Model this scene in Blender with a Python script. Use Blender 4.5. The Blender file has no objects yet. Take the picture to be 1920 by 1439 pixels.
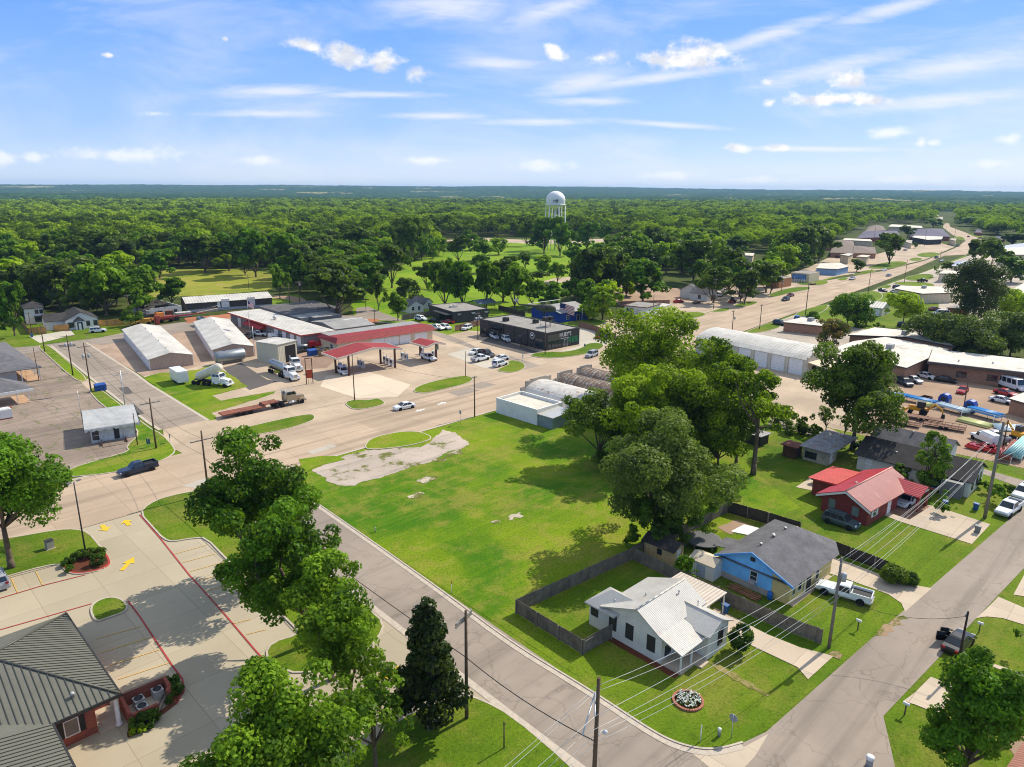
HAZE_D = 6.5e-5
import bpy, math, random
import numpy as np
from mathutils import Vector, Matrix
R = math.radians
rnd = random.Random(7)
SC = bpy.context.scene
COL = SC.collection
# ------------------------------------------------------------------ camera model
F = 1330.0; HOR = 357.0; ROLL = R(0.3); CAMH = 44.0
PIT = math.atan((719.5 - HOR) / F); Q = math.sqrt(.5)
_cp, _sp = math.cos(PIT), math.sin(PIT)
FW = (Q*_cp, Q*_cp, -_sp); UP = (Q*_sp, Q*_sp, _cp); RT = (Q, -Q, 0.0)
def ray(px, py):
    x = (px-960)/F; y = -(py-719.5)/F
    c, s = math.cos(ROLL), math.sin(ROLL)
    x, y = c*x - s*y, s*x + c*y
    return tuple(FW[i] + UP[i]*y + RT[i]*x for i in range(3))
def G(px, py, z=0.0):
    """ground point seen at photograph position px, py"""
    d = ray(px, py); t = (z-CAMH)/d[2]
    return (d[0]*t, d[1]*t)
def proj(X, Y, Z):
    v = (X, Y, Z-CAMH)
    a = sum(v[i]*FW[i] for i in range(3)); b = sum(v[i]*UP[i] for i in range(3)); c_ = sum(v[i]*RT[i] for i in range(3))
    x, y = c_/a, b/a
    c, s = math.cos(ROLL), math.sin(ROLL)
    x, y = c*x + s*y, -s*x + c*y
    return 960 + x*F, 719.5 - y*F
def zat(base, py):
    """height of a thing standing at base whose top is seen at row py"""
    X, Y = G(*base); lo, hi = 0.0, 120.0
    for _ in range(50):
        m = (lo+hi)/2
        if proj(X, Y, m)[1] > py: lo = m
        else: hi = m
    return lo
cam = bpy.data.cameras.new('camera'); co = bpy.data.objects.new('camera', cam); COL.objects.link(co)
cam.sensor_fit = 'HORIZONTAL'; cam.sensor_width = 36; cam.lens = 36*F/1920
cam.clip_start = .5; cam.clip_end = 40000
cr, sr = math.cos(ROLL), math.sin(ROLL)
rx = Vector(RT)*cr + Vector(UP)*sr; ux = Vector(UP)*cr - Vector(RT)*sr
m = Matrix((( rx[0], ux[0], -FW[0], 0), (rx[1], ux[1], -FW[1], 0), (rx[2], ux[2], -FW[2], CAMH), (0,0,0,1)))
co.matrix_world = m; SC.camera = co
# ------------------------------------------------------------------ tags and objects
def tag(o, label=None, cat=None, group=None, kind=None):
    if label: o['label'] = label
    if cat: o['category'] = cat
    if group: o['group'] = group
    if kind: o['kind'] = kind
    return o
def thing(name, label, cat, loc=(0,0,0), rot=0.0, group=None):
    o = bpy.data.objects.new(name, None); COL.objects.link(o)
    o.empty_display_size = .5
    o.location = loc if len(loc) == 3 else (loc[0], loc[1], 0); o.rotation_euler = (0, 0, rot)
    return tag(o, label, cat, group)
def link(name, me, parent=None, loc=None, rot=None, sc=None):
    o = bpy.data.objects.new(name, me); COL.objects.link(o)
    if parent: o.parent = parent
    if loc: o.location = loc
    if rot: o.rotation_euler = rot
    if sc: o.scale = sc
    return o
def kids(o): return [c for c in bpy.data.objects if c.parent == o]
def copy_tree(root, loc, rot=0.0, label=None, scale=None, group=None, kidmap=None):
    """copy of a thing with its parts and sub-parts (mesh data shared)"""
    r = root.copy(); COL.objects.link(r)
    r.location = loc if len(loc) == 3 else (loc[0], loc[1], 0); r.rotation_euler = (0, 0, rot)
    if scale: r.scale = scale
    if label: r['label'] = label
    if group: r['group'] = group
    for ch in kidmap[root.name] if kidmap else kids(root):
        c = ch.copy(); COL.objects.link(c); c.parent = r
        for g in kidmap.get(ch.name, ()) if kidmap else kids(ch):
            d = g.copy(); COL.objects.link(d); d.parent = c
    return r
# ------------------------------------------------------------------ mesh builder
class MB:
    def __init__(s): s.v = []; s.f = []; s.m = []; s.sm = []
    def face(s, pts, m=0, smooth=False):
        n = len(s.v); s.v += [tuple(p) for p in pts]; s.f.append(tuple(range(n, n+len(pts)))); s.m.append(m); s.sm.append(smooth)
        return s
    def box(s, x0, x1, y0, y1, z0, z1, m=0, skip=''):
        n = len(s.v)
        s.v += [(x0,y0,z0),(x1,y0,z0),(x1,y1,z0),(x0,y1,z0),(x0,y0,z1),(x1,y0,z1),(x1,y1,z1),(x0,y1,z1)]
        for k, q in (('b',(0,3,2,1)),('t',(4,5,6,7)),('f',(0,1,5,4)),('r',(1,2,6,5)),('k',(2,3,7,6)),('l',(3,0,4,7))):
            if k not in skip: s.f.append(tuple(n+i for i in q)); s.m.append(m); s.sm.append(False)
        return s
    def hexa(s, p, m=0):
        """eight corners: bottom ring then top ring, both counter-clockwise from above"""
        n = len(s.v); s.v += [tuple(q) for q in p]
        for q in ((0,3,2,1),(4,5,6,7),(0,1,5,4),(1,2,6,5),(2,3,7,6),(3,0,4,7)):
            s.f.append(tuple(n+i for i in q)); s.m.append(m); s.sm.append(False)
        return s
    def prism(s, poly, z0, z1, m=0, mt=None):
        n = len(s.v); k = len(poly)
        s.v += [(p[0], p[1], z0) for p in poly] + [(p[0], p[1], z1) for p in poly]
        for i in range(k):
            j = (i+1) % k; s.f.append((n+i, n+j, n+k+j, n+k+i)); s.m.append(m); s.sm.append(False)
        s.f.append(tuple(n+k+i for i in range(k))); s.m.append(m if mt is None else mt); s.sm.append(False)
        s.f.append(tuple(n+k-1-i for i in range(k))); s.m.append(m); s.sm.append(False)
        return s
    def sideprism(s, poly, a0, a1, axis='y', m=0):
        """profile (u, z) extruded along y (profile in x, z) or along x (profile in y, z)"""
        def P(u, z, a): return (u, a, z) if axis == 'y' else (a, u, z)
        n = len(s.v); k = len(poly)
        s.v += [P(p[0], p[1], a0) for p in poly] + [P(p[0], p[1], a1) for p in poly]
        for i in range(k):
            j = (i+1) % k; s.f.append((n+i, n+j, n+k+j, n+k+i)); s.m.append(m); s.sm.append(False)
        s.f.append(tuple(n+k-1-i for i in range(k))); s.m.append(m); s.sm.append(False)
        s.f.append(tuple(n+k+i for i in range(k))); s.m.append(m); s.sm.append(False)
        return s
    def tube(s, a, b, r0, r1=None, n=8, m=0, cap=True, smooth=True):
        a, b = Vector(a), Vector(b); r1 = r0 if r1 is None else r1
        d = (b-a).normalized(); u = d.orthogonal().normalized(); w = d.cross(u)
        k = len(s.v)
        for c_, r in ((a, r0), (b, r1)):
            for i in range(n):
                t = 2*math.pi*i/n; s.v.append(tuple(c_ + u*(r*math.cos(t)) + w*(r*math.sin(t))))
        for i in range(n):
            j = (i+1) % n; s.f.append((k+i, k+j, k+n+j, k+n+i)); s.m.append(m); s.sm.append(smooth)
        if cap:
            s.f.append(tuple(k+n-1-i for i in range(n))); s.m.append(m); s.sm.append(False)
            s.f.append(tuple(k+n+i for i in range(n))); s.m.append(m); s.sm.append(False)
        return s
    def path(s, pts, rad, n=6, m=0):
        for i in range(len(pts)-1):
            s.tube(pts[i], pts[i+1], rad[i] if isinstance(rad, (list, tuple)) else rad, rad[i+1] if isinstance(rad, (list, tuple)) else rad, n, m, cap=(i in (0, len(pts)-2)))
        return s
    def lathe(s, prof, c=(0,0,0), axis='z', n=20, m=0):
        """profile of (radius, height along the axis)"""
        k = len(s.v)
        for r, h in prof:
            for i in range(n):
                t = 2*math.pi*i/n; a, b = r*math.cos(t), r*math.sin(t)
                p = (a, b, h) if axis == 'z' else ((h, a, b) if axis == 'x' else (b, h, a))
                s.v.append((c[0]+p[0], c[1]+p[1], c[2]+p[2]))
        for q in range(len(prof)-1):
            for i in range(n):
                j = (i+1) % n; s.f.append((k+q*n+i, k+q*n+j, k+(q+1)*n+j, k+(q+1)*n+i)); s.m.append(m); s.sm.append(True)
        s.f.append(tuple(k+n-1-i for i in range(n))); s.m.append(m); s.sm.append(False)
        e = k+(len(prof)-1)*n; s.f.append(tuple(e+i for i in range(n))); s.m.append(m); s.sm.append(False)
        return s
    def loft(s, rings, m=0, smooth=False, cap=True):
        k = len(s.v); n = len(rings[0])
        for r in rings: s.v += [tuple(p) for p in r]
        for q in range(len(rings)-1):
            for i in range(n):
                j = (i+1) % n; s.f.append((k+q*n+i, k+q*n+j, k+(q+1)*n+j, k+(q+1)*n+i)); s.m.append(m); s.sm.append(smooth)
        if cap:
            s.f.append(tuple(k+n-1-i for i in range(n))); s.m.append(m); s.sm.append(False)
            e = k+(len(rings)-1)*n; s.f.append(tuple(e+i for i in range(n))); s.m.append(m); s.sm.append(False)
        return s
    def mesh(s, name, mats):
        me = bpy.data.meshes.new(name)
        me.from_pydata(s.v, [], s.f); 
        for mt in (mats if isinstance(mats, (list, tuple)) else [mats]): me.materials.append(mt)
        me.polygons.foreach_set('material_index', s.m); me.polygons.foreach_set('use_smooth', s.sm)
        me.update(); return me
    def build(s, name, mats, parent=None, fix=True, **kw):
        me = s.mesh(name, mats)
        if fix:
            import bmesh
            bm = bmesh.new(); bm.from_mesh(me); bmesh.ops.recalc_face_normals(bm, faces=bm.faces); bm.to_mesh(me); bm.free()
        return link(name, me, parent, **kw)
def chaikin(p, n=2, closed=True):
    for _ in range(n):
        q = []
        k = len(p)
        for i in range(k if closed else k-1):
            a, b = p[i], p[(i+1) % k]
            q += [(a[0]*.75+b[0]*.25, a[1]*.75+b[1]*.25), (a[0]*.25+b[0]*.75, a[1]*.25+b[1]*.75)]
        p = q if closed else [p[0]]+q+[p[-1]]
    return p
def area(p): return .5*sum(p[i][0]*p[(i+1) % len(p)][1]-p[(i+1) % len(p)][0]*p[i][1] for i in range(len(p)))
def inset(p, d):
    if area(p) < 0: p = p[::-1]
    out = []; k = len(p)
    for i in range(k):
        a, b, c = Vector(p[i-1]), Vector(p[i]), Vector(p[(i+1) % k])
        u, w = (b-a).normalized(), (c-b).normalized()
        n1, n2 = Vector((-u.y, u.x)), Vector((-w.y, w.x)); nn = (n1+n2)
        if nn.length < 1e-4: nn = n1
        nn.normalize(); out.append(tuple(b + nn*(d/max(.5, nn.dot(n1)))))
    return out
def W(pts): return [G(*p) for p in pts]
def inpoly(x, y, p):
    c = False; j = len(p)-1
    for i in range(len(p)):
        if (p[i][1] > y) != (p[j][1] > y) and x < (p[j][0]-p[i][0])*(y-p[i][1])/(p[j][1]-p[i][1])+p[i][0]: c = not c
        j = i
    return c
# ------------------------------------------------------------------ materials
MATS = {}
def lin(c):
    return tuple((x/255/12.92 if x/255 <= .04045 else ((x/255+.055)/1.055)**2.4) for x in c)
class NT:
    def __init__(s, t): s.t = t
    def n(s, typ, **kw):
        o = s.t.nodes.new(typ)
        for k, v in kw.items(): setattr(o, k, v)
        return o
    def l(s, a, b): s.t.links.new(a, b)
    def math(s, op, a, b=None, c=None, clamp=False):
        o = s.n('ShaderNodeMath', operation=op); o.use_clamp = clamp
        for i, x in enumerate((a, b, c)):
            if x is None: continue
            if isinstance(x, (int, float)): o.inputs[i].default_value = x
            else: s.l(x, o.inputs[i])
        return o.outputs[0]
    def mix(s, fac, a, b, blend='MIX'):
        o = s.n('ShaderNodeMix', data_type='RGBA', blend_type=blend)
        for sock, x in ((o.inputs[0], fac), (o.inputs[6], a), (o.inputs[7], b)):
            if isinstance(x, (int, float)): sock.default_value = x
            elif isinstance(x, tuple): sock.default_value = (*x[:3], 1)
            else: s.l(x, sock)
        return o.outputs[2]
    def noise(s, vec, scale, detail=4, rough=.6, dist=0):
        o = s.n('ShaderNodeTexNoise'); o.inputs['Scale'].default_value = scale; o.inputs['Detail'].default_value = detail; o.inputs['Roughness'].default_value = rough
        o.inputs['Distortion'].default_value = dist
        if vec is not None: s.l(vec, o.inputs['Vector'])
        return o.outputs[0]
    def ramp(s, x, a, b):
        o = s.n('ShaderNodeMapRange', interpolation_type='SMOOTHSTEP'); s.l(x, o.inputs[0]); o.inputs[1].default_value = a; o.inputs[2].default_value = b
        return o.outputs[0]
    def map(s, vec, scale=(1,1,1), rot=(0,0,0), loc=(0,0,0)):
        o = s.n('ShaderNodeMapping'); s.l(vec, o.inputs[0]); o.inputs['Scale'].default_value = scale; o.inputs['Rotation'].default_value = rot; o.inputs['Location'].default_value = loc
        return o.outputs[0]
def newmat(name):
    mt = bpy.data.materials.new(name); mt.use_nodes = True
    nt = NT(mt.node_tree); b = mt.node_tree.nodes['Principled BSDF']
    MATS[name] = mt
    return mt, nt, b
def bump(nt, b, h, strength, dist=.05):
    o = nt.n('ShaderNodeBump'); o.inputs['Strength'].default_value = strength; o.inputs['Distance'].default_value = dist
    nt.l(h, o.inputs['Height']); nt.l(o.outputs[0], b.inputs['Normal'])
def M(name, col, rough=.7, var=.12, scale=1.2, metal=0.0, spec=.4, dirt=None, rib=None, ribw=.1, ribd=.55, bumps=.0, coat=0):
    """plain paint, timber, metal ... : colour with blotchy variation; rib = (axis, spacing) draws raised seams"""
    if name in MATS: return MATS[name]
    mt, nt, b = newmat(name)
    c = lin(col) if max(col) > 1 else col
    oc = nt.n('ShaderNodeTexCoord').outputs['Object']
    n1 = nt.noise(oc, scale, 5, .65); n2 = nt.noise(oc, scale*9, 3, .6)
    f = nt.math('ADD', nt.math('MULTIPLY', n1, .65), nt.math('MULTIPLY', n2, .35))
    dk = tuple(x*(1-1.8*var) for x in c); lt = tuple(min(1, x*(1+1.3*var)) for x in c)
    cc = nt.mix(nt.ramp(f, .32, .68), dk, lt)
    if dirt:
        dn = nt.noise(nt.map(oc, (1,1,.35)), scale*1.7, 6, .7, .4)
        cc = nt.mix(nt.math('MULTIPLY', nt.ramp(dn, dirt[1], dirt[1]+.16), dirt[2]), cc, lin(dirt[0]))
    if rib:
        sep = nt.n('ShaderNodeSeparateXYZ'); nt.l(oc, sep.inputs[0])
        co_ = {'x': sep.outputs[0], 'y': sep.outputs[1], 'z': sep.outputs[2]}.get(rib[0])
        if rib[0] == 'xy': co_ = nt.math('ADD', sep.outputs[0], sep.outputs[1])
        fr = nt.math('FRACT', nt.math('DIVIDE', co_, rib[1]))
        ln = nt.math('LESS_THAN', fr, ribw)
        cc = nt.mix(nt.math('MULTIPLY', ln, ribd), cc, tuple(x*.45 for x in c))
        tri = nt.math('PINGPONG', nt.math('DIVIDE', co_, rib[1]), .5)
        bump(nt, b, tri, .5, rib[1]*.4)
    elif bumps: bump(nt, b, n2, bumps, .06)
    nt.l(cc, b.inputs['Base Color'])
    b.inputs['Roughness'].default_value = rough; b.inputs['Metallic'].default_value = metal
    b.inputs['Specular IOR Level'].default_value = spec
    if coat: b.inputs['Coat Weight'].default_value = coat; b.inputs['Coat Roughness'].default_value = .08
    return mt
def brick(name, col, mortar, bw=.42, bh=.14, var=.25):
    if name in MATS: return MATS[name]
    mt, nt, b = newmat(name)
    oc = nt.n('ShaderNodeTexCoord').outputs['Object']; sep = nt.n('ShaderNodeSeparateXYZ'); nt.l(oc, sep.inputs[0])
    cb = nt.n('ShaderNodeCombineXYZ'); nt.l(nt.math('ADD', sep.outputs[0], sep.outputs[1]), cb.inputs[0]); nt.l(sep.outputs[2], cb.inputs[1])
    t = nt.n('ShaderNodeTexBrick'); nt.l(cb.outputs[0], t.inputs['Vector'])
    t.inputs['Scale'].default_value = 1; t.inputs['Brick Width'].default_value = bw; t.inputs['Row Height'].default_value = bh; t.inputs['Mortar Size'].default_value = .012
    c = lin(col); t.inputs['Color1'].default_value = (*[x*(1-var) for x in c], 1); t.inputs['Color2'].default_value = (*[min(1, x*(1+var)) for x in c], 1); t.inputs['Mortar'].default_value = (*lin(mortar), 1)
    n1 = nt.noise(oc, .8, 4)
    nt.l(nt.mix(nt.math('MULTIPLY', n1, .5), t.outputs[0], tuple(x*.55 for x in c)), b.inputs['Base Color'])
    b.inputs['Roughness'].default_value = .85; bump(nt, b, t.outputs['Fac'], -.4, .01)
    return mt
def glass(name='window_glass', col=(.02,.028,.035), rough=.06):
    if name in MATS: return MATS[name]
    mt, nt, b = newmat(name)
    oc = nt.n('ShaderNodeTexCoord').outputs['Object']
    nt.l(nt.mix(nt.noise(oc, .7, 2), tuple(x*.5 for x in col), tuple(x*1.8 for x in col)), b.inputs['Base Color'])
    b.inputs['Roughness'].default_value = rough; b.inputs['Specular IOR Level'].default_value = .7
    return mt
def pave(name, col, joint=None, jrot=0.0, stain=.25, streak=None, crack=0.0, patch=.2, jw=.035, weeds=0.0, grass=0):
    """weathered concrete or asphalt in ground coordinates"""
    mt, nt, b = newmat(name)
    pos = nt.n('ShaderNodeNewGeometry').outputs['Position']
    c = lin(col)
    big = nt.noise(pos, .07, 5, .6); mid = nt.noise(pos, .5, 6, .7); fine = nt.noise(pos, 6, 3, .7)
    cc = nt.mix(nt.ramp(big, .3, .7), tuple(x*(1-patch) for x in c), tuple(min(1, x*(1+patch*.8)) for x in c))
    cc = nt.mix(nt.math('MULTIPLY', nt.ramp(mid, .5, .75), stain), cc, tuple(x*.55 for x in c))
    cc = nt.mix(nt.math('MULTIPLY', fine, .35), cc, tuple(x*.72 for x in c))
    if streak:
        st = nt.noise(nt.map(pos, (.02, .55, 1), (0, 0, streak)), 1.0, 4, .55)
        cc = nt.mix(nt.math('MULTIPLY', nt.ramp(st, .46, .68), .7), cc, tuple(x*.6 for x in c))
    if joint:
        t = nt.n('ShaderNodeTexBrick'); t.offset = 0; nt.l(nt.map(pos, (1,1,1), (0,0,jrot)), t.inputs['Vector'])
        t.inputs['Scale'].default_value = 1; t.inputs['Brick Width'].default_value = joint[0]; t.inputs['Row Height'].default_value = joint[1]; t.inputs['Mortar Size'].default_value = jw
        t.inputs['Color1'].default_value = (.82,.82,.82,1); t.inputs['Color2'].default_value = (1,1,1,1); t.inputs['Mortar'].default_value = (.55,.52,.5,1)
        cc = nt.mix(.75, cc, t.outputs[0], 'MULTIPLY')
    if crack:
        vo = nt.n('ShaderNodeTexVoronoi', feature='DISTANCE_TO_EDGE'); nt.l(nt.map(pos, (.16,.16,.16)), vo.inputs['Vector']); vo.inputs['Scale'].default_value = 1
        wob = nt.n('ShaderNodeVectorMath', operation='ADD'); nn = nt.n('ShaderNodeTexNoise'); nn.inputs['Scale'].default_value = .6; nt.l(pos, nn.inputs['Vector'])
        nt.l(nt.map(pos, (.16,.16,.16)), wob.inputs[0]); sc_ = nt.n('ShaderNodeVectorMath', operation='SCALE'); nt.l(nn.outputs[1], sc_.inputs[0]); sc_.inputs['Scale'].default_value = .35
        nt.l(sc_.outputs[0], wob.inputs[1]); nt.l(wob.outputs[0], vo.inputs['Vector'])
        ck = nt.math('SUBTRACT', 1, nt.ramp(vo.outputs[0], .003, .014))
        cc = nt.mix(nt.math('MULTIPLY', ck, crack), cc, tuple(x*.35 for x in c))
        if weeds:
            wn = nt.math('MULTIPLY', nt.math('SUBTRACT', 1, nt.ramp(vo.outputs[0], .01, .05)), nt.ramp(mid, .45, .6))
            cc = nt.mix(nt.math('MULTIPLY', wn, weeds), cc, lin((96,110,45)))
    if grass:
        gn = nt.math('ADD', nt.math('MULTIPLY', nt.noise(nt.map(pos, (1,1,1), (0,0,.2), (7,3,0)), .22, 6, .72), .8), nt.math('MULTIPLY', fine, .25))
        cc = nt.mix(nt.ramp(gn, grass, grass+.06), cc, nt.mix(fine, lin((70,84,26)), lin((120,116,50))))
    nt.l(cc, b.inputs['Base Color']); b.inputs['Roughness'].default_value = .9; b.inputs['Specular IOR Level'].default_value = .2
    bump(nt, b, fine, .25, .02)
    return mt
def grassmat(name, a, bcol, dry, dryamt=.5, s=1.0):
    mt, nt, b = newmat(name)
    pos = nt.n('ShaderNodeNewGeometry').outputs['Position']
    big = nt.noise(pos, .045*s, 5, .6, .6); mid = nt.noise(pos, .35*s, 6, .7); fine = nt.noise(nt.map(pos, (1,1,.2)), 3.5, 5, .75); vf = nt.noise(pos, 11, 2, .6)
    cc = nt.mix(nt.ramp(big, .35, .65), lin(a), lin(bcol))
    d = nt.math('ADD', nt.math('MULTIPLY', mid, .6), nt.math('MULTIPLY', nt.noise(nt.map(pos, (1,1,1), (0,0,0), (40,9,0)), .09*s, 4, .6), .5))
    cc = nt.mix(nt.math('MULTIPLY', nt.ramp(d, .50, .66), dryamt), cc, lin(dry))
    cc = nt.mix(nt.math('MULTIPLY', nt.ramp(fine, .4, .75), .75), cc, tuple(x*.42 for x in lin(a)))
    cc = nt.mix(nt.math('MULTIPLY', nt.ramp(vf, .5, .8), .45), cc, tuple(min(1, x*1.7) for x in lin(bcol)))
    wd_ = nt.noise(pos, 1.1*s, 5, .7); cc = nt.mix(nt.math('MULTIPLY', nt.ramp(wd_, .58, .68), .45), cc, tuple(x*.5 for x in lin(a)))
    mw = nt.noise(nt.map(pos, (.03, .9, 1), (0, 0, .25)), 1.0, 3, .5); cc = nt.mix(nt.math('MULTIPLY', nt.ramp(mw, .45, .62), .10), cc, tuple(min(1, x*1.5) for x in lin(bcol)))
    nt.l(cc, b.inputs['Base Color']); b.inputs['Roughness'].default_value = .95; b.inputs['Specular IOR Level'].default_value = .1
    bump(nt, b, fine, .9, .12)
    return mt
# ------------------------------------------------------------------ light, sky, air
SUN_EL = R(43.0); SUN_AZ = math.atan2(-.10, 1.0)
sd = Vector((math.cos(SUN_EL)*math.cos(SUN_AZ), math.cos(SUN_EL)*math.sin(SUN_AZ), math.sin(SUN_EL)))
sl = bpy.data.lights.new('sun', 'SUN'); sl.energy = 4.5; sl.angle = R(.5); sl.color = (1, .93, .80)
so = bpy.data.objects.new('sun', sl); COL.objects.link(so); so.rotation_euler = (-sd).to_track_quat('-Z', 'Y').to_euler(); so.location = (60, 40, 90)
wd = bpy.data.worlds.new('World'); SC.world = wd; wd.use_nodes = True
nt = NT(wd.node_tree); bg = wd.node_tree.nodes['Background']
sky = nt.n('ShaderNodeTexSky', sky_type='NISHITA'); sky.sun_disc = False; sky.sun_elevation = SUN_EL; sky.sun_rotation = math.pi/2 - SUN_AZ
sky.altitude = 100; sky.air_density = 1.0; sky.dust_density = .6; sky.ozone_density = 2.2
gen = nt.n('ShaderNodeTexCoord').outputs['Generated']
def dot(v, c):
    o = nt.n('ShaderNodeVectorMath', operation='DOT_PRODUCT'); nt.l(v, o.inputs[0]); o.inputs[1].default_value = c; return o.outputs['Value']
fh = dot(gen, (Q, Q, 0)); ff = nt.math('MAXIMUM', fh, .05)
gx = nt.math('DIVIDE', dot(gen, (Q, -Q, 0)), ff); gy = nt.math('DIVIDE', dot(gen, (0, 0, 1)), ff)
cb = nt.n('ShaderNodeCombineXYZ'); nt.l(gx, cb.inputs[0]); nt.l(gy, cb.inputs[1]); P2 = cb.outputs[0]
def sxy(px, py):
    d = ray(px, py); f = (d[0]+d[1])*Q; return ((d[0]-d[1])*Q/f, d[2]/f)
def blobs(lst):
    """distance in ellipse units to the nearest of the listed clouds; each is (px, py, half width, half height, tilt)"""
    out = None
    for b in lst:
        x, y = sxy(b[0], b[1]); sx = b[2]/F; sy = b[3]/F; tl = b[4] if len(b) > 4 else 0
        mp = nt.n('ShaderNodeMapping', vector_type='TEXTURE'); nt.l(P2, mp.inputs[0])
        mp.inputs['Location'].default_value = (x, y, 0); mp.inputs['Rotation'].default_value = (0, 0, tl); mp.inputs['Scale'].default_value = (sx, sy, 1)
        ln = nt.n('ShaderNodeVectorMath', operation='LENGTH'); nt.l(mp.outputs[0], ln.inputs[0])
        out = ln.outputs['Value'] if out is None else nt.math('MINIMUM', out, ln.outputs['Value'])
    return out
cum = blobs([(575,86,42,13,-.25),(650,106,66,20,-.2),(712,116,42,20),(784,140,30,15),(422,73,9,6),(202,104,12,5),(1285,112,100,19),(1240,112,50,15),(1325,102,56,23),
    (1132,108,38,13,.2),(1042,98,24,12,-.5),(1592,146,34,20),(1560,186,82,13,.05),(1630,190,44,9),(1444,194,14,9),(1440,156,14,7),(1385,277,21,10),(1462,277,24,8)])
low = blobs([(1665,250,50,10),(1728,267,9,11),(1890,262,22,10),(1862,308,36,9),(240,291,118,15),(66,295,26,12),(4,298,30,16),(492,301,55,9),(795,301,66,8),(1020,311,58,12),(1690,338,70,10),(1870,352,90,10),(1420,338,60,8),(1750,268,16,6),(1250,330,60,8),(290,213,26,6),(290,213,26,6)])
cir = blobs([(830,12,120,34),(520,172,150,13),(690,178,170,8),(500,214,140,8),(820,218,110,7),(1090,158,95,22,.2),(1240,146,190,12,.12),(1100,190,100,10),(1680,14,150,16,.26),(1430,70,170,16,.28),(1040,16,110,20,.28),
    (1560,128,170,20,.22),(1780,128,220,26,.14),(1760,190,240,16,.1),(1010,229,130,8),(1250,234,130,7,-.06),(930,120,90,12),(1520,280,200,6)])
n1 = nt.noise(nt.map(P2, (1, 1.35, 1)), 34, 7, .62); n2 = nt.noise(nt.map(P2, (1, 1.6, 1)), 11, 5, .6)
nn = nt.math('ADD', nt.math('MULTIPLY', n1, 2.6), nt.math('MULTIPLY', n2, 1.5))
cm = nt.ramp(nt.math('SUBTRACT', nt.math('ADD', 2.98, 0), nt.math('ADD', cum, nn)), -.2, .75)
lm = nt.math('MULTIPLY', nt.ramp(nt.math('SUBTRACT', 2.95, nt.math('ADD', low, nn)), -.35, .9), .8)
cn2 = nt.noise(nt.map(P2, (1, 5, 1), (0, 0, .12)), 26, 6, .65, .8)
cn = nt.noise(nt.map(P2, (1, 8, 1), (0, 0, .18)), 7, 5, .6, .5)
cs = nt.math('MULTIPLY', nt.ramp(nt.math('SUBTRACT', 1.75, nt.math('ADD', cir, nt.math('MULTIPLY', nt.math('ADD', nt.math('MULTIPLY', cn, .6), nt.math('MULTIPLY', cn2, .55)), 1.5))), -.25, 1.0), .66)
front = nt.ramp(fh, .05, .3)
hs = nt.n('ShaderNodeHueSaturation'); nt.l(sky.outputs[0], hs.inputs['Color']); hs.inputs['Saturation'].default_value = 1.12; hs.inputs['Hue'].default_value = .505; hs.inputs['Value'].default_value = 1.25
zz = dot(gen, (0, 0, 1)); g1 = nt.mix(nt.ramp(zz, -.015, .085), (4.2, 4.9, 5.9), (1.95, 3.15, 5.7)); g2 = nt.mix(nt.ramp(zz, .05, .22), g1, (.86, 2.2, 5.5)); g3 = nt.mix(nt.ramp(zz, .25, .6), g2, (2.9, 3.4, 4.2))
skc = nt.mix(.86, hs.outputs[0], g3)
whi = (5.8, 5.7, 5.7)
vl = nt.noise(nt.map(P2, (1, 3.2, 1), (0, 0, .1), (3, 1, 0)), 3.2, 6, .62, .6); skc = nt.mix(nt.math('MULTIPLY', nt.math('MULTIPLY', nt.ramp(vl, .42, .72), front), .34), skc, whi)
skc = nt.mix(nt.math('MULTIPLY', cs, front), skc, whi)
skc = nt.mix(nt.math('MULTIPLY', lm, front), skc, (5.9, 6.0, 6.1))
shade = nt.mix(nt.ramp(nt.math('SUBTRACT', nt.noise(nt.map(P2, (1, 1.35, 1), (0,0,0), (0, .012, 0)), 30, 5, .6), .4), -.05, .22), (6.5, 6.4, 6.3), (4.3, 4.5, 5.0))
skc = nt.mix(nt.math('MULTIPLY', cm, front), skc, shade)
nt.l(skc, bg.inputs[0]); bg.inputs[1].default_value = .15
SC.view_settings.view_transform = 'Standard'; SC.view_settings.look = 'None'; SC.view_settings.exposure = .25; SC.view_settings.gamma = 1
SC.cycles.max_bounces = 6; SC.cycles.diffuse_bounces = 3; SC.cycles.glossy_bounces = 2; SC.cycles.transmission_bounces = 3; SC.cycles.transparent_max_bounces = 4; SC.cycles.volume_bounces = 0
SC.cycles.use_denoising = True; SC.cycles.filter_width = 1.05
hz = MB().box(-1500, 12500, -1500, 12500, -40, 125)
hm = bpy.data.materials.new('haze_air'); hm.use_nodes = True; t_ = hm.node_tree; t_.nodes.clear()
vo = t_.nodes.new('ShaderNodeVolumePrincipled'); ou = t_.nodes.new('ShaderNodeOutputMaterial'); t_.links.new(vo.outputs[0], ou.inputs['Volume'])
vo.inputs['Color'].default_value = (.40, .66, 1, 1); vo.inputs['Density'].default_value = HAZE_D; vo.inputs['Density Attribute'].default_value = ''; vo.inputs['Anisotropy'].default_value = .1
hm.cycles.homogeneous_volume = True
ho = hz.build('haze', hm); tag(ho, kind='stuff')
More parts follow.
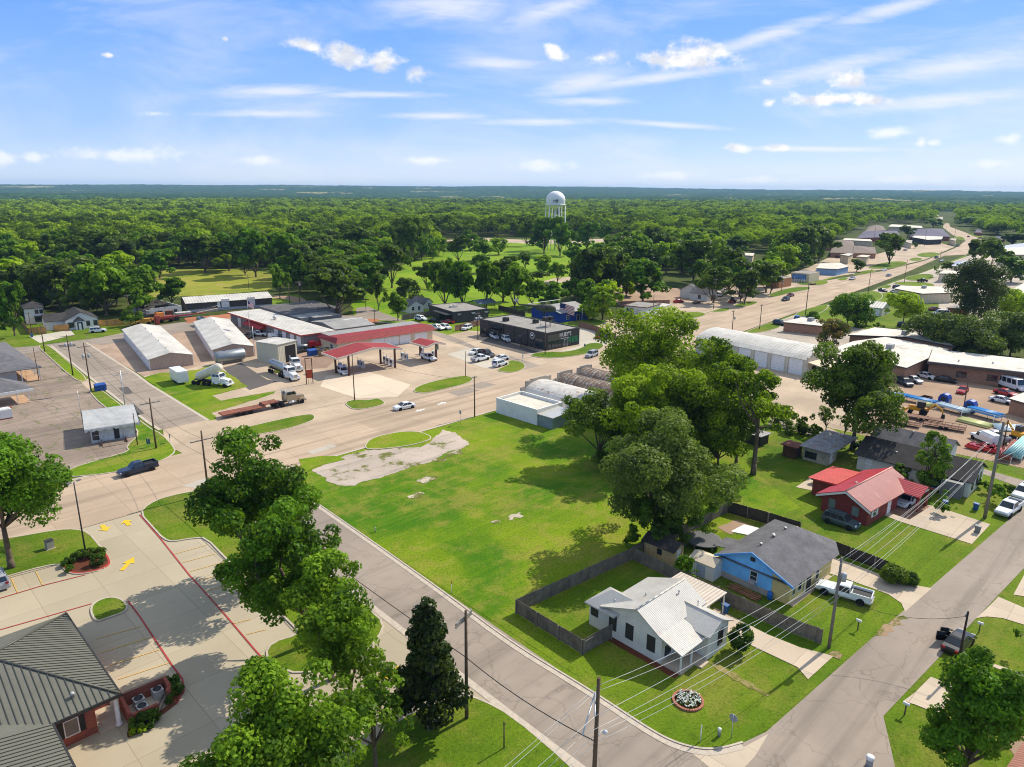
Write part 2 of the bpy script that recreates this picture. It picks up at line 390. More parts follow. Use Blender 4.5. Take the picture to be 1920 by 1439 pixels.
# ------------------------------------------------------------------ ground
GR = grassmat('lawn_grass', (74,106,18), (110,132,26), (142,130,62), .5)
GRL = grassmat('lot_grass', (64,112,12), (126,146,24), (160,142,70), .55)
GRD = grassmat('rough_grass', (52,68,24), (78,92,34), (110,98,64), .5)
CONC = pave('road_concrete', (194,170,144), (9, 4.6), 0, .2, .001, .12, .12)
CONC2 = pave('forecourt_concrete', (194,172,146), (7.5, 7.5), .04, .42, None, .1, .2)
CONCB = pave('bank_concrete', (186,172,146), (6, 6), .0, .15, None, 0, .08, .03)
CONCD = pave('drive_concrete', (205,186,162), (3.2, 3.2), .0, .2, None, 0, .1, .03)
OLD = pave('old_concrete', (158,140,124), (8, 6.2), .05, .8, .05, .4, .3, .03, .7)
ASP = pave('asphalt', (158,144,130), None, 0, .4, R(45), .3, .16)
ASPS = pave('street_asphalt', (164,149,133), (90, 4.6), R(3)+math.pi/2, .35, R(90), .3, .16)
ASPD = pave('dark_asphalt', (98,92,88), None, 0, .3, None, .1, .12)
DIRT = pave('yard_dirt', (168,140,116), None, 0, .35, None, 0, .2)
REDD = pave('red_dirt', (176,112,78), None, 0, .35, None, 0, .2)
SAND = pave('pale_gravel', (190,174,158), None, 0, .6, R(10), 0, .16, grass=.55); SANDG = pave('grassy_gravel', (196,182,160), None, 0, .6, R(10), 0, .16, grass=.46)
MULCH = pave('mulch', (110,62,42), None, 0, .7, None, 0, .3)
KERB = M('kerb_concrete', (188,174,156), .9, .1, 2); KERBR = M('red_kerb_paint', (176,62,54), .7, .15, 3)
YEL = M('yellow_paint', (226,182,30), .7, .12, 6); YELP = M('faded_yellow_paint', (214,172,96), .8, .15, 4); WHT = M('white_road_paint', (222,216,206), .7, .12, 5); REDP = M('red_line_paint', (170,58,54), .75, .18, 3)
LV = [0]; LAWNP = grassmat('green_lawn', (86,122,22), (124,148,34), (150,144,70), .5)
def sheet(name, pts, mat, lv, smooth=0, jag=0, seed=1):
    """a flat ground surface; lv counts 4 mm steps above the grass"""
    p = list(pts)
    if smooth: p = chaikin(p, smooth)
    if jag:
        rr = random.Random(seed); q = []
        for i in range(len(p)):
            a, b = Vector(p[i]), Vector(p[(i+1) % len(p)]); k = max(1, int((b-a).length/.5))
            for j in range(k): q.append(a.lerp(b, j/k))
        n = len(q); ph = [rr.uniform(0, 6.3) for _ in range(5)]; out = []
        for i in range(n):
            t = (q[(i+1) % n]-q[i-1]).normalized(); w = sum(math.sin(2*math.pi*i*fr/n+ph[k])/(k+1.5) for k, fr in enumerate((9, 17, 31, 53, 80)))
            out.append(tuple(q[i]+Vector((-t.y, t.x))*jag*(w+rr.uniform(-.4, .4))))
        p = out
    if area(p) < 0: p = p[::-1]
    LV[0] += 1; o = MB().face([(x, y, .008+lv*.006+(LV[0] % 11)*.0005) for x, y in p]).build(name, mat, fix=False)
    return tag(o, kind='structure')
def island(name, pts, mat=None, kerb=None, h=.14, smooth=2, kw=.2, base=.0):
    """raised bed of grass held by a kerb"""
    p = chaikin(pts, smooth) if smooth else list(pts)
    if area(p) < 0: p = p[::-1]
    q = inset(p, kw)
    o = MB().face([(x, y, base+h-.015) for x, y in q]).build(name, mat or GR, fix=False); tag(o, kind='structure')
    b = MB(); n = len(p)
    for i in range(n):
        j = (i+1) % n
        b.face([(*p[i], base), (*p[j], base), (*p[j], base+h), (*p[i], base+h)])
        b.face([(*p[i], base+h), (*p[j], base+h), (*q[j], base+h), (*q[i], base+h)])
        b.face([(*q[i], base+h), (*q[j], base+h), (*q[j], base+h-.03), (*q[i], base+h-.03)])
    k = b.build('kerb', kerb or KERB, o, fix=False)
    return o
def strip(b, pts, w, z, m=0):
    """painted line of width w through the points"""
    for i in range(len(pts)-1):
        a, c = Vector(pts[i]), Vector(pts[i+1]); d = (c-a).normalized(); n = Vector((-d.y, d.x))*(w/2)
        b.face([(*(a-n), z), (*(c-n), z), (*(c+n), z), (*(a+n), z)], m)
g = MB(); N_ = 48
g.face([(3600*math.cos(2*math.pi*i/N_), 3600*math.sin(2*math.pi*i/N_), -.06) for i in range(N_)])
ground = g.build('ground', GRD, fix=False); tag(ground, kind='structure')
sheet('lawn', [(-120,-60),(150,-60),(150,20),(150,118),(128,140),(60,150),(70,255),(-120,255)], GR, -4)
sheet('lawn', W([(1380,640),(1395,622),(1485,591),(1550,570),(1630,546),(1672,529),(1735,509),(1812,478),(1812,486),(1740,520),(1640,560),(1500,600),(1420,640)]), GR, -2)
road = [(-160,101.6),(60,101.8),(130,101.6),(178,103.5),(214,107.6),(255,111),(294,114),(372,121.5),(443,128.5),(585,146)] + W([(1812,478),(1846,447),(1809,436),(1782,426),(1779,419),(1770,419),(1768,427),(1786,441),(1811,452),(1790,466),(1735,489),(1660,508)]) + [(344,146),(275,139),(234,134),(200,129),(165,125),(130,121.6),(29,121),(-160,121)]
sheet('road', road, CONC, 6)
# paved lots along both sides of the highway
sheet('lot', [(130,121),(165,124)] + W([(1330,585),(1450,552),(1560,520),(1660,505),(1735,487),(1790,463),(1760,455),(1700,462),(1640,478),(1560,480),(1520,500),(1440,530),(1360,540),(1280,545),(1230,575),(1140,600),(1100,625)]) + [(160,150),(150,170),(128,168)], CONC2, 1)
sheet('lot', W([(1380,640),(1395,624),(1485,593),(1550,573),(1630,548),(1672,531),(1732,511),(1810,482),(1850,470),(1925,490),(2000,560),(2000,640),(1700,640),(1560,650)]), pave('lot_concrete', (190,176,158), (7, 7), .1, .35, None, .4, .2), 1)
sheet('forecourt', [(54,121),(128,121)] + W([(985,678),(880,650),(815,626),(700,618),(600,630),(440,600),(360,612),(268,706),(391,789)]) , CONC2, 1)
sheet('yard', W([(268,706),(362,690),(402,676),(480,668),(500,650),(440,606),(360,612),(290,625),(192,640),(165,645)]), pave('stained_concrete', (178,152,130), (8,8), .05, .5, None, .3, .25), 2)
sheet('lane', W([(-120,668),(30,652),(60,650),(190,633),(300,610),(440,592),(560,578),(620,590),(600,604),(440,606),(190,648),(165,643),(96,651),(60,662),(-120,700)]), ASP, 3)
sheet('loading_yard', W([(345,597),(440,588),(520,577),(590,583),(600,590),(440,596),(350,606)]), REDD, 4, 0, .4)
sheet('street', [G(*p) for p in ((96,649),(190,725),(277,792),(300,807),(382,789),(391,789),(280,721),(255,702),(162,643))], ASPS, 5)
sheet('street_patch', W([(237,763),(250,757),(271,777),(258,779)]), ASPD, 7); sheet('street_patch', W([(222,728),(240,726),(249,738),(234,740)]), ASPD, 7); sheet('street_patch', W([(108,648),(140,645),(143,650),(112,652)]), ASPD, 7)
sheet('street', [(124,121.5),(132,121.5),(134,135)] + W([(985,672),(925,665),(850,632),(790,613),(765,604),(720,588),(690,575),(668,578),(668,592),(745,612),(815,629),(880,652),(960,677)]), ASP, 4)
sheet('cross_lane', W([(560,600),(640,592),(720,592),(765,606),(700,606),(640,604)]), ASP, 3)
sheet('old_lot', W([(-200,720),(-100,680),(72,650),(85,664),(131,706),(149,716),(165,731),(181,748),(191,762),(240,800),(262,820),(235,848),(207,857),(120,884),(0,925),(-200,975)]), OLD, 3, 0, .25)
sheet('drive_apron', W([(150,716),(165,711),(191,727),(166,731)]), CONC2, 5)
sheet('bank_lot', [(-90,10),(36.4,10),(37,50),(37.4,62),(37.5,101.7),(-90,101.7)], CONCB, 2)
sheet('street', [(36.2,10),(37,50),(37.9,80),(38.5,101.7),(49,101.7),(47.3,90),(46,70),(44.1,36),(43.8,43.6),(44.0,34),(43.75,27.5),(43.92,25),(44.8,23.05),(46.05,21.85),(48,20.9),(50.7,20.1),(70,18.6),(90.2,16.9),(130,13.5),(130,8),(95.2,10.9),(59.7,13.8),(52,10),(50,4),(37,4)], ASP, 5)
gq = [(47.6,99),(47.1,90),(46.05,72),(44.9,55)]+[(43.8,43.6),(44.0,34),(43.75,27.5),(43.92,25),(44.8,23.05),(46.05,21.85),(48,20.9)]; g2_ = MB(); strip(g2_, chaikin([(x-.28, y-.2*(y < 26)) for x, y in gq], 3, False), .55, .07); tag(g2_.build('gutter', KERB, fix=False), kind='structure')
sheet('gutter', [(36.4,36.5),(37.3,61.5),(37.9,85),(38.5,85),(38.0,61.5),(37.1,36.5),(36.8,26),(36.1,26)], KERB, 7)
sheet('junction_pad', [G(*p) for p in ((1290,1408),(1325,1416),(1352,1415),(1395,1402),(1441,1377),(1415,1420),(1385,1452),(1330,1440))], CONCD, 7)
k_ = MB(); strip(k_, chaikin([(x+.1, y) for x, y in gq], 3, False), .18, .13)
for f_ in list(k_.f):
    a = [k_.v[i] for i in f_]
    for i in range(4): k_.face([a[i], a[(i+1) % 4], (*a[(i+1) % 4][:2], 0), (*a[i][:2], 0)])
tag(k_.build('kerb', KERB, fix=False), kind='structure')
gm = MB(); strip(gm, W([(96,649),(190,725),(277,792),(300,807)]), .6, .05); strip(gm, W([(162,643),(255,702),(280,721),(391,789)]), .6, .05); strip(gm, [(-160,121.2),(28,121.2)], .5, .06); strip(gm, [(58,101.6),(97,101.6)], .5, .06); tag(gm.build('gutter', KERB, fix=False), kind='structure')
# right-hand yards, lane, drives
sheet('lane', W([(1447,784),(1595,820),(1632,838),(1700,850),(1845,880),(1925,903),(2100,950),(2100,985),(1925,919),(1845,890),(1690,860),(1620,847),(1590,832),(1440,797)]), ASP, 3)
sheet('lot', W([(1290,720),(1376,672),(1512,707),(1560,690),(1640,735),(1640,760),(1600,822),(1447,786)]), CONC2, 2)
sheet('yard', W([(1600,820),(1630,750),(1690,700),(1737,700),(1925,738),(2100,780),(2100,920),(1925,880),(1845,862),(1700,833)]), DIRT, 1)
sheet('yard_grass', W([(1545,800),(1632,820),(1700,833),(1700,846),(1632,834),(1590,817)]), GR, 4, 0, .2)
D_ = CONCD
for nm, pts in (('driveway', [(1655,966),(1727,945),(1760,952),(1857,984),(1822,1021),(1765,1003),(1685,978)]), ('driveway', [(1550,1075),(1560,1045),(1595,1057),(1647,1077),(1710,1097),(1747,1104),(1697,1148),(1690,1132),(1665,1115),(1575,1082)]),
        ('path', [(1475,1132),(1487,1139),(1560,1082),(1547,1075)]), ('driveway', [(1340,1140),(1440,1191),(1500,1215),(1563,1231),(1515,1275),(1495,1252),(1440,1226),(1395,1205),(1325,1165)]),
        ('driveway', [(1830,1160),(1850,1142),(1872,1120),(1930,1145),(1990,1170),(1990,1210),(1925,1174),(1880,1160),(1850,1157)]), ('driveway', [(1900,1116),(1920,1079),(1960,1090),(1960,1120),(1925,1120)]),
        ('driveway', [(1693,1316),(1715,1300),(1745,1270),(1800,1292),(1760,1340),(1715,1322)])):
    sheet(nm, W(pts), D_, 7)
sheet('dirt_path', W([(1328,1246),(1338,1241),(1390,1270),(1443,1304),(1440,1308),(1380,1278)]), pave('worn_path', (150,136,84), None, 0, .5, None, 0, .25, grass=.5), 4, 1, .12)
SOILG = pave('soil_and_grass', (164,136,108), None, 0, .5, None, 0, .2, grass=.5)
for pts in ([(1640,1190),(1660,1170),(1700,1150),(1690,1168),(1660,1195),(1632,1196)], [(1550,1228),(1566,1222),(1582,1232),(1572,1240)]): sheet('bare_soil', W(pts), SOILG, 8, 1, .3)
for pts in ([(1806,1227),(1925,1266),(1925,1272),(1802,1232)], [(1790,1238),(1870,1262),(1925,1290),(1925,1298),(1860,1270),(1785,1244)]): sheet('wheel_track', W(pts), D_, 6, 0, .08)
sheet('soil', W([(1800,1270),(1930,1300),(1990,1400),(1960,1480),(1880,1400),(1870,1345),(1900,1320)]), DIRT, 3, 1, .3)
sheet('gravel_patch', W([(480+x/4, 800+y/4) for x, y in ((425,325),(560,270),(640,235),(700,215),(820,180),(860,178),(1060,165),(1230,155),(1330,105),(1400,22),(1480,50),(1560,90),(1600,130),(1540,165),(1430,200),(1300,265),(1050,345),(880,400),(740,440),(640,445),(530,412),(470,360))]), SAND, 4, 0, .3, 3)
for k, (x, y, w, h) in enumerate(((802,899,34,7),(782,930,24,6),(828,861,40,4),(852,850,30,5),(965,968,22,4),(930,978,12,3))):
    pc = G(x, y); sc_ = .011*y/9
    sheet('gravel_patch', [(pc[0]+math.cos(a)*w*.055*(y/900), pc[1]+math.sin(a)*h*.16) for a in np.linspace(0, 6.28, 14)[:-1]], SANDG, 5, 0, .45, 10+k)
sheet('lawn', [(44.8,36),(46.2,70),(48.2,47),(66.5,45),(96,37),(104,48),(112,52),(131,56),(131,20),(120,14.2),(95.2,17.2),(70,18.6),(50.7,20.2),(48,20.9),(46.05,21.85),(44.8,23.05),(43.92,25),(43.75,27.5),(44,34)], GR, -.6); sheet('lawn', [(52,9),(59.7,13.8),(95.2,10.9),(150,6),(150,-40),(40,-40)], GR, -.6); sheet('lawn', [(131,56),(112,52),(104,48),(97,60),(97,100),(140,101),(140,60)], GRL, -.6)
sheet('lawn', W([(-100,700),(-100,610),(40,607),(190,603),(240,612),(190,632),(60,650)]), GR, -.6); sheet('lawn', W([(760,640),(800,590),(920,575),(1000,590),(1100,600),(1160,600),(1200,640),(1150,650),(1000,640)]), LAWNP, -.6); sheet('lawn', W([(480,556),(560,552),(600,590),(520,584)]), LAWNP, -.6); sheet('lawn', W([(760,604),(700,600),(735,607),(815,626)]), LAWNP, 5)
sheet('lawn', W([(1220,590),(1330,560),(1480,530),(1700,470),(1720,478),(1480,545),(1330,590)]), GR, -.6); sheet('lawn', W([(1500,600),(1560,572),(1700,540),(1760,560),(1760,610),(1640,620)]), GR, 2)
# vacant lot turf, meadow and cemetery lawn
sheet('lot_turf', [(48,101.6),(66,101.6),(95,101.6),(97,101.6),(97,60),(104,48),(96,37),(66.5,45),(48.2,47),(45.2,48),(46.2,70),(47.6,90)], GRL, 0)
sheet('meadow', W([(240,530),(300,506),(420,504),(520,512),(545,535),(480,548),(350,556),(250,560)]), grassmat('meadow_grass', (112,132,34), (150,150,52), (176,150,90), .7, .5), 0, 1, 1.2)
LAWN = grassmat('park_grass', (92,134,18), (132,160,30), (156,150,60), .5, .6)
sheet('park_lawn', W([(640,590),(700,530),(740,505),(820,470),(900,452),(1000,448),(1190,452),(1240,470),(1160,520),(1080,545),(1030,570),(960,585),(820,600),(740,606)]), LAWN, 0, 1, 1)
sheet('park_road', W([(815,452),(900,446),(1000,451),(1100,449),(1200,446),(1200,451),(1100,456),(1000,458),(900,452),(830,458)]), CONC2, 2)
sheet('park_road', W([(1005,532),(1040,522),(1072,519),(1095,512),(1100,516),(1072,528),(1040,533),(1010,540)]), CONC2, 2)
sheet('dirt_lot', W([(1130,548),(1180,530),(1250,538),(1300,545),(1300,565),(1220,572),(1140,570)]), DIRT, 2, 1, .5)
sheet('dirt_track', W([(505,553),(560,556),(590,572),(575,575),(540,562),(500,558)]), DIRT, 2, 1, .3)
sheet('dirt_patch', W([(640,608),(700,596),(720,604),(660,612)]), REDD, 5, 1, .3)
# paved patches of another tone
sheet('asphalt_pad', W([(418,690),(452,681),(500,712),(520,716),(468,732),(440,712)]), ASPD, 4)
sheet('stained_pad', W([(545,668),(600,655),(640,668),(612,690),(560,694),(530,680)]), pave('brown_concrete', (160,132,112), (8,8), .05, .5, None, .4, .2), 4)
sheet('pale_pad', W([(612,705),(690,697),(770,722),(745,745),(672,748),(640,738),(600,725)]), pave('pale_concrete', (222,202,176), (7,7), .04, .12, None, 0, .06), 4)
sheet('pale_pad', W([(838,665),(880,652),(930,672),(945,680),(925,692),(905,690)]), pave('white_concrete', (198,188,170), (7,7), .04, .12, None, 0, .06), 4)
sheet('pale_pad', W([(905,640),(919,634),(1012,662),(1040,662),(1090,648),(1090,652),(1062,664),(1005,668),(920,645)]), MATS['white_concrete'], 5)
sheet('asphalt_pad', W([(918,632),(1010,660),(1018,662),(980,664),(900,643)]), ASPD, 6)
sheet('pale_pad', W([(1080,615),(1100,612),(1150,640),(1135,648),(1090,652),(1086,646)]), MATS['white_concrete'], 4)
sheet('pale_pad', W([(55,632),(132,619),(140,628),(75,644)]), MATS['white_concrete'], 6)
PATCHC = pave('patch_concrete', (186,176,160), (7,7), .04, .2, None, 0, .06)
sheet('road_patch', W([(340,912),(385,897),(405,902),(372,917)]), PATCHC, 8); sheet('road_patch', W([(575,848),(622,833),(632,838),(586,853)]), PATCHC, 8)
sheet('road_patch', W([(840,737),(880,727),(900,733),(862,744)]), ASP, 8); sheet('road_patch', W([(880,724),(905,716),(930,722),(900,730)]), ASP, 8)
sheet('forecourt', [(41,120.6),(57,120.6),(55,126),(53,140),(43.4,137),(40.4,128)], CONC2, 3)
# islands of grass with kerbs
isl = 'grass_island'
island(isl, W([(432,817),(445,806),(500,793),(560,780),(585,777),(592,782),(588,790),(540,806),(470,819),(440,820)]))
island(isl, W([(652,763),(645,756),(665,750),(690,752),(708,747),(720,753),(723,759),(700,765),(678,769),(660,768)]))
island(isl, W([(772,734),(785,724),(820,714),(850,708),(876,705),(889,711),(880,719),(850,727),(805,738),(785,738)]))
island(isl, W([(927,696),(945,688),(955,683),(950,678),(965,676),(982,681),(987,689),(975,697),(955,700)]))
island(isl, W([(990,666),(1020,660),(1060,661),(1090,654),(1100,645),(1122,643),(1136,649),(1118,660),(1080,669),(1030,673),(1005,671)]))
island(isl, W([(682,838),(695,822),(750,810),(788,810),(815,822),(790,832),(750,840),(690,845)]), GRL)
sheet('grass_verge', W([(560,862),(600,856),(630,856),(648,862),(625,868),(590,876),(570,890)]), GRL, 8)
island(isl, W([(120,897),(122,882),(207,857),(242,847),(235,838),(262,815),(245,795),(191,762),(163,731),(178,728),(190,731),(230,762),(280,803),(305,815),(330,842),(326,853),(300,867),(250,879),(200,890)]), GRL, None, .13, 1)
island(isl, W([(70,650),(83,647),(95,650),(130,680),(168,714),(150,717),(131,706),(85,664)]), GRL, None, .14, 1)
sheet('grass_verge', W([(268,709),(300,700),(370,694),(395,685),(410,690),(440,708),(465,725),(400,742),(415,752),(480,740),(520,733),(515,738),(440,762),(398,775),(405,787),(391,789),(330,752)]), GRL, 6, 0, .2)
for pts in ([(1205,603),(1240,592),(1300,585),(1325,588),(1320,594),(1270,603),(1225,608)], [(1330,585),(1350,579),(1372,578),(1365,584),(1345,586)], [(1372,575),(1395,566),(1425,566),(1412,573),(1385,577)], [(1395,624),(1430,610),(1450,604),(1470,612),(1440,622),(1410,626)], [(1440,552),(1480,540),(1518,538),(1522,543),(1490,548),(1445,560)], [(1490,530),(1540,525),(1558,530),(1540,536),(1500,535)], [(1568,524),(1580,521),(1592,521),(1588,526),(1574,527)],
        [(1485,592),(1510,580),(1545,571),(1556,575),(1540,588),(1510,596)], [(1570,563),(1610,550),(1640,545),(1660,555),(1640,570),(1600,568)], [(1592,516),(1620,508),(1640,506),(1642,510),(1620,516)], [(1622,502),(1660,492),(1690,490),(1706,494),(1680,504),(1640,505)], [(1642,541),(1660,535),(1674,536),(1668,541),(1650,543)], [(1668,531),(1700,528),(1750,532),(1755,538),(1700,537)], [(1690,524),(1715,515),(1750,514),(1752,524),(1715,528)], [(1702,487),(1715,483),(1730,485),(1728,489),(1710,490)], [(1714,478),(1740,473),(1768,476),(1755,482),(1730,483)],
        [(1785,446),(1800,443),(1812,449),(1805,452)], [(1808,437),(1830,440),(1850,446),(1840,449)]):
    island(isl, W(pts), GR, None, .13, 2)
nk = [(37.3,61.5),(37.8,80),(38.2,96)]
island(isl, W([(262,964),(275,948),(310,932),(400,915),(470,902)]) + [(36,101.4),(38,99.5),(38.2,96),(37.8,80),(37.3,61.5),(36.9,56)] + W([(715,1165),(722,1180),(690,1226),(640,1250),(560,1268),(515,1252),(495,1230),(508,1206),(562,1190),(545,1172),(425,1052),(385,1010),(362,1011),(322,1018),(305,1012),(285,990)]), GR, None, .14, 1)
island(isl, W([(752,1348),(800,1325),(868,1302),(905,1313),(960,1342),(1068,1433),(1110,1480),(900,1640),(560,1640),(640,1440),(700,1385)]), GR, None, .14, 1)
island(isl, W([(-60,1022),(30,1008),(110,994),(145,993),(168,1000),(185,1020),(204,1044),(208,1056),(192,1070),(160,1078),(132,1078),(118,1068),(112,1058),(50,1072),(-60,1106)]), GR, None, .14, 1)
island(isl, W([(167,1145),(178,1130),(205,1120),(230,1124),(242,1138),(236,1150),(200,1162),(178,1170)]), GR, None, .16, 2)
o_ = island('mulch_bed', W([(116,1064),(125,1052),(150,1040),(185,1030),(200,1040),(207,1052),(206,1060),(190,1070),(160,1077),(132,1077)]), MULCH, KERBR, .165, 1)
# painted lines
mk = MB(); z_ = .008+10*.006; z2 = z_
for pts in ([(262,966),(302,1012),(355,1079),(425,1157),(480,1222),(500,1243)], [(-60,1140),(0,1123),(80,1099),(160,1079)], [(0,1182),(78,1160),(172,1133)], [(240,1128),(262,1157),(325,1252),(342,1274),(345,1297),(330,1322)]): strip(mk, W(pts), .16, z_, 0)
for a, b_ in (((327,1040),(387,1023)),((342,1056),(405,1039)),((355,1073),(420,1055)),((372,1090),(430,1074)),((387,1109),(445,1093)),((435,1171),(470,1162)),((462,1191),(500,1181)),((180,1199),(267,1175)),((190,1225),(282,1196)),((205,1249),(300,1219)),((222,1275),(320,1243)),((21,1085),(34,1114)),((67,1072),(81,1099))): strip(mk, W([a, b_]), .11, z_, 1)
def arrow(x, y, ang, L=2.6, m=2, w=1.0, bend=0):
    c_, s_ = math.cos(ang), math.sin(ang); X, Y = G(x, y)
    T = lambda u, v: (X+u*c_-v*s_, Y+u*s_+v*c_, z_)
    mk.face([T(-L/2, -w*.22), T(.1, -w*.22), T(.1, w*.22), T(-L/2, w*.22)], m); mk.face([T(.1, -w*.6), T(L/2, 0), T(.1, w*.6)], m)
arrow(196, 991, R(-92), 2.4, 2, 1.3); arrow(238, 981, R(88), 2.2, 2, 1.3); arrow(240, 1058, R(48), 3.2, 2, 1.2); arrow(716, 1270, R(5), 2.4, 2, 1.2); arrow(738, 1259, R(185), 1.6, 2, 1.0)
arrow(788, 770, R(184), 2.6, 3, 1.3); arrow(829, 757, R(4), 2.6, 3, 1.3)
tag(mk.build('road_markings', [REDP, YELP, YEL, WHT], fix=False), kind='structure')
dl = MB()
for i in range(26):
    X = -20+i*9
    if X < 150: strip(dl, [(X, 108.2), (X+3, 108.2)], .1, z_); strip(dl, [(X, 114.6), (X+3, 114.6)], .1, z_)
tag(dl.build('lane_markings', M('worn_paint', (206,186,160), .8, .2, 2), fix=False), kind='structure')
# far hills with their woods
def hnoise(x, y, sc, seed):
    out = np.zeros_like(x); r_ = np.random.default_rng(seed)
    for k in range(5):
        a = r_.uniform(0, 6.28, 3); f_ = sc*(1.7**k)
        for t in a: out += np.sin((x*math.cos(t)+y*math.sin(t))*f_ + r_.uniform(0, 6.28))/(1.6**k)
    return out/4
NA, NR = 620, 250
az = np.linspace(R(-12), R(102), NA); rr = 1900*np.exp(np.linspace(0, math.log(11800/1900), NR))
A_, R_ = np.meshgrid(az, rr); X_ = R_*np.cos(A_); Y_ = R_*np.sin(A_)
t_ = (R_-1900)/(9000-1900)
azd = np.degrees(A_)-45
ridge = 58 + 16*np.exp(-((azd-16)/14)**2) + 10*np.exp(-((azd+4)/10)**2) - 34*np.exp(-((azd+42)/14)**2) + 8*hnoise(X_, Y_, .0011, 2)
ridge2 = 10 + 9*hnoise(X_, Y_, .0016, 5)
Z_ = -6 + ridge*np.clip((R_-4800)/3600, 0, 1)**1.3 + ridge2*np.clip((R_-2200)/1500, 0, 1)
rg = np.random.default_rng(3)
Z_ += rg.uniform(0, 9, Z_.shape)*np.clip((R_-1900)/300, 0, 1) + 4*hnoise(X_, Y_, .02, 8)
v = np.stack([X_, Y_, Z_], -1).reshape(-1, 3); ii = np.arange(NA*NR).reshape(NR, NA)
fc = np.stack([ii[:-1, :-1], ii[1:, :-1], ii[1:, 1:], ii[:-1, 1:]], -1).reshape(-1, 4)
me = bpy.data.meshes.new('hills'); me.vertices.add(len(v)); me.vertices.foreach_set('co', v.ravel()); me.loops.add(fc.size); me.loops.foreach_set('vertex_index', fc.ravel()[::-1].copy())
me.polygons.add(len(fc)); me.polygons.foreach_set('loop_start', np.arange(len(fc))*4); me.polygons.foreach_set('loop_total', np.full(len(fc), 4)); me.update(); me.validate()
hmat, nt, b = newmat('far_woods'); pos = nt.n('ShaderNodeNewGeometry').outputs['Position']
a1 = nt.noise(nt.map(pos, (1,1,.2)), .028, 4, .7); a2 = nt.noise(nt.map(pos, (1,1,0)), .0022, 4, .6)
cc = nt.mix(nt.ramp(a1, .35, .68), lin((20,38,20)), lin((80,112,46)))
cc = nt.mix(nt.math('MULTIPLY', nt.ramp(a2, .3, .6), .5), cc, lin((38,62,34)))
a3 = nt.noise(nt.map(pos, (1,1,0), (0,0,R(45)), (900,100,0)), .0013, 3, .5)
cc = nt.mix(nt.math('MULTIPLY', nt.ramp(a3, .63, .66), .7), cc, lin((176,160,112)))
nt.l(cc, b.inputs['Base Color']); b.inputs['Roughness'].default_value = 1; b.inputs['Specular IOR Level'].default_value = 0
me.materials.append(hmat); tag(link('hills', me), kind='structure')
# ------------------------------------------------------------------ buildings
GL = glass(); WH = M('white_trim', (226,224,218), .6, .06, 2); CHAR = M('charcoal_trim', (52,50,50), .6, .1, 2)
WROOF = M('white_metal_roof', (206,199,186), .5, .12, .25, 0, .4, ((150,138,122), .54, .45), ('x', 1.0), .035, .3)
WROOFY = M('white_metal_roof_b', (206,199,186), .5, .12, .25, 0, .4, ((150,138,122), .54, .45), ('y', 1.0), .035, .3)
STUC = M('white_siding', (222,219,208), .8, .06, .6, dirt=((150,140,120), .62, .3), rib=('z', .22), ribw=.1, ribd=.25)
SHG = M('grey_shingles', (104,102,104), .95, .16, .6, dirt=((70,68,70), .56, .5), bumps=.6); SHD = M('charcoal_shingles', (62,58,57), .95, .2, .7, bumps=.6); SHB = M('brown_shingles', (128,112,100), .95, .18, .7, bumps=.5)
TANM = M('tan_metal_siding', (182,156,138), .6, .06, .5, rib=('xy', .3), ribw=.2, ribd=.35)
GRYM = M('grey_metal_siding', (126,124,124), .6, .08, .5, rib=('xy', .4), ribw=.15, ribd=.3); DGRM = M('dark_metal_siding', (70,66,64), .65, .1, .5, rib=('xy', .45), ribw=.15, ribd=.35)
REDM = M('red_metal_roof', (172,58,56), .5, .12, .5, 0, .5, ((206,130,118), .55, .4), ('x', .45), .1, .35)
CREAM = M('cream_block', (214,196,166), .8, .08, .8, dirt=((150,124,96), .6, .4)); GRAVR = M('grey_flat_roof', (150,144,136), .95, .14, .3, dirt=((96,90,84), .6, .5), bumps=.4); WFLAT = M('white_flat_roof', (208,200,184), .85, .1, .2, dirt=((140,128,112), .56, .6))
DOORW = M('white_door', (232,232,230), .5, .05, 1, rib=('z', .5), ribw=.06, ribd=.3); BRK = brick('red_brick', (156,74,54), (150,130,112)); BRKT = brick('tan_brick', (172,122,92), (170,150,130)); BRKD = brick('dark_red_brick', (146,54,44), (120,70,60)); BRKW = brick('charcoal_brick', (66,62,58), (58,54,52))
ROOFV = M('vent_metal', (196,194,190), .4, .1, 4, .3)
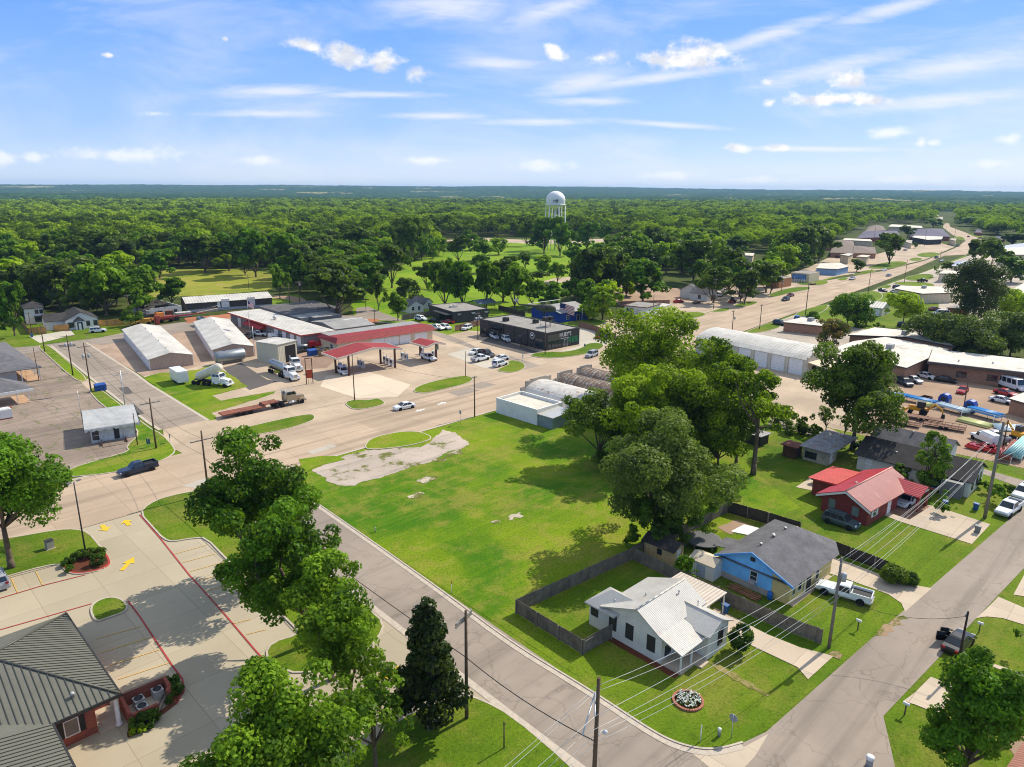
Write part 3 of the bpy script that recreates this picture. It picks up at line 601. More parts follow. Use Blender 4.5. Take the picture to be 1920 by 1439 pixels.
class Bd:
    """one building: an Empty at its near corner; x runs along the highway, y away from it"""
    def __init__(s, name, label, cat, c=None, r=None, l=None, at=None, w=None, d=None, rot=None, group=None):
        C = at if at else G(*c)
        if rot is None: rot = 0.0
        else: rot = R(rot)
        if r:
            q = G(*r); rot = math.atan2(q[1]-C[1], q[0]-C[0]); w = math.hypot(q[0]-C[0], q[1]-C[1])
            if l and abs(rot) > R(16): rot = R(16)*(1 if rot > 0 else -1)
        if l:
            q = G(*l); dx, dy = q[0]-C[0], q[1]-C[1]
            if not r: rot = math.atan2(dy, dx)-math.pi/2
            d = abs(-dx*math.sin(rot)+dy*math.cos(rot))
        s.rot = rot; s.w = w; s.d = d; s.o = thing(name, label, cat, (C[0], C[1], 0), rot, group)
    def P(s, face, u, k, z):
        return {'f': (u, -k, z), 'l': (-k, u, z), 'r': (s.w+k, u, z), 'k': (u, s.d+k, z)}[face]
    def bar(s, b, face, u0, u1, z0, z1, k0, k1, m=0):
        p, q = s.P(face, u0, k0, z0), s.P(face, u1, k1, z1)
        b.box(min(p[0], q[0]), max(p[0], q[0]), min(p[1], q[1]), max(p[1], q[1]), z0, z1, m)
    def part(s, name, mb, mat, parent=None, label=None):
        o = mb.build(name, mat, parent or s.o)
        if label: o['label'] = label
        return o
    def box(s, name, x0, x1, y0, y1, z0, z1, mat, parent=None, label=None): return s.part(name, MB().box(x0, x1, y0, y1, z0, z1), mat, parent, label)
    def wall(s, h, mat, x0=0, x1=None, y0=0, y1=None, base=None, name='wall'):
        o = s.box(name, x0, s.w if x1 is None else x1, y0, s.d if y1 is None else y1, -.1, h, mat)
        return o
    def gwall(s, h, hr, mat, axis='y', x0=0, x1=None, y0=0, y1=None, name='wall', rp=.5):
        x1 = s.w if x1 is None else x1; y1 = s.d if y1 is None else y1
        if axis == 'y': p = [(x0, -.1), (x1, -.1), (x1, h), (x0+(x1-x0)*rp, hr), (x0, h)]; a, b = y0, y1
        else: p = [(y0, -.1), (y1, -.1), (y1, h), (y0+(y1-y0)*rp, hr), (y0, h)]; a, b = x0, x1
        return s.part(name, MB().sideprism(p, a, b, axis), mat)
    def groof(s, h, hr, mat, axis='y', x0=0, x1=None, y0=0, y1=None, o=.4, t=.12, rp=.5, oe=None, name='roof', cap=None):
        x1 = s.w if x1 is None else x1; y1 = s.d if y1 is None else y1; oe = o if oe is None else oe
        a0, a1, b0, b1 = (x0, x1, y0-oe, y1+oe) if axis == 'y' else (y0, y1, x0-oe, x1+oe)
        rm = a0+(a1-a0)*rp; z0 = h-(hr-h)/(rm-a0)*o; z1 = h-(hr-h)/(a1-rm)*o
        b = MB(); e = .03
        for p in ([(a0-o, z0+e), (rm, hr+e), (rm, hr+t+e), (a0-o, z0+t+e)], [(rm, hr+e), (a1+o, z1+e), (a1+o, z1+t+e), (rm, hr+t+e)]): b.sideprism(p, b0, b1, axis)
        r = s.part(name, b, mat)
        if cap:
            q = MB()
            if axis == 'y': q.tube((rm, b0, hr+t), (rm, b1, hr+t), .12)
            else: q.tube((b0, rm, hr+t), (b1, rm, hr+t), .12)
            s.part('ridge_cap', q, cap, r)
        return r
    def hip(s, h, hr, mat, x0, x1, y0, y1, r0, r1, t=.16, name='roof'):
        """hip roof with its ridge from r0 to r1 (x, y)"""
        b = MB(); z = h+t
        A, B, C, D = (x0, y0, z), (x1, y0, z), (x1, y1, z), (x0, y1, z); E, F_ = (*r0, hr), (*r1, hr)
        if abs(r1[0]-r0[0]) >= abs(r1[1]-r0[1]): b.face([A, B, F_, E]); b.face([B, C, F_]); b.face([C, D, E, F_]); b.face([D, A, E])
        else: b.face([A, B, E]); b.face([B, C, F_, E]); b.face([C, D, F_]); b.face([D, A, E, F_])
        lo = [(p[0], p[1], h) for p in (A, B, C, D)]
        for i, (p, q) in enumerate(((A, B), (B, C), (C, D), (D, A))): b.face([lo[i], lo[(i+1) % 4], q, p])
        b.face(lo[::-1]); return s.part(name, b, mat)
    def flat(s, h, mat, wmat, par=.4, x0=0, x1=None, y0=0, y1=None, t=.25, o=0):
        x1 = s.w if x1 is None else x1; y1 = s.d if y1 is None else y1
        x0 -= o; y0 -= o; x1 += o; y1 += o
        r = s.box('roof', x0+(t if par else 0), x1-(t if par else 0), y0+(t if par else 0), y1-(t if par else 0), h, h+.12, mat)
        if par:
            b = MB(); b.box(x0-.02, x1+.02, y0-.02, y0+t, h, h+par); b.box(x0-.02, x1+.02, y1-t, y1+.02, h, h+par); b.box(x0-.02, x0+t, y0+t, y1-t, h, h+par); b.box(x1-t, x1+.02, y0+t, y1-t, h, h+par)
            s.part('parapet', b, wmat)
        return r
    def win(s, face, u, z, w, h, fm=None, pm=None, bars=1, name='window', fw=.08, y=0, shut=None):
        """window in the face, u and z its lower corner; y shifts it along the face normal"""
        b = MB(); fw_ = fw
        s.bar(b, face, u-fw, u, z-fw, z+h+fw, -.02+y, .05+y); s.bar(b, face, u+w, u+w+fw, z-fw, z+h+fw, -.02+y, .05+y)
        s.bar(b, face, u, u+w, z-fw, z, -.02+y, .07+y); s.bar(b, face, u, u+w, z+h, z+h+fw, -.02+y, .05+y)
        for i in range(bars): s.bar(b, face, u, u+w, z+h*(i+1)/(bars+1)-.025, z+h*(i+1)/(bars+1)+.025, -.02+y, .035+y)
        o = s.part(name, b, fm or WH)
        q = MB(); s.bar(q, face, u, u+w, z, z+h, -.02+y, .02+y); s.part('pane', q, pm or GL, o)
        if shut:
            for k in (-1, 1):
                q = MB(); s.bar(q, face, u-.09-.42 if k < 0 else u+w+.09, u-.09 if k < 0 else u+w+.51, z-.05, z+h+.05, -.02+y, .06+y); s.part('shutter', q, shut, o)
        return o
    def door(s, face, u, w=.95, h=2.1, mat=None, name='door', y=0, handle=True, z=0, fm=None):
        b = MB(); s.bar(b, face, u, u+w, z, z+h, -.02+y, .045+y); o = s.part(name, b, mat or DOORW)
        q = MB(); s.bar(q, face, u-.07, u, z, z+h+.07, -.02+y, .07+y); s.bar(q, face, u+w, u+w+.07, z, z+h+.07, -.02+y, .07+y); s.bar(q, face, u, u+w, z+h, z+h+.07, -.02+y, .07+y)
        s.part('door_frame', q, fm or WH, o)
        if handle:
            q = MB(); s.bar(q, face, u+w-.16, u+w-.1, z+1, z+1.12, .04+y, .1+y); s.part('handle', q, CHAR, o)
        return o
def vents(B, pts, h=.5, r=.14, roof=None):
    for x, y, z in pts: B.part('roof_vent', MB().lathe([(r*.7, -.2), (r*.7, h*.6), (r*1.3, h*.62), (r*1.2, h*.9), (r*.3, h)], (x, y, z), 'z', 10), ROOFV, roof)
def acbox(B, x, y, z, w=1.6, d=1.2, h=1.0, mat=None):
    o = B.box('roof_unit', x, x+w, y, y+d, z, z+h, mat or M('hvac_grey', (150,150,148), .5, .1, 3))
    B.part('fan', MB().lathe([(d*.36, 0), (d*.36, .06), (d*.1, .08)], (x+w/2, y+d/2, z+h), 'z', 12), CHAR, o)
# --- twin storage buildings
for nm, lab, c, r, l, h in (('storage_building', 'long white roofed storage building beside the side street, tan front wall', (282,695), (363,685), (191,639), 2.75), ('storage_building', 'long white roofed storage building behind the grey tank, four red signs on front', (401,676), (477,669), (295,626), 2.8)):
    B = Bd(nm, lab, 'storage building', c, r, l, group='twin storage buildings'); B.gwall(h, h+1.15, TANM, 'y'); B.groof(h, h+1.15, WROOFY, 'y', o=.25, t=.1)
    n = 20; st = (B.d-1)/n
    for i in range(n): B.door('l', .5+i*st+.15, st-.4, 2.25, DOORW, 'roll_up_door', handle=False)
    B.box('corner_trim', -.06, .08, -.06, .08, 0, h, WH); B.box('corner_trim', B.w-.08, B.w+.06, -.06, .08, 0, h, WH)
    q = MB(); q.box(-.3, -.18, -.2, B.d+.2, h-.14, h+.02); B.part('gutter', q, WH)
    vents(B, [(B.w/2, B.d*k, h+1.2) for k in (.12, .35, .58, .8)], .4)
    if '401' in str(c):
        for i in range(4): B.part('sign', MB().box(2.4+i*1.5, 3.5+i*1.5, -.08, -.02, 1.75, 2.4), M('maroon_sign', (140,72,58), .6, .1))
# --- workshop with white flat roof and red edge
B = Bd('workshop', 'long grey workshop with flat white roof edged in red, flagpole in front', 'workshop', (570,654), (628,645), (441,607)); hh = 3.9
B.wall(hh, GRYM); B.box('roof', -.9, B.w+.3, -.5, B.d+.3, hh, hh+.16, WROOF); B.part('roof_edge', MB().box(-1.0, -.9, -.6, B.d+.4, hh-.2, hh+.18).box(-.9, B.w+.4, -.6, -.5, hh-.2, hh+.18), M('red_fascia', (176,66,50), .6, .1, 2))
for k in (.02, .10, .2, .3): B.door('l', B.d*k+.6, 2.4, 3.1, DOORW, 'roll_up_door', handle=False)
B.door('l', B.d*.84, 2.2, 3.0, DOORW, 'roll_up_door', handle=False); B.win('l', B.d*.15, 1, 1.2, 1.2); B.win('l', B.d*.26, 1, 1.2, 1.2); B.door('l', B.d*.4, 1, 2.2, CHAR)
B.part('awning', MB().hexa([(-2.2, B.d*.47, 2.3), (-.01, B.d*.47, 2.3), (-.01, B.d*.72, 2.3), (-2.2, B.d*.72, 2.3), (-2.1, B.d*.47, 2.45), (-.01, B.d*.47, 3.5), (-.01, B.d*.72, 3.5), (-2.1, B.d*.72, 2.45)]), M('red_awning', (168,40,42), .8, .1, 2))
B.part('turbine_vent', MB().lathe([(.4, 0), (.3, .3), (.6, .45), (.7, .9), (.3, 1.25)], (B.w*.5, B.d*.55, hh+.16), 'z', 12), ROOFV)
# --- grey metal buildings behind the workshop
GROOF = M('grey_metal_roof', (158,154,148), .55, .1, .3, rib=('x', .9), ribw=.05, ribd=.25, dirt=((110,104,98), .6, .4)); DROOF = M('dark_membrane_roof', (96,92,90), .85, .15, .3, dirt=((140,136,130), .6, .5))
B = Bd('metal_building', 'grey gable metal building between the workshop and red trimmed station building', 'metal building', (630,636), (703,626), None, d=17); B.gwall(2.9, 3.8, GRYM, 'x'); B.groof(2.9, 3.8, GROOF, 'x', o=.2, cap=ROOFV); vents(B, [(B.w*.2, 9, 3.8), (B.w*.75, 9, 3.8)])
B = Bd('metal_building', 'low grey building with pale roof right behind the white roofed workshop', 'metal building', (590,613), (640,607), None, d=13); B.wall(2.9, GRYM); B.flat(2.9, GROOF, GRYM, .1); acbox(B, -1.2, .5, 0)
B = Bd('metal_building', 'grey building with a dark flat roof beneath the big round tree', 'metal building', (600,601), (632,597), None, d=22); B.wall(3.4, GRYM, -12, B.w+2, 0, B.d); B.flat(3.4, DROOF, GRYM, .12, -12, B.w+2); vents(B, [(2, 5, 3.4), (-5, 9, 3.4), (4, 14, 3.4)])
B = Bd('metal_building', 'narrow grey building with pale roof strip along the workshop back wall', 'metal building', (575,612), (588,610), None, d=14); B.wall(2.8, GRYM, -2); B.flat(2.8, GROOF, GRYM, .1, -2)
# --- station building with red mansard
B = Bd('station_building', 'long cream fuel station building with red mansard edge and white garage doors', 'fuel station building', (634,664), (811,637), None, d=11); hh = 3.1
B.wall(hh, CREAM); B.box('roof', .3, B.w-.3, .3, B.d, hh+1.0, hh+1.12, GROOF); q = MB(); B.part('mansard', q.hexa([(-.9, -1, hh), (B.w+.9, -1, hh), (B.w+.9, B.d+.3, hh), (-.9, B.d+.3, hh), (.2, .2, hh+1.35), (B.w-.2, .2, hh+1.35), (B.w-.2, B.d, hh+.9), (.2, B.d, hh+.9)]), M('red_mansard', (146,42,42), .7, .12, 1, rib=('x', .35), ribw=.15, ribd=.3))
for k, ww in ((.34, 4), (.475, 2.2), (.55, 2.2), (.635, 3.6), (.80, 4.2)): B.door('f', B.w*k, ww, 2.6, DOORW, 'garage_door', handle=False)
B.win('l', 3, 1, 1.4, 1.1)
# --- fuel canopies
def canopy(label, rb, rf, el, er, cols, zr, ze, grp='fuel canopies'):
    A, Bq = G(*rf, zr), G(*rb, zr); L_, Rr = G(*el, ze), G(*er, ze)
    rot = math.atan2(Bq[1]-A[1], Bq[0]-A[0])-math.pi/2
    o = thing('fuel_canopy', label, 'fuel canopy', (A[0], A[1], 0), rot, grp)
    wx = (L_[0]-A[0])*math.cos(rot)+(L_[1]-A[1])*math.sin(rot); wr = (Rr[0]-A[0])*math.cos(rot)+(Rr[1]-A[1])*math.sin(rot); D = math.hypot(Bq[0]-A[0], Bq[1]-A[1])
    b = MB()
    for x in (wx, wr): b.hexa([(x, 0, ze-.05), (0, 0, zr-.05), (0, D, zr-.05), (x, D, ze-.05), (x, 0, ze+.1), (0, 0, zr+.1), (0, D, zr+.1), (x, D, ze+.1)])
    b.build('roof', M('red_canopy_roof', (152,48,46), .7, .08, .6, rib=('y', .45), ribw=.08, ribd=.25), o)
    f_ = MB()
    for x in (wx, wr):
        for y in (-.12, D): f_.hexa([(x, y, ze-.32), (0, y, zr-.32), (0, y+.12, zr-.32), (x, y+.12, ze-.32), (x, y, ze+.16), (0, y, zr+.16), (0, y+.12, zr+.16), (x, y+.12, ze+.16)])
        f_.box(min(x, x+(.12 if x > 0 else -.12)), max(x, x+(.12 if x > 0 else -.12)), -.12, D+.12, ze-.32, ze+.16)
    f_.build('fascia', M('cream_fascia', (218,204,184), .6, .08, 2), o)
    for c in cols:
        X, Y = G(*c); x = (X-A[0])*math.cos(rot)+(Y-A[1])*math.sin(rot); y = -(X-A[0])*math.sin(rot)+(Y-A[1])*math.cos(rot)
        zt = ze+(zr-ze)*(1-min(1, abs(x)/abs(wx if x < 0 else wr)))-.05
        MB().box(x-.2, x+.2, y-.2, y+.2, 0, zt).build('column', M('brown_steel', (84,48,36), .6, .12, 2), o)
    return o
canopy('large red gable canopy over the fuel pumps on brown posts', (669,643), (699,653), (637,675), (757,655), [(630,700),(655,705),(714,682),(741,690)], 6.0, 4.7)
canopy('small red gable canopy over two pumps, nearer the dark restaurant', (786,635), (817,643), (800,651), (835,645), [(788,668),(818,677)], 5.3, 4.6)
PUMP = M('pump_grey', (70,74,76), .5, .1, 3); PUMPW = M('pump_white', (214,214,210), .5, .05, 3)
def pump(x, y, label, rot=0, grp='fuel pumps'):
    o = thing('fuel_pump', label, 'fuel pump', (*G(x, y), 0), rot, grp)
    MB().box(-.55, .55, -.9, .9, 0, .15).build('plinth', CONCD, o)
    b = MB().box(-.28, .28, -.5, .5, .15, 1.9); b.build('cabinet', PUMPW, o); MB().box(-.31, .31, -.34, .34, .9, 1.65).build('panel', PUMP, o)
    MB().path([(0, .5, 1.5), (0, .66, 1.9), (0, .62, 2.7)], .03).build('hose_mast', CHAR, o); MB().path([(0, -.5, 1.5), (0, -.66, 1.0), (0, -.58, .5)], .03).build('hose', CHAR, o)
for x, y, lb in ((638,694,'fuel pump behind the white car under the large canopy'), (647,698,'fuel pump between car and post under the large canopy'), (674,689,'fuel pump beside the lone utility pole'), (680,691,'white fuel pump right of lone utility pole'), (722,681,'back fuel pump of the three on the long island'), (728,684,'middle fuel pump of the three on the long island'), (735,687,'front fuel pump of the three on the long island'), (755,674,'left fuel pump of the pair between the two canopies'), (762,677,'right fuel pump of the pair between the two canopies'), (792,664,'fuel pump at rear post of the small canopy'), (813,671,'fuel pump beside the white pickup under small canopy')): pump(x, y, lb)
B = Bd('fuel_cabinet', 'grey steel sign box on the front post of small canopy', 'sign box', at=G(818,677), w=.9, d=.5); B.o.location.z = 3.1; B.box('case', -.45, .45, -.55, -.25, 0, 1.4, M('sign_green', (120,130,110), .5, .2, 3))
# --- wash bay with truck in it
B = Bd('wash_bay', 'tall beige metal truck bay with white roof and dark open door', 'truck bay', (523,684), (553,676), (500,673)); hh = zat((523,684), 662); hh = max(5.2, hh)
B.w = max(B.w, 6.5); B.wall(hh, M('beige_metal', (196,190,166), .6, .06, .6, rib=('xy', .5), ribw=.1, ribd=.25)); B.box('roof', -.2, B.w+.2, -.2, B.d+.2, hh, hh+.14, WROOF)
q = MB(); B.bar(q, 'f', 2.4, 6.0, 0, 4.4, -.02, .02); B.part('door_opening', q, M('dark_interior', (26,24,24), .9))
# --- dark restaurant
B = Bd('restaurant', 'dark grey brick restaurant with large white name sign on its front', 'restaurant', (1025,658), (1086,646), (919,625)); hh = zat((1025,658), 627)
B.wall(hh, BRKW); B.flat(hh, GRAVR, M('dark_coping', (74,70,66), .7, .1), .35)
for k in (.0, .27, .46, .62, .85): q = MB(); B.bar(q, 'l', B.d*k, B.d*k+.35, 0, hh+.2, .0, .18); B.part('pilaster', q, CHAR)
q = MB(); B.bar(q, 'l', B.d*.64, B.d*.82, 2.9, 3.05, 0, 1.8); B.bar(q, 'l', B.d*.64, B.d*.82, 3.6, 3.75, 0, 1.2); B.part('awning', q, CHAR)
for k in (.36, .54, .9): B.win('l', B.d*k, 1.1, 1.1, 1.6, CHAR)
B.door('l', B.d*.72, 1.6, 2.4, CHAR); B.win('l', B.d*.05, .5, 3.2, 2.4, CHAR)
q = MB(); B.bar(q, 'f', .4, B.w*.62, 2.5, 4.3, 0, .06); B.part('sign_panel', q, M('olive_panel', (86,84,70), .7, .08))
for k in range(5): B.win('f', .7+k*1.35, .4, 1.15, 1.9, CHAR, bars=0)
B.door('f', B.w*.52, 1.5, 2.3, glass('door_glass', (.05,.06,.07)))
for k in range(3): B.win('f', B.w*.66+k*1.35, 1.1, 1.15, 1.8, CHAR, M('green_screen', (36,120,72), .5, .4, 2), bars=0)
def text(body, size, mat, parent, loc, rot, name='lettering', ext=.02):
    c = bpy.data.curves.new(name, 'FONT'); c.body = body; c.size = size; c.extrude = ext; c.align_x = 'CENTER'; c.resolution_u = 3
    t = bpy.data.objects.new('tmp', c); COL.objects.link(t); bpy.context.view_layer.update()
    me = bpy.data.meshes.new_from_object(t.evaluated_get(bpy.context.evaluated_depsgraph_get())); bpy.data.objects.remove(t); bpy.data.curves.remove(c)
    me.materials.clear(); me.materials.append(mat); o = link(name, me, parent, loc, rot); return o
LET = M('white_letters', (228,226,220), .6, .03)
tt = text("HUEY'S", 1.45, LET, B.o, (B.w*.55, -.09, hh-1.5), (math.pi/2, 0, 0), ext=.04); tt.scale = (1.05, 1.15, 1)
q = MB(); [q.box(B.w*.41+i*.6, B.w*.41+i*.6+.42, -.1, -.06, hh-2.1, hh-1.95) for i in range(6)]; B.part('sub_line', q, LET)
q = MB(); q.lathe([(.95, 0), (.95, .05)], (0, 0, 0), 'x', 24); em = B.part('emblem', q, LET); em.location = (-.1, B.d*.2, 3.5)
q = MB(); q.lathe([(.78, 0), (.78, .02)], (0, 0, 0), 'x', 20); q.box(-.04, 0, -.5, .5, -.15, .15, 1); q.hexa([(-.03, -.3, .15), (-.01, -.3, .15), (-.01, .3, .15), (-.03, .3, .15), (-.03, -.05, .55), (-.01, -.05, .55), (-.01, .05, .55), (-.03, .05, .55)], 1); e2 = q.build('emblem_mark', [CHAR, LET], em); e2.location = (-.02, 0, 0)
acbox(B, B.w*.25, B.d*.72, hh+.12, 1.5, 1.5, 1.2, CHAR); acbox(B, B.w*.62, B.d*.45, hh+.12, 1.4, 1.4, 1.1, CHAR)
fr = MB()
for x in (0, 3.2, 6.2):
    for y in (0, 2.2): fr.tube((B.w*.45+x*.6, B.d*.22+y, hh), (B.w*.45+x*.6, B.d*.22+y, hh+2.0), .07, n=6)
fr.box(B.w*.45, B.w*.45+3.8, B.d*.22-.1, B.d*.22+2.3, hh+1.95, hh+2.05); fo = B.part('roof_frame', fr, CHAR)
for x in (.2, 2.1): B.box('kitchen_unit', B.w*.45+x, B.w*.45+x+1.3, B.d*.22+.3, B.d*.22+1.9, hh+2.05, hh+3.1, CHAR, fo)
# --- blue hall, grey shop, small houses near the park
B = Bd('hall', 'bright blue building with a pale metal roof behind the flagpole', 'hall', (1050,606), (1103,598), None, d=15); BLUE = M('royal_blue_siding', (20,62,150), .6, .1, .6, rib=('xy', .4), ribw=.12, ribd=.3); B.gwall(3.4, 5.2, BLUE, 'x'); B.groof(3.4, 5.2, GROOF, 'x', o=.5); B.win('f', 3, 1, 1.2, 1.2); B.door('f', 8, 1.2, 2.1, CHAR)
B = Bd('shop_building', 'dark grey flat roofed shop with three small black signboards', 'shop', (850,607), (916,600), (806,592)); hh = zat((850,607), 587); B.wall(hh, DGRM); B.flat(hh, GRAVR, DGRM, .3); acbox(B, B.w*.3, B.d*.5, hh+.1, 2.5, 1.5, .7, WFLAT)
for f_, u in (('l', B.d*.1), ('f', 1.2), ('f', B.w*.48), ('f', B.w*.86)):
    q = MB(); B.bar(q, f_, u, u+2.2, hh-1.3, hh-.2, 0, .12); so_ = B.part('sign_board', q, CHAR)
    if f_ == 'f': q = MB(); B.bar(q, f_, u+.3, u+1.9, hh-.65, hh-.5, .12, .14); B.bar(q, f_, u+.5, u+1.7, hh-.95, hh-.82, .12, .14); B.part('sign_line', q, LET, so_)
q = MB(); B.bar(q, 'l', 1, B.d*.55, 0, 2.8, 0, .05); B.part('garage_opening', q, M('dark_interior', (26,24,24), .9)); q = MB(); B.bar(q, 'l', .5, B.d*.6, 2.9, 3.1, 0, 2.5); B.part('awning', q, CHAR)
B = Bd('house', 'small white gabled house among trees behind the dark shop', 'house', (767,588), (794,585), None, d=9); B.gwall(2.6, 4.4, STUC, 'y'); B.groof(2.6, 4.4, SHG, 'y'); [B.win('f', B.w*k, .9, 1, 1.3) for k in (.2, .62)]
B = Bd('house', 'tiny white house with grey roof tucked behind trees by shop', 'house', (797,580), (811,578), None, d=8); B.gwall(2.4, 3.9, STUC, 'y'); B.groof(2.4, 3.9, SHG, 'y'); B.win('f', B.w*.4, .9, .9, 1.2)
B = Bd('carport', 'open carport with a blue grey metal roof beside the dark shop', 'carport', (898,584), (930,580), None, d=7); BGR = M('blue_grey_metal_roof', (112,126,138), .5, .1, .5, rib=('x', .5), ribw=.08, ribd=.3); B.groof(2.6, 3.7, BGR, 'x', o=.3); [B.box('post', x-.08, x+.08, y-.08, y+.08, 0, 2.6, CHAR) for x in (.3, B.w-.3) for y in (.3, 6.7)]
# --- dark warehouse, ruin, houses on the far left
B = Bd('warehouse', 'long dark warehouse with low white roof and loading doors by the meadow', 'warehouse', (351,587), (511,575), (333,581)); hh = zat((351,587), 570); B.d = 16; B.gwall(hh, hh+1.3, DGRM, 'x'); B.groof(hh, hh+1.3, WROOF, 'x', o=.3); q = MB(); B.bar(q, 'f', 0, B.w, 0, 1.0, 0, .1); B.part('plinth', q, M('pale_blockwork', (170,170,176), .8, .1))
for k in (.395, .70): B.door('f', B.w*k, 2.8, 2.9, DOORW, 'loading_door', handle=False, z=1.1, fm=CHAR)
B.door('f', B.w*.35, .9, 2.0, DOORW, z=1.1); B.win('f', B.w*.36, 2.2, .4, .5, bars=0)
q = MB(); q.hexa([(B.w*.1, -1.8, 0), (B.w*.34, -1.8, 0), (B.w*.34, -.1, 0), (B.w*.1, -.1, 0), (B.w*.1, -1.8, .05), (B.w*.34, -1.8, 1.1), (B.w*.34, -.1, 1.1), (B.w*.1, -.1, .05)]); B.part('ramp', q, CONCD)
q = MB(); [q.tube((B.w*(.1+.24*i/8), -1.8, 1.1*i/8), (B.w*(.1+.24*i/8), -1.8, 1.1*i/8+1), .03, n=5) for i in range(9)]; q.tube((B.w*.1, -1.8, 1), (B.w*.34, -1.8, 2.1), .03, n=5); B.part('railing', q, ROOFV)
B = Bd('ruined_building', 'derelict white walled building with a collapsed dark roof', 'derelict building', (283,597), (342,590), None, d=18); DW = M('peeling_white_wall', (198,194,188), .9, .12, 1, dirt=((96,86,78), .52, .8)); B.wall(3.3, DW, 0, B.w, 0, .3); B.wall(2.4, DW, 0, .3, .3, B.d); B.wall(3.2, DW, B.w-.3, B.w, .3, B.d); B.wall(3, DW, 0, B.w, B.d-.3, B.d)
q = MB(); rr_ = random.Random(4)
for i in range(46):
    x, y = rr_.uniform(-1.5, B.w-4), rr_.uniform(.5, B.d-3); z = rr_.uniform(1.0, 3.4)*(1-.35*(x < 3)); w_, d_ = rr_.uniform(1.5, 5), rr_.uniform(1.2, 3); t1, t2 = rr_.uniform(-.8, .8), rr_.uniform(-.8, .8)
    q.hexa([(x, y, z), (x+w_, y, z+t1), (x+w_, y+d_, z+t1+t2), (x, y+d_, z+t2), (x, y, z+.1), (x+w_, y, z+t1+.1), (x+w_, y+d_, z+t1+t2+.1), (x, y+d_, z+t2+.1)])
B.part('roof', q, M('burnt_roofing', (64,58,54), .95, .3, 1.2, bumps=.8), label='collapsed dark roofing'); q = MB(); [q.tube((rr_.uniform(-4, 3), rr_.uniform(0, 8), 0), (rr_.uniform(-5, 4), rr_.uniform(0, 8), rr_.uniform(.4, 3)), .1, n=5) for _ in range(26)]; B.part('fallen_timber', q, M('grey_timber', (128,120,112), .9, .2))
B.door('f', B.w*.42, 1.2, 2.2, DOORW); B.win('f', B.w*.15, .9, 1.1, 1.1, CHAR); B.win('f', B.w*.28, 1, .9, 1.1, CHAR); B.win('f', B.w*.75, 1, 1, 1.1, CHAR)
B = Bd('house', 'white single storey house with dark roof and arched black doorway', 'house', (125,620), (185,614), None, d=13); PW = M('white_brick_paint', (224,222,216), .8, .05, .8); B.gwall(3.1, 5.4, PW, 'y'); B.groof(3.1, 5.4, SHD, 'y', o=.5, oe=.4); B.wall(2.9, PW, -5, 0, 3, 12); B.groof(2.9, 4.6, SHD, 'x', -5, 1, 3, 12)
B.wall(2.7, PW, B.w*.28, B.w*.55, -1.4, -.02, name='porch'); B.groof(2.7, 4.0, SHD, 'y', B.w*.26, B.w*.57, -1.5, .1, o=.2, name='porch_roof'); q = MB(); B.bar(q, 'f', B.w*.33, B.w*.5, 0, 2.5, 1.4, 1.45); B.part('door_opening', q, CHAR); q = MB(); B.bar(q, 'f', B.w*.37, B.w*.45, 0, 2.1, 1.45, 1.5); B.part('door', q, DOORW)
B.win('f', B.w*.07, .8, 1.6, 1.5, CHAR); B.win('f', B.w*.64, .9, .9, 1.5, CHAR); B.win('f', B.w*.87, .9, 1, 1.5, CHAR)
B = Bd('house', 'tall white two storey house with black trim at the tree line', 'house', (50,609), (85,606), None, d=9); B.wall(5.2, PW); B.hip(5.2, 7.0, SHD, -.4, B.w+.4, -.4, B.d+.4, (2.5, B.d/2), (B.w-2.5, B.d/2)); [B.win('f', B.w*k, 3.4, .9, 1.2, CHAR) for k in (.55, .8)]; B.win('f', B.w*.5, .6, 2.6, 1.8, CHAR); B.win('l', 3, 3.4, 1, 1.2, CHAR)
q = MB(); B.bar(q, 'f', B.w*.45, B.w+.3, 2.5, 2.7, 0, 1.8); B.part('porch_roof', q, CHAR)
# --- old motel and painted kiosk on the left lot
B = Bd('motel', 'low white motel wing with a dark grey shingled hip roof', 'motel', at=G(-60,702,0), w=6, d=10, rot=0)
c1, c2, c3 = G(77,690,3.0), G(27,640,3.0), G(31,702,3.0)
B.o.location = (c1[0], c1[1], 0)
B.hip(3.0, 6.2, SHG, -34, .2, .0, c2[1]-c1[1], (-26, (c2[1]-c1[1])/2), (-7, (c2[1]-c1[1])/2)); B.wall(3.0, PW, -34, -4.5, 3.2, c2[1]-c1[1]-1); 
for x, y in ((-.4, .4), (-.4, 6), (-.4, 12), (-4, .4)): B.box('post', x-.08, x+.08, y-.08, y+.08, 0, 3, WH)
B.box('porch_floor', -4.4, 0, .2, c2[1]-c1[1]-1, 0, .1, M('tan_tiles', (196,158,122), .8, .15, 1))
vents(B, [(-9, 3, 4.1), (-8.5, 1.6, 3.6)], .8, .2); MB().box(-14, -12.6, 1.2, 2.6, 3.5, 6.0).build('chimney', BRK, B.o)
B = Bd('motel_office', 'white gabled motel office with dark shingles and a wide eave', 'motel office', at=G(60,730,2.9), w=5, d=8, rot=0)
B.part('roof', MB().hexa([(-26, 0, 2.9), (0, 0, 2.9), (0, 8, 2.9), (-26, 8, 2.9), (-26, 0, 3.05), (0, 0, 3.05), (-6, 8, 5.4), (-26, 8, 5.4)]), SHG); B.wall(2.9, PW, -26, -6.3, .9, 8); B.box('fascia', -26, .05, -.15, 0, 2.6, 3.1, WH)
B.o['label'] = 'white motel office under a dark roof, brick red doorstep and wide porch'; B.o.location.x += .2
q = MB(); q.box(-8.6, -7.2, .78, .9, .9, 2.1); w_ = B.part('window', q, WH); B.part('pane', MB().box(-8.5, -7.3, .74, .8, 1.0, 2.0), GL, w_)
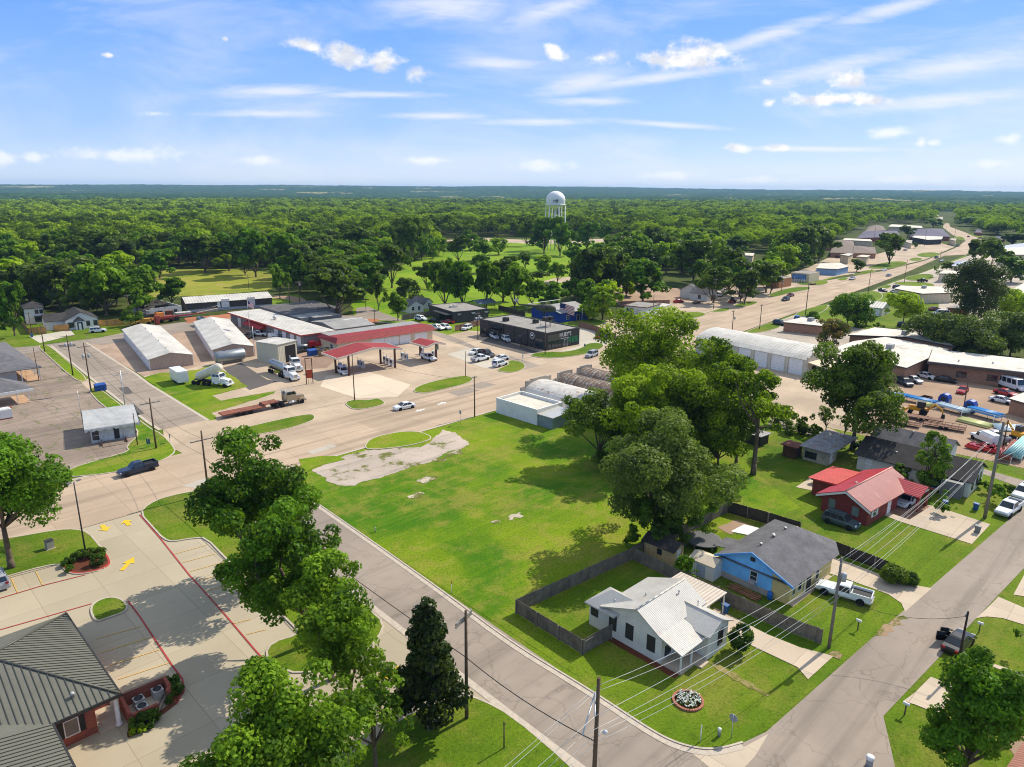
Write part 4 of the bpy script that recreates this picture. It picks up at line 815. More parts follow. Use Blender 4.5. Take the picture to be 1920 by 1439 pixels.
B.box('porch_floor', -6.3, -.6, .4, 8, 0, .1, MATS['tan_tiles']); [B.box('post', x-.06, x+.06, .3, .42, 0, 2.9, WH) for x in (-.9, -3)]; B.box('doorstep', -13, -4.5, -1.6, -.2, 0, .12, M('brick_red_paint', (140,64,52), .8, .15, 2))
o = thing('ice_chest', 'big white slatted chest on a red base, left edge of old lot', 'chest', G(4,786)); MB().box(-3, 1.6, -.9, .9, 0, .25).build('base', MATS['brick_red_paint'], o); b_ = MB().box(-3, 1.6, -.9, .9, .25, 2.0); [b_.box(-3+.35*i, -2.9+.35*i, -.96, -.9, .3, 1.9) for i in range(14)]; b_.build('body', PW, o); MB().box(-2.8, 1.4, -.7, .7, 2.0, 2.12).build('lid', WH, o)
PEEL = M('peeling_white_boards', (214,214,212), .9, .1, 1, dirt=((130,124,116), .54, .7), rib=('xy', .28), ribw=.12, ribd=.35)
B = Bd('kiosk_building', 'small weathered white shop with scalloped roof edge on old lot', 'shop', (173,832), (257,819), (150,804)); hh = 2.9; B.wall(hh, PEEL)
B.part('roof', MB().hexa([(-.9, -1.0, hh), (B.w+.7, -1.0, hh), (B.w+.7, B.d+.6, hh), (-.9, B.d+.6, hh), (-.9, -1.0, hh+.15), (B.w+.7, -1.0, hh+.15), (B.w+.7, B.d+.6, hh+.35), (-.9, B.d+.6, hh+.35)]), M('pale_grey_roofing', (178,177,174), .7, .12, .5, rib=('y', 2.2), ribw=.03, ribd=.5, dirt=((150,146,140), .6, .4)))
q = MB(); n_ = 7; L_ = B.w+1.6
for i in range(n_):
    pts = [(-.9+L_*(i+j/8)/n_, hh+.1) for j in range(9)]; lowp = [(-.9+L_*(i+j/8)/n_, hh-.15-.35*abs(math.cos(math.pi*j/8))) for j in range(9)]
    q.sideprism(pts+lowp[::-1], -1.12, -1.0, 'y')
B.part('scalloped_edge', q, PEEL); q = MB(); [q.box(-1.0, -.9, -.9+i*.6, -.6+i*.6, hh-.15, hh+.3) for i in range(int(B.d/.6)+2)]; [q.box(B.w+.7, B.w+.8, -.9+i*.6, -.6+i*.6, hh-.15, hh+.3) for i in range(int(B.d/.6)+2)]; B.part('rafter_tails', q, CHAR)
B.win('f', .15, .5, 1.1, 1.7); B.win('l', .2, .5, .9, 1.7); q = MB(); B.bar(q, 'f', B.w*.5, B.w*.62, .2, 2.3, 0, .03); B.part('doorway', q, CHAR); B.box('ramp', 1.5, 5.2, -3.4, -.1, -.05, .12, OLD); [B.box('railing', x, x+.12, -2.6, -.1, 0, .5, M('rusty_wood', (96,66,50), .9, .2)) for x in (1.4, 5.3)]
# --- white block shop and rusting quonset roofs on the highway
B = Bd('block_shop', 'white block shop with a flat white roof behind a parapet', 'shop', at=(95.8,88.9), w=7.4, d=11.4, rot=0); hh = 3.2; B.wall(hh-.7, PW); B.flat(hh-.7, WFLAT, PW, .7, t=.3)
B = Bd('lean_to_shed', 'small corrugated metal shed against the white block shop', 'shed', (1036,806), (1056,799), (1009,797)); MB().box(0, B.w+2.5, 0, B.d, 0, 2.3).build('wall', M('blue_grey_corrugated', (140,152,158), .5, .1, 1, .2, rib=('xy', .3), ribw=.25, ribd=.35), B.o); B.part('roof', MB().hexa([(-.3, -.3, 2.3), (B.w+2.8, -.3, 2.5), (B.w+2.8, B.d+.2, 2.5), (-.3, B.d+.2, 2.3), (-.3, -.3, 2.4), (B.w+2.8, -.3, 2.65), (B.w+2.8, B.d+.2, 2.65), (-.3, B.d+.2, 2.4)]), ROOFV)
o = thing('sign_frame', 'small dark mesh sign frame at the white block shop corner', 'sign frame', G(931,771)); q = MB(); [q.tube((x, 0, 0), (x, 0, 2.6), .04, n=5) for x in (0, 1.6)]; q.build('post', CHAR, o); MB().box(0, 1.6, -.04, .04, 1.7, 2.6).build('panel', M('weathered_panel', (92,90,88), .8, .2), o)
RUST = M('rusty_white_metal', (206,200,190), .6, .12, .5, .1, dirt=((132,80,56), .53, .8)); RUST2 = M('rusted_metal', (132,108,92), .85, .25, .6, dirt=((186,178,168), .46, .75), rib=('y', .9), ribw=.14, ribd=.5)
A_ = G(1000,742)
for i, (xo, wv, hv, mt, lb) in enumerate(((5.6, 10.5, 4.5, RUST, 'white barrel roofed quonset hall streaked with rust'), (16.4, 6.4, 4.4, RUST2, 'brown rusted barrel roof between the white quonset and ribbed one'), (23.1, 6.8, 4.5, RUST2, 'rusted quonset hall with bare curved ribs nearest the big tree'))):
    B = Bd('quonset_hall', lb, 'quonset hall', at=(98.2+xo, 84.6), w=wv, d=16.5, rot=0, group='quonset halls'); n_ = 18; b_ = MB()
    prof = [(wv/2-wv/2*math.cos(math.pi*k/n_), 1.4+(hv-1.4)*math.sin(math.pi*k/n_)) for k in range(n_+1)]
    b_.sideprism([(0, 0)]+prof+[(wv, 0)], 0, 16.2, 'y'); B.part('shell', b_, mt)
    if i:
        q = MB()
        for y in np.arange(.4, 16, .95): q.path([(p[0], y, p[1]+.06) for p in prof], .09, 4)
        B.part('rib', q, M('weathered_rib', (150,138,126), .8, .2, 2))
    f_ = MB(); f_.box(-.2, wv+.2, 16.2, 16.6, 0, 3.6); f_.box(wv*.12, wv*.88, 16.2, 16.6, 3.6, 4.8); f_.box(wv*.28, wv*.72, 16.2, 16.6, 4.8, hv+.5); B.part('false_front', f_, M('grey_stucco', (170,160,148), .9, .15, .6))
# --- white warehouse with garage doors
B = Bd('garage_building', 'long cream garage building with a curved white roof and tall white doors', 'garage building', (1512,707), (1572,690), (1335,655)); hh = zat((1512,707), 676); CRM = M('cream_metal', (206,200,182), .7, .06, .5, rib=('xy', 1.2), ribw=.04, ribd=.25)
B.wall(hh, CRM); n_ = 12; wv = B.w; prof = [(wv*k/n_, hh+2.0*math.sin(math.pi*k/n_)**.8) for k in range(n_+1)]; b_ = MB(); b_.sideprism([(-.25, hh-.05)]+[(p[0], p[1]+.1) for p in prof]+[(wv+.25, hh-.05)], .3, B.d+.3, 'y'); B.part('roof', b_, WROOFY)
f_ = MB(); f_.box(-.2, wv+.2, -.05, .3, hh, hh+.7); f_.box(wv*.12, wv*.9, -.05, .3, hh+.7, hh+1.7); f_.box(wv*.3, wv*.72, -.05, .3, hh+1.7, hh+2.5); B.part('false_front', f_, M('tan_parapet', (192,178,154), .8, .06))
st = 4.9
for i in range(4): B.door('l', 1.4+i*st, 3.5, 3.9, DOORW, 'garage_door', handle=False)
for i in range(5): q = MB(); B.bar(q, 'l', .1+i*st+.2, .1+i*st+.6, 0, hh, 0, .25); B.part('pilaster', q, CRM)
B.part('awning', MB().hexa([(-.2, -5, 2.9), (wv, -5, 2.9), (wv, -.1, 3.6), (-.2, -.1, 3.6), (-.2, -5, 3.05), (wv, -5, 3.05), (wv, -.1, 3.75), (-.2, -.1, 3.75)]), CREAM); [B.box('post', x-.08, x+.08, -4.9, -4.75, 0, 2.9, WH) for x in (.3, wv-.3)]; q = MB(); B.bar(q, 'f', 2, 4, 0, 2.4, 0, .03); B.part('doorway', q, CHAR)
# --- brick school-like complex on the right
STN = M('stained_white_roof', (214,206,192), .9, .1, .12, dirt=((120,110,100), .54, .6), bumps=.3)
B = Bd('brick_complex', 'long flat white roofed brick building with dark fascia along parking lot', 'brick building', (1950,728), None, (1737,702), w=16, rot=0); C_ = (G(1784,699)[0], G(1737,702)[1]); B.d = C_[1]-G(1925,734)[1]+25
B.o.location = (C_[0], C_[1]-B.d, 0); hh = 3.4; B.wall(hh, BRKT); B.box('fascia', -.9, B.w, -.5, B.d+.4, hh, hh+.7, M('brown_fascia', (92,80,70), .8, .1)); B.box('roof', -.7, B.w-.2, -.3, B.d+.2, hh+.7, hh+.8, STN)
for k in range(7): B.win('l', B.d-8-k*6.2, 1.1, 2.0, 1.3, CHAR); vents(B, [(3+2*(k % 3), B.d-6-k*7, hh+.8)], .5, .2)
B.box('vent_cap', 4, 5.4, 14, 15.4, hh+.8, hh+1.3, M('copper_box', (150,96,70), .7, .2))
def flatb(label, pts, hh, wmat, rmat, name='flat_building', cat='building', units=0, fas=None):
    """flat roofed building outlined by the roof corners seen in the photograph"""
    p = [G(x, y, hh) for x, y in pts]; p = p if area(p) > 0 else p[::-1]; cx = sum(a[0] for a in p)/len(p); cy = sum(a[1] for a in p)/len(p)
    o = thing(name, label, cat, (cx, cy, 0)); loc = [(a[0]-cx, a[1]-cy) for a in p]
    MB().prism(inset(loc, .35), -.1, hh-.35).build('wall', wmat, o); MB().prism(loc, hh-.35, hh, 0, 1).build('roof', [fas or M('brown_fascia', (92,80,70), .8, .1), rmat], o)
    for k in range(units):
        x, y = [(.25, .1), (-.3, -.2), (.1, -.35)][k]; w0 = max(a[0] for a in loc)*.9; h0 = max(a[1] for a in loc)*.9
        MB().box(x*w0-1, x*w0+1, y*h0-.8, y*h0+.8, hh, hh+1.1).build('roof_unit', M('hvac_grey', (150,150,148), .5, .1, 3), o)
    return o
flatb('white flat roof wing of the brick complex behind the reddish tree', [(1545,660),(1600,640),(1660,632),(1780,655),(1740,672),(1700,690),(1640,676)], 4.0, BRKT, STN, units=2)
flatb('stained white roofed rear wing by the spreading oaks', [(1590,628),(1640,614),(1720,622),(1775,640),(1790,650),(1700,632)], 3.9, BRKT, STN, units=1)
flatb('small brown brick corner building beside parked white car', [(1891,747),(1925,734),(2040,760),(2060,800),(1925,757)], 3.2, BRKT, WFLAT)
flatb('low brick office with a pale stained roof facing its car park', [(1467,604),(1505,595),(1560,604),(1548,612)], 3.2, BRKT, STN, 'office_building', 'office', 1)
o = flatb('cream entrance canopy on posts beside the white van', [(1690,676),(1728,669),(1740,677),(1705,688)], 3.0, CREAM, CREAM, 'entrance_canopy', 'canopy')
flatb('white flat roofed shop beyond the yellow green tree', [(1676,541),(1690,536),(1775,538),(1790,549),(1730,551)], 4.2, CREAM, WFLAT, 'shop_building', 'shop', 1)
flatb('cream shop with dark brown fascia at the highway, right side', [(1759,513),(1770,507),(1795,508),(1800,514)], 4.5, CREAM, WFLAT, 'shop_building', 'shop')
flatb('long low building with white roof strip behind the tall pine', [(1838,519),(1850,514),(1890,520),(1875,524)], 4.0, CREAM, WFLAT, 'shop_building', 'shop')
flatb('white roofed store far right edge beyond round trees', [(1870,465),(1925,464),(1960,478),(1900,478)], 5, CREAM, WFLAT, 'shop_building', 'store')
flatb('blue grey roofed store at the far right edge', [(1866,463),(1925,455),(1960,462),(1890,472)], 4.6, GRYM, M('pale_blue_roof', (150,160,178), .6, .1, .3), 'shop_building', 'store')
flatb('pale roof at the right edge below the brown gravel lot', [(1893,546),(1925,528),(1960,545),(1925,560)], 3.5, CREAM, STN, 'shop_building', 'building')
flatb('second pale roof touching the right picture edge above green trees', [(1905,565),(1925,558),(1965,568),(1940,580)], 3.5, CREAM, STN, 'shop_building', 'building')
flatb('small flat canopy building hidden below the tall pine', [(1775,577),(1790,572),(1816,572),(1820,580)], 3.0, BRK, GRAVR, 'shop_building', 'building')
flatb('white flat roof canopy shop with light blue side wall', [(1530,503),(1538,494),(1575,493),(1592,500),(1570,505)], 3.6, M('pale_blue_wall', (128,160,196), .7, .1), WFLAT, 'shop_building', 'shop')
flatb('white two storey mobile office near the highway shops', [(1575,478),(1590,475),(1601,476),(1592,480)], 5.4, CREAM, WFLAT, 'mobile_office', 'office')
flatb('second white box office right of the two storey one', [(1605,481),(1616,478),(1632,479),(1626,483)], 4.6, CREAM, WFLAT, 'mobile_office', 'office')
flatb('white fronted shop strip under the purple roofed building', [(1580,450),(1584,447),(1632,449),(1636,453)], 4.2, CREAM, WFLAT, 'shop_building', 'shop')
flatb('tan shop block between big tree and petrol awning', [(1692,452),(1700,450),(1711,451),(1709,457)], 4.2, CREAM, M('tan_roof', (176,164,146), .9, .1), 'shop_building', 'shop')
flatb('white roofed shop row in front of the dark purple roof', [(1710,445),(1715,442),(1768,444),(1766,449),(1740,450)], 4.4, CHAR, WFLAT, 'shop_building', 'shop')
flatb('small kiosk with beige walls at the far bend of highway', [(1780,449),(1785,447),(1794,448),(1792,452)], 4.4, CREAM, M('tan_roof', (176,164,146), .9, .1), 'shop_building', 'kiosk')
flatb('long white far roof below the distant tan building', [(1665,425),(1672,421),(1728,424),(1730,428)], 5, CREAM, WFLAT, 'shop_building', 'store')
flatb('tan tall roofed hall far away on the rise', [(1733,404),(1736,400),(1759,400),(1760,406)], 8, M('far_tan_wall', (170,130,104), .9, .1), M('tan_roof', (176,164,146), .9, .1), 'hall', 'hall')
flatb('lower tan wing beside the distant hall on rise', [(1750,410),(1753,407),(1768,407),(1768,412)], 6, M('far_tan_wall', (170,130,104), .9, .1), M('tan_roof', (176,164,146), .9, .1), 'hall', 'hall')
flatb('pale roof strip in trees beneath the water tower, right of it', [(1234,446),(1240,443),(1270,444),(1273,449)], 4, CREAM, WFLAT, 'shop_building', 'building')
flatb('dark roofed long shed beyond trees left of the tan mural shop', [(1390,504),(1396,498),(1425,500),(1424,507)], 4, DGRM, DROOF, 'long_shed', 'shed')
for lb, pts in (('pair of white domed tanks sheds glimpsed through mid trees', [(1380,478),(1386,474),(1415,475),(1412,480)]), ('white gable roof glimpsed in the far left woods', [(5,470),(12,466),(34,467),(32,474)]), ('pale roof speck in woods near the top left horizon', [(185,398),(187,396),(206,396),(206,399)]), ('white rooftop in distant trees right of the centre tower', [(1100,398),(1104,396),(1120,396),(1118,399)])):
    flatb(lb, pts, 5, CREAM, WFLAT, 'farm_building', 'building')
for k_, (x_, y_) in enumerate(((60,440),(455,418),(748,402),(1335,418),(610,432),(1500,404))): flatb(['pale roof in the woods above the far left meadow','white roof speck deep in woods above the meadow','white roof speck in woods above the domed park tree','white roof in the trees right of the tower past the oak','pale roof among woods over the huge round tree','pale far roof above the dark highway woods'][k_], [(x_-12,y_),(x_-8,y_-3),(x_+14,y_-3),(x_+12,y_)], 6, CREAM, WFLAT, 'farm_building', 'building')
def hipb(label, pts, hh, hr, wmat, rmat, name='shop_building', cat='building'):
    """hip roofed building from its four eave corners in the photograph (near-left, near-right, far-right, far-left)"""
    p = [G(x, y, hh) for x, y in pts]; cx = sum(a[0] for a in p)/4; cy = sum(a[1] for a in p)/4; q = [(a[0]-cx, a[1]-cy) for a in p]
    o = thing(name, label, cat, (cx, cy, 0)); A, B_, C, D = [Vector((*a, hh)) for a in q]
    m1, m2 = (A+D)/2, (B_+C)/2; k = min(.45, (A-D).length/2/(m2-m1).length); E, F_ = m1.lerp(m2, k), m2.lerp(m1, k); E.z = F_.z = hr
    MB().face([A, B_, F_, E]).face([B_, C, F_]).face([C, D, E, F_]).face([D, A, E]).face([D, C, B_, A]).build('roof', rmat, o)
    pl = q if area(q) > 0 else q[::-1]; MB().prism(inset(pl, .6), -.1, hh).build('wall', wmat, o); return o
PUR = M('slate_purple_shingles', (92,86,104), .9, .15, .3)
hipb('motel block with long brown shingle roof beside big oak', [(1556,474),(1644,476),(1640,464),(1562,462)], 3.4, 6.4, BRKT, SHB, 'motel', 'motel'); hipb('upper brown roofed motel wing behind the white offices', [(1545,462),(1602,461),(1600,452),(1556,452)], 3.4, 6, BRKT, SHB, 'motel', 'motel')
hipb('slate purple hip roofed restaurant near the far highway', [(1606,447),(1690,444),(1682,433),(1620,434)], 4, 7.2, BRK, PUR, 'restaurant', 'restaurant'); hipb('wide slate purple roofed building behind the white shop row', [(1706,444),(1782,444),(1768,430),(1712,430)], 4, 8, BRK, PUR, 'restaurant', 'building'); hipb('brown and slate roofed house above the purple restaurant', [(1622,434),(1662,432),(1655,424),(1630,424)], 4, 7.5, BRKT, SHB, 'house', 'building')
hipb('pale blue gable roof behind cream shop by the highway', [(1784,499),(1832,499),(1838,490),(1790,491)], 5, 6.6, CREAM, M('pale_blue_roof', (150,160,178), .6, .1, .3)); hipb('pale hip roof beside parked cars right of dark oak', [(1876,485),(1898,490),(1890,480),(1872,478)], 4, 6, CREAM, M('pale_blue_roof', (150,160,178), .6, .1, .3), 'house', 'house')
hipb('small brick house with purple roof far right by poles', [(1864,449),(1884,452),(1880,445),(1868,443)], 3.2, 5, BRK, PUR, 'house', 'house'); hipb('far red house under trees at the highway bend', [(1828,436),(1842,437),(1840,432),(1830,431)], 3.2, 5, BRK, PUR, 'house', 'house')
B = Bd('metal_shed', 'white gabled metal shed between dark oak and yellow green tree', 'shed', (1652,594), (1667,588), (1600,576)); B.gwall(3.0, 4.6, CRM, 'y'); B.groof(3.0, 4.6, WROOFY, 'y', o=.3); B.door('l', .8, 3, 2.5, DOORW, 'garage_door', handle=False); B.door('f', B.w*.5, 1, 2.1, CHAR)
B = Bd('mural_shop', 'pale shop with blue mural wall by a parked trailer', 'shop', (1516,531), (1535,527), (1486,527)); hh = 4.4; B.wall(hh, CREAM); B.flat(hh, GRAVR, CREAM, .2); q = MB(); B.bar(q, 'l', B.d*.15, B.d*.95, 1.2, 4, 0, .05); B.part('mural', q, M('blue_mural', (92,130,186), .7, .35, .5)); q = MB(); [B.bar(q, 'l', B.d*(.2+.13*i), B.d*(.25+.13*i), 0, 1.6, .05, .9) for i in range(5)]; B.part('buttress', q, WH)
B = Bd('brick_shop', 'tan orange brick building beside lime green tree', 'shop', (1460,541), (1483,537), (1443,537)); B.wall(4.2, brick('orange_brick', (186,126,78), (170,140,110))); B.flat(4.2, GRAVR, CREAM, .3); B.win('f', 3, 2, 1.5, 1.2)
# --- white shop with board and carport, small house with yard
B = Bd('white_shop', 'white shop with billboard on its wall and attached carport', 'shop', (1212,599), (1237,591), (1177,592)); hh = zat((1212,599), 578); B.wall(hh, PW); B.flat(hh, GRAVR, M('maroon_edge', (110,70,60), .8), .25, o=.3); q = MB(); B.bar(q, 'l', 2.2, B.d*.92, .5, hh-.5, 0, .12); bd_ = B.part('billboard', q, WH); q = MB(); B.bar(q, 'l', B.d*.58, B.d*.9, .7, hh-.7, .12, .16); B.part('navy_panel', q, M('navy_panel', (34,46,84), .6, .1), bd_)
q = MB(); B.bar(q, 'l', B.d*.72, B.d*.8, 1.6, hh-.9, .16, .2); [B.bar(q, 'l', B.d*.24, B.d*.5, hh-1.2-.65*i, hh-1.0-.65*i, .12, .15) for i in range(4)]; B.part('billboard_lines', q, M('grey_print', (150,156,170), .7), bd_)
for k in (.1, .55): B.door('f', B.w*k, 3, 2.6, DOORW, 'garage_door', handle=False)
B.box('carport_roof', B.w, B.w+9, -.6, 5.4, 2.7, 2.95, WROOF); [B.box('post', x-.06, x+.06, y-.06, y+.06, 0, 2.7, WH) for x in (B.w+8.6, B.w+6) for y in (-.4, 5)]
B = Bd('house', 'white roadside house with dark grey gables and cluttered porch', 'house', (1325,566), (1358,560), (1287,562)); B.gwall(3, 5.2, PW, 'y', 0, B.w*.55, 0, 8); B.groof(3, 5.2, SHG, 'y', 0, B.w*.55, 0, 8); B.gwall(3.2, 5.8, PW, 'x', B.w*.2, B.w+4, 6, 15); B.groof(3.2, 5.8, SHG, 'x', B.w*.2, B.w+4, 6, 15); B.door('f', 3, 1, 2.1, CHAR); B.win('f', 5, .8, 1.4, 1.4, CHAR); B.win('l', 3, .9, 1.2, 1.4, CHAR); q = MB(); B.bar(q, 'f', B.w*.75, B.w*.95, 0, 2.6, -5.95, -5.9); B.part('doorway', q, CHAR)
# --- near houses
def house_vec(): pass
WRX = M('white_rib_roof', (190,185,176), .45, .07, .4, 0, .4, ((176,154,130), .56, .45), ('x', .23), .16, .24); WRY = M('white_rib_roof_y', (190,186,178), .45, .07, .4, 0, .4, ((168,158,144), .6, .4), ('y', .23), .16, .3)
SCR = M('dark_screen', (58,54,50), .6, .1, 6)
B = Bd('house', 'white cottage with ribbed white metal roof and corner porch, round flower bed in front', 'house', at=(51.75, 29.2), w=7.4, d=11, rot=-1.5)
B.part('wall', MB().sideprism([(2.2, -.1), (9.3, -.1), (9.3, 2.9), (5.0, 4.55), (2.2, 3.0)], 0, 7.6, 'x'), STUC); B.wall(2.7, STUC, 0, 3.4, 9.3, 11.2)
b_ = MB(); prof = [(-.35, 2.35), (2.3, 3.15), (5.0, 4.75), (9.6, 2.95)]
for i in range(3):
    a, c = prof[i], prof[i+1]; b_.sideprism([(a[0], a[1]), (c[0], c[1]), (c[0], c[1]+.12), (a[0], a[1]+.12)], -.45, 7.9 if i else 3.75, 'x')
B.part('roof', b_, WRX); q = MB(); q.tube((-.45, 5.0, 4.88), (7.9, 5.0, 4.88), .1); B.part('ridge_cap', q, WROOF)
B.part('wing_roof', MB().face([(-.5, 7.6, 2.75), (1.6, 6.2, 4.15), (1.6, 9.6, 4.15), (-.5, 11.5, 2.75)]).face([(3.7, 7.6, 2.75), (3.7, 11.5, 2.75), (1.6, 9.6, 4.15), (1.6, 6.2, 4.15)]).face([(-.5, 11.5, 2.75), (1.6, 9.6, 4.15), (3.7, 11.5, 2.75)]).face([(-.5, 7.6, 2.6), (-.5, 11.5, 2.6), (3.7, 11.5, 2.6), (3.7, 7.6, 2.6)]).face([(-.5, 7.6, 2.6), (-.5, 7.6, 2.75), (-.5, 11.5, 2.75), (-.5, 11.5, 2.6)]), WRY)
B.gwall(2.85, 3.75, STUC, 'y', 3.75, 7.4, -.55, 2.2); B.groof(2.85, 3.75, WRY, 'y', 3.75, 7.4, -.55, 3.6, o=.35, oe=.35, name='gable_roof', cap=WROOF)
for y in (3.0, 5.6, 7.7): B.win('l', y, .95, .8, 1.5, SCR, SCR, 0)
B.win('l', 10.1, 1.4, .8, 1.0, SCR, SCR); B.win('f', 5.6, .9, .75, 1.5, SCR, SCR, y=.55)
B.box('porch_floor', 0, 3.75, -.1, 2.2, 0, .3, CONCD); [B.box('post', x-.07, x+.07, -.02, .12, .3, 2.38, WH) for x in (.1, 1.9)]; q = MB(); B.bar(q, 'f', 2.3, 3.2, .3, 2.3, -2.2, -2.14); B.part('door', q, CHAR); q = MB(); B.bar(q, 'f', .6, 1.6, .6, 1.7, -2.2, -2.15); B.part('porch_window', q, GL)
B.box('step', 2.3, 3.6, -.9, -.1, 0, .15, CONCD); vents(B, [(3.0, 6.4, 4.1), (.9, 8.6, 3.2), (5.6, 4.2, 4.3), (6.4, 2.4, 3.6)], .55, .07)
B.box('carport_roof', 7.2, 12.2, 2.4, 8.2, 2.45, 2.6, M('tan_metal_roof', (190,176,160), .5, .08, .5, rib=('y', .4), ribw=.08, ribd=.12)); [B.box('carport_post', x-.06, x+.06, y-.06, y+.06, 0, 2.45, WH) for x in (12, 9) for y in (2.6, 8)]
sheet('planting_bed', [(51.0,29.3),(51.75,29.3),(52.0,37.6),(51.2,37.6)], MULCH, 1, 0, .05)
B = Bd('house', 'house with bright blue side wall, yellow front and grey shingle roof', 'house', at=(70.4, 27.2), w=10.2, d=8.6, rot=-3); YSD = M('pale_yellow_siding', (222,196,130), .8, .06, .8, rib=('z', .2), ribw=.12, ribd=.2); BSD = M('bright_blue_sheathing', (122,196,250), .7, .1, .7, dirt=((54,120,206), .58, .6))
hh = 2.75; B.part('wall', MB().sideprism([(0, -.1), (8.6, -.1), (8.6, hh), (4.6, 4.5), (0, hh)], .02, 10.2, 'x'), YSD); B.part('blue_wall', MB().sideprism([(2.1, .75), (8.62, .75), (8.62, hh), (4.6, 4.5), (2.1, 3.62)], -.05, .02, 'x'), BSD); B.box('foundation', -.08, .02, 2.1, 8.65, -.1, .75, M('grey_block', (176,170,160), .9, .1, 2)); 
E_ = .55; b_ = MB(); A_, B2, C_, D_2 = (-.5, -.6, hh-.1), (10.6, -.6, hh-.1), (13.6, 9.2, hh-.1), (-.5, 9.2, hh-.1); R0, R1 = (-.5, 4.6, 4.75), (9.6, 4.6, 4.75); X2 = (13.6, 1.2, hh-.1)
b_.face([A_, B2, R1, R0]).face([B2, X2, R1]).face([X2, C_, R1]).face([C_, D_2, R0, R1]).face([A_, D_2, C_, X2, B2]); ro = B.part('roof', b_, SHG)
q = MB(); q.hexa([(3.2, 1.0, 3.32), (5.6, 1.6, 3.58), (4.4, 3.4, 4.28), (1.6, 3.0, 4.12), (3.2, 1.0, 3.36), (5.6, 1.6, 3.62), (4.4, 3.4, 4.32), (1.6, 3.0, 4.16)]); B.part('rake_trim', MB().hexa([(-.56, -.6, hh-.3), (-.46, -.6, hh-.3), (-.46, 4.6, 4.55), (-.56, 4.6, 4.55), (-.56, -.6, hh-.05), (-.46, -.6, hh-.05), (-.46, 4.6, 4.8), (-.56, 4.6, 4.8)]).hexa([(-.56, 9.2, hh-.3), (-.46, 9.2, hh-.3), (-.46, 4.6, 4.55), (-.56, 4.6, 4.55), (-.56, 9.2, hh-.05), (-.46, 9.2, hh-.05), (-.46, 4.6, 4.8), (-.56, 4.6, 4.8)]), M('blue_trim', (88,150,210), .7, .08))
vents(B, [(5.2, 5.0, 4.6), (5.6, 5.3, 4.5), (2.2, 5.0, 4.6), (8.3, 5.2, 4.5)], .3, .16); B.win('l', 3.9, 1.2, .8, 1.1, WH, GL, y=.06); acw = MB(); B.bar(acw, 'l', 3.95, 4.65, .95, 1.3, .05, .5); B.part('window_unit', acw, ROOFV); q = MB(); B.bar(q, 'l', 4.3, 4.9, 3.5, 4.0, .05, .1); B.part('gable_vent', q, CHAR)
B.win('f', .6, 1, .7, 1.2, WH, GL); B.win('f', 1.9, 1, .8, 1.2, WH, GL); B.win('f', 6.1, .8, .8, 1.5, WH, SCR); q = MB(); B.bar(q, 'f', 4.0, 5.0, .1, 2.2, 0, .05); B.part('door', q, CHAR); q = MB(); B.bar(q, 'f', 3.3, 3.5, .1, 2.3, .05, .12); B.part('door_frame', q, WH)
B.box('porch_post', 13.0, 13.3, 1.5, 1.8, 0, 2.6, BRK); B.box('porch_post', 13.0, 13.3, 8.4, 8.7, 0, 2.6, BRK); B.part('shed_roof', MB().hexa([(2, 8.6, 2.6), (5, 8.6, 2.6), (5, 11, 2.2), (2, 11, 2.2), (2, 8.6, 2.7), (5, 8.6, 2.7), (5, 11, 2.3), (2, 11, 2.3)]), SHG)
B = Bd('house', 'red brick house with red metal roof and brick carport', 'house', at=(96.6, 28.2), w=13.5, d=6.5, rot=-6); hh = 2.75
B.part('wall', MB().sideprism([(0, -.1), (6.5, -.1), (6.5, hh), (3.0, 4.15), (0, hh)], 0, 9.2, 'x'), BRKD); RMR = M('red_rib_roof_glare', (150,70,65), .45, .1, .5, 0, .4, ((180,116,106), .54, .6), ('x', .3), .14, .25); RMD = M('deep_red_roof', (176,52,60), .45, .1, .6, rib=('x', .3), ribw=.15, ribd=.25)  # front slope's paler pink tone is sun glare put into its colour
b_ = MB(); b_.sideprism([(-.6, 2.5), (3.0, 4.3), (3.0, 4.42), (-.6, 2.62)], -.7, 13.2, 'x', 0); b_.sideprism([(3.0, 4.3), (7.1, 2.5), (7.1, 2.62), (3.0, 4.42)], -.7, 13.2, 'x', 1); B.part('roof', b_, [RMR, RMD]); q = MB(); q.tube((-.7, 3, 4.42), (13.2, 3, 4.42), .12); B.part('ridge_cap', q, M('pink_cap', (206,150,138), .5, .05))
B.part('gable_trim', MB().hexa([(-.74, -.6, 2.2), (-.66, -.6, 2.2), (-.66, 3, 4.0), (-.74, 3, 4.0), (-.74, -.6, 2.5), (-.66, -.6, 2.5), (-.66, 3, 4.32), (-.74, 3, 4.32)]).hexa([(-.74, 7.1, 2.2), (-.66, 7.1, 2.2), (-.66, 3, 4.0), (-.74, 3, 4.0), (-.74, 7.1, 2.5), (-.66, 7.1, 2.5), (-.66, 3, 4.32), (-.74, 3, 4.32)]), WH)
B.wall(2.7, BRKD, 4.2, 10.6, 6.5, 10.2); B.part('wing_roof', MB().hexa([(3.7, 6.4, 2.75), (11, 6.4, 2.75), (11, 10.8, 2.6), (3.7, 10.8, 2.6), (3.7, 6.4, 3.05), (11, 6.4, 3.05), (11, 10.8, 2.72), (3.7, 10.8, 2.72)]), M('brick_red_flat_roof', (196,74,66), .5, .1, .4, rib=('x', .4), ribw=.1, ribd=.2))
for y in (1.3, 4.6): B.win('l', y, 1.0, .8, 1.2, M('sage_screen', (120,134,122), .7), M('sage_screen', (120,134,122), .7))
B.win('f', 1.6, 1.0, .9, 1.2, WH, GL, shut=WH); B.door('f', 6.0, .95, 2.1, DOORW); vents(B, [(4.2, 3.9, 3.8), (6.6, 1.2, 3.1)], .35, .16)
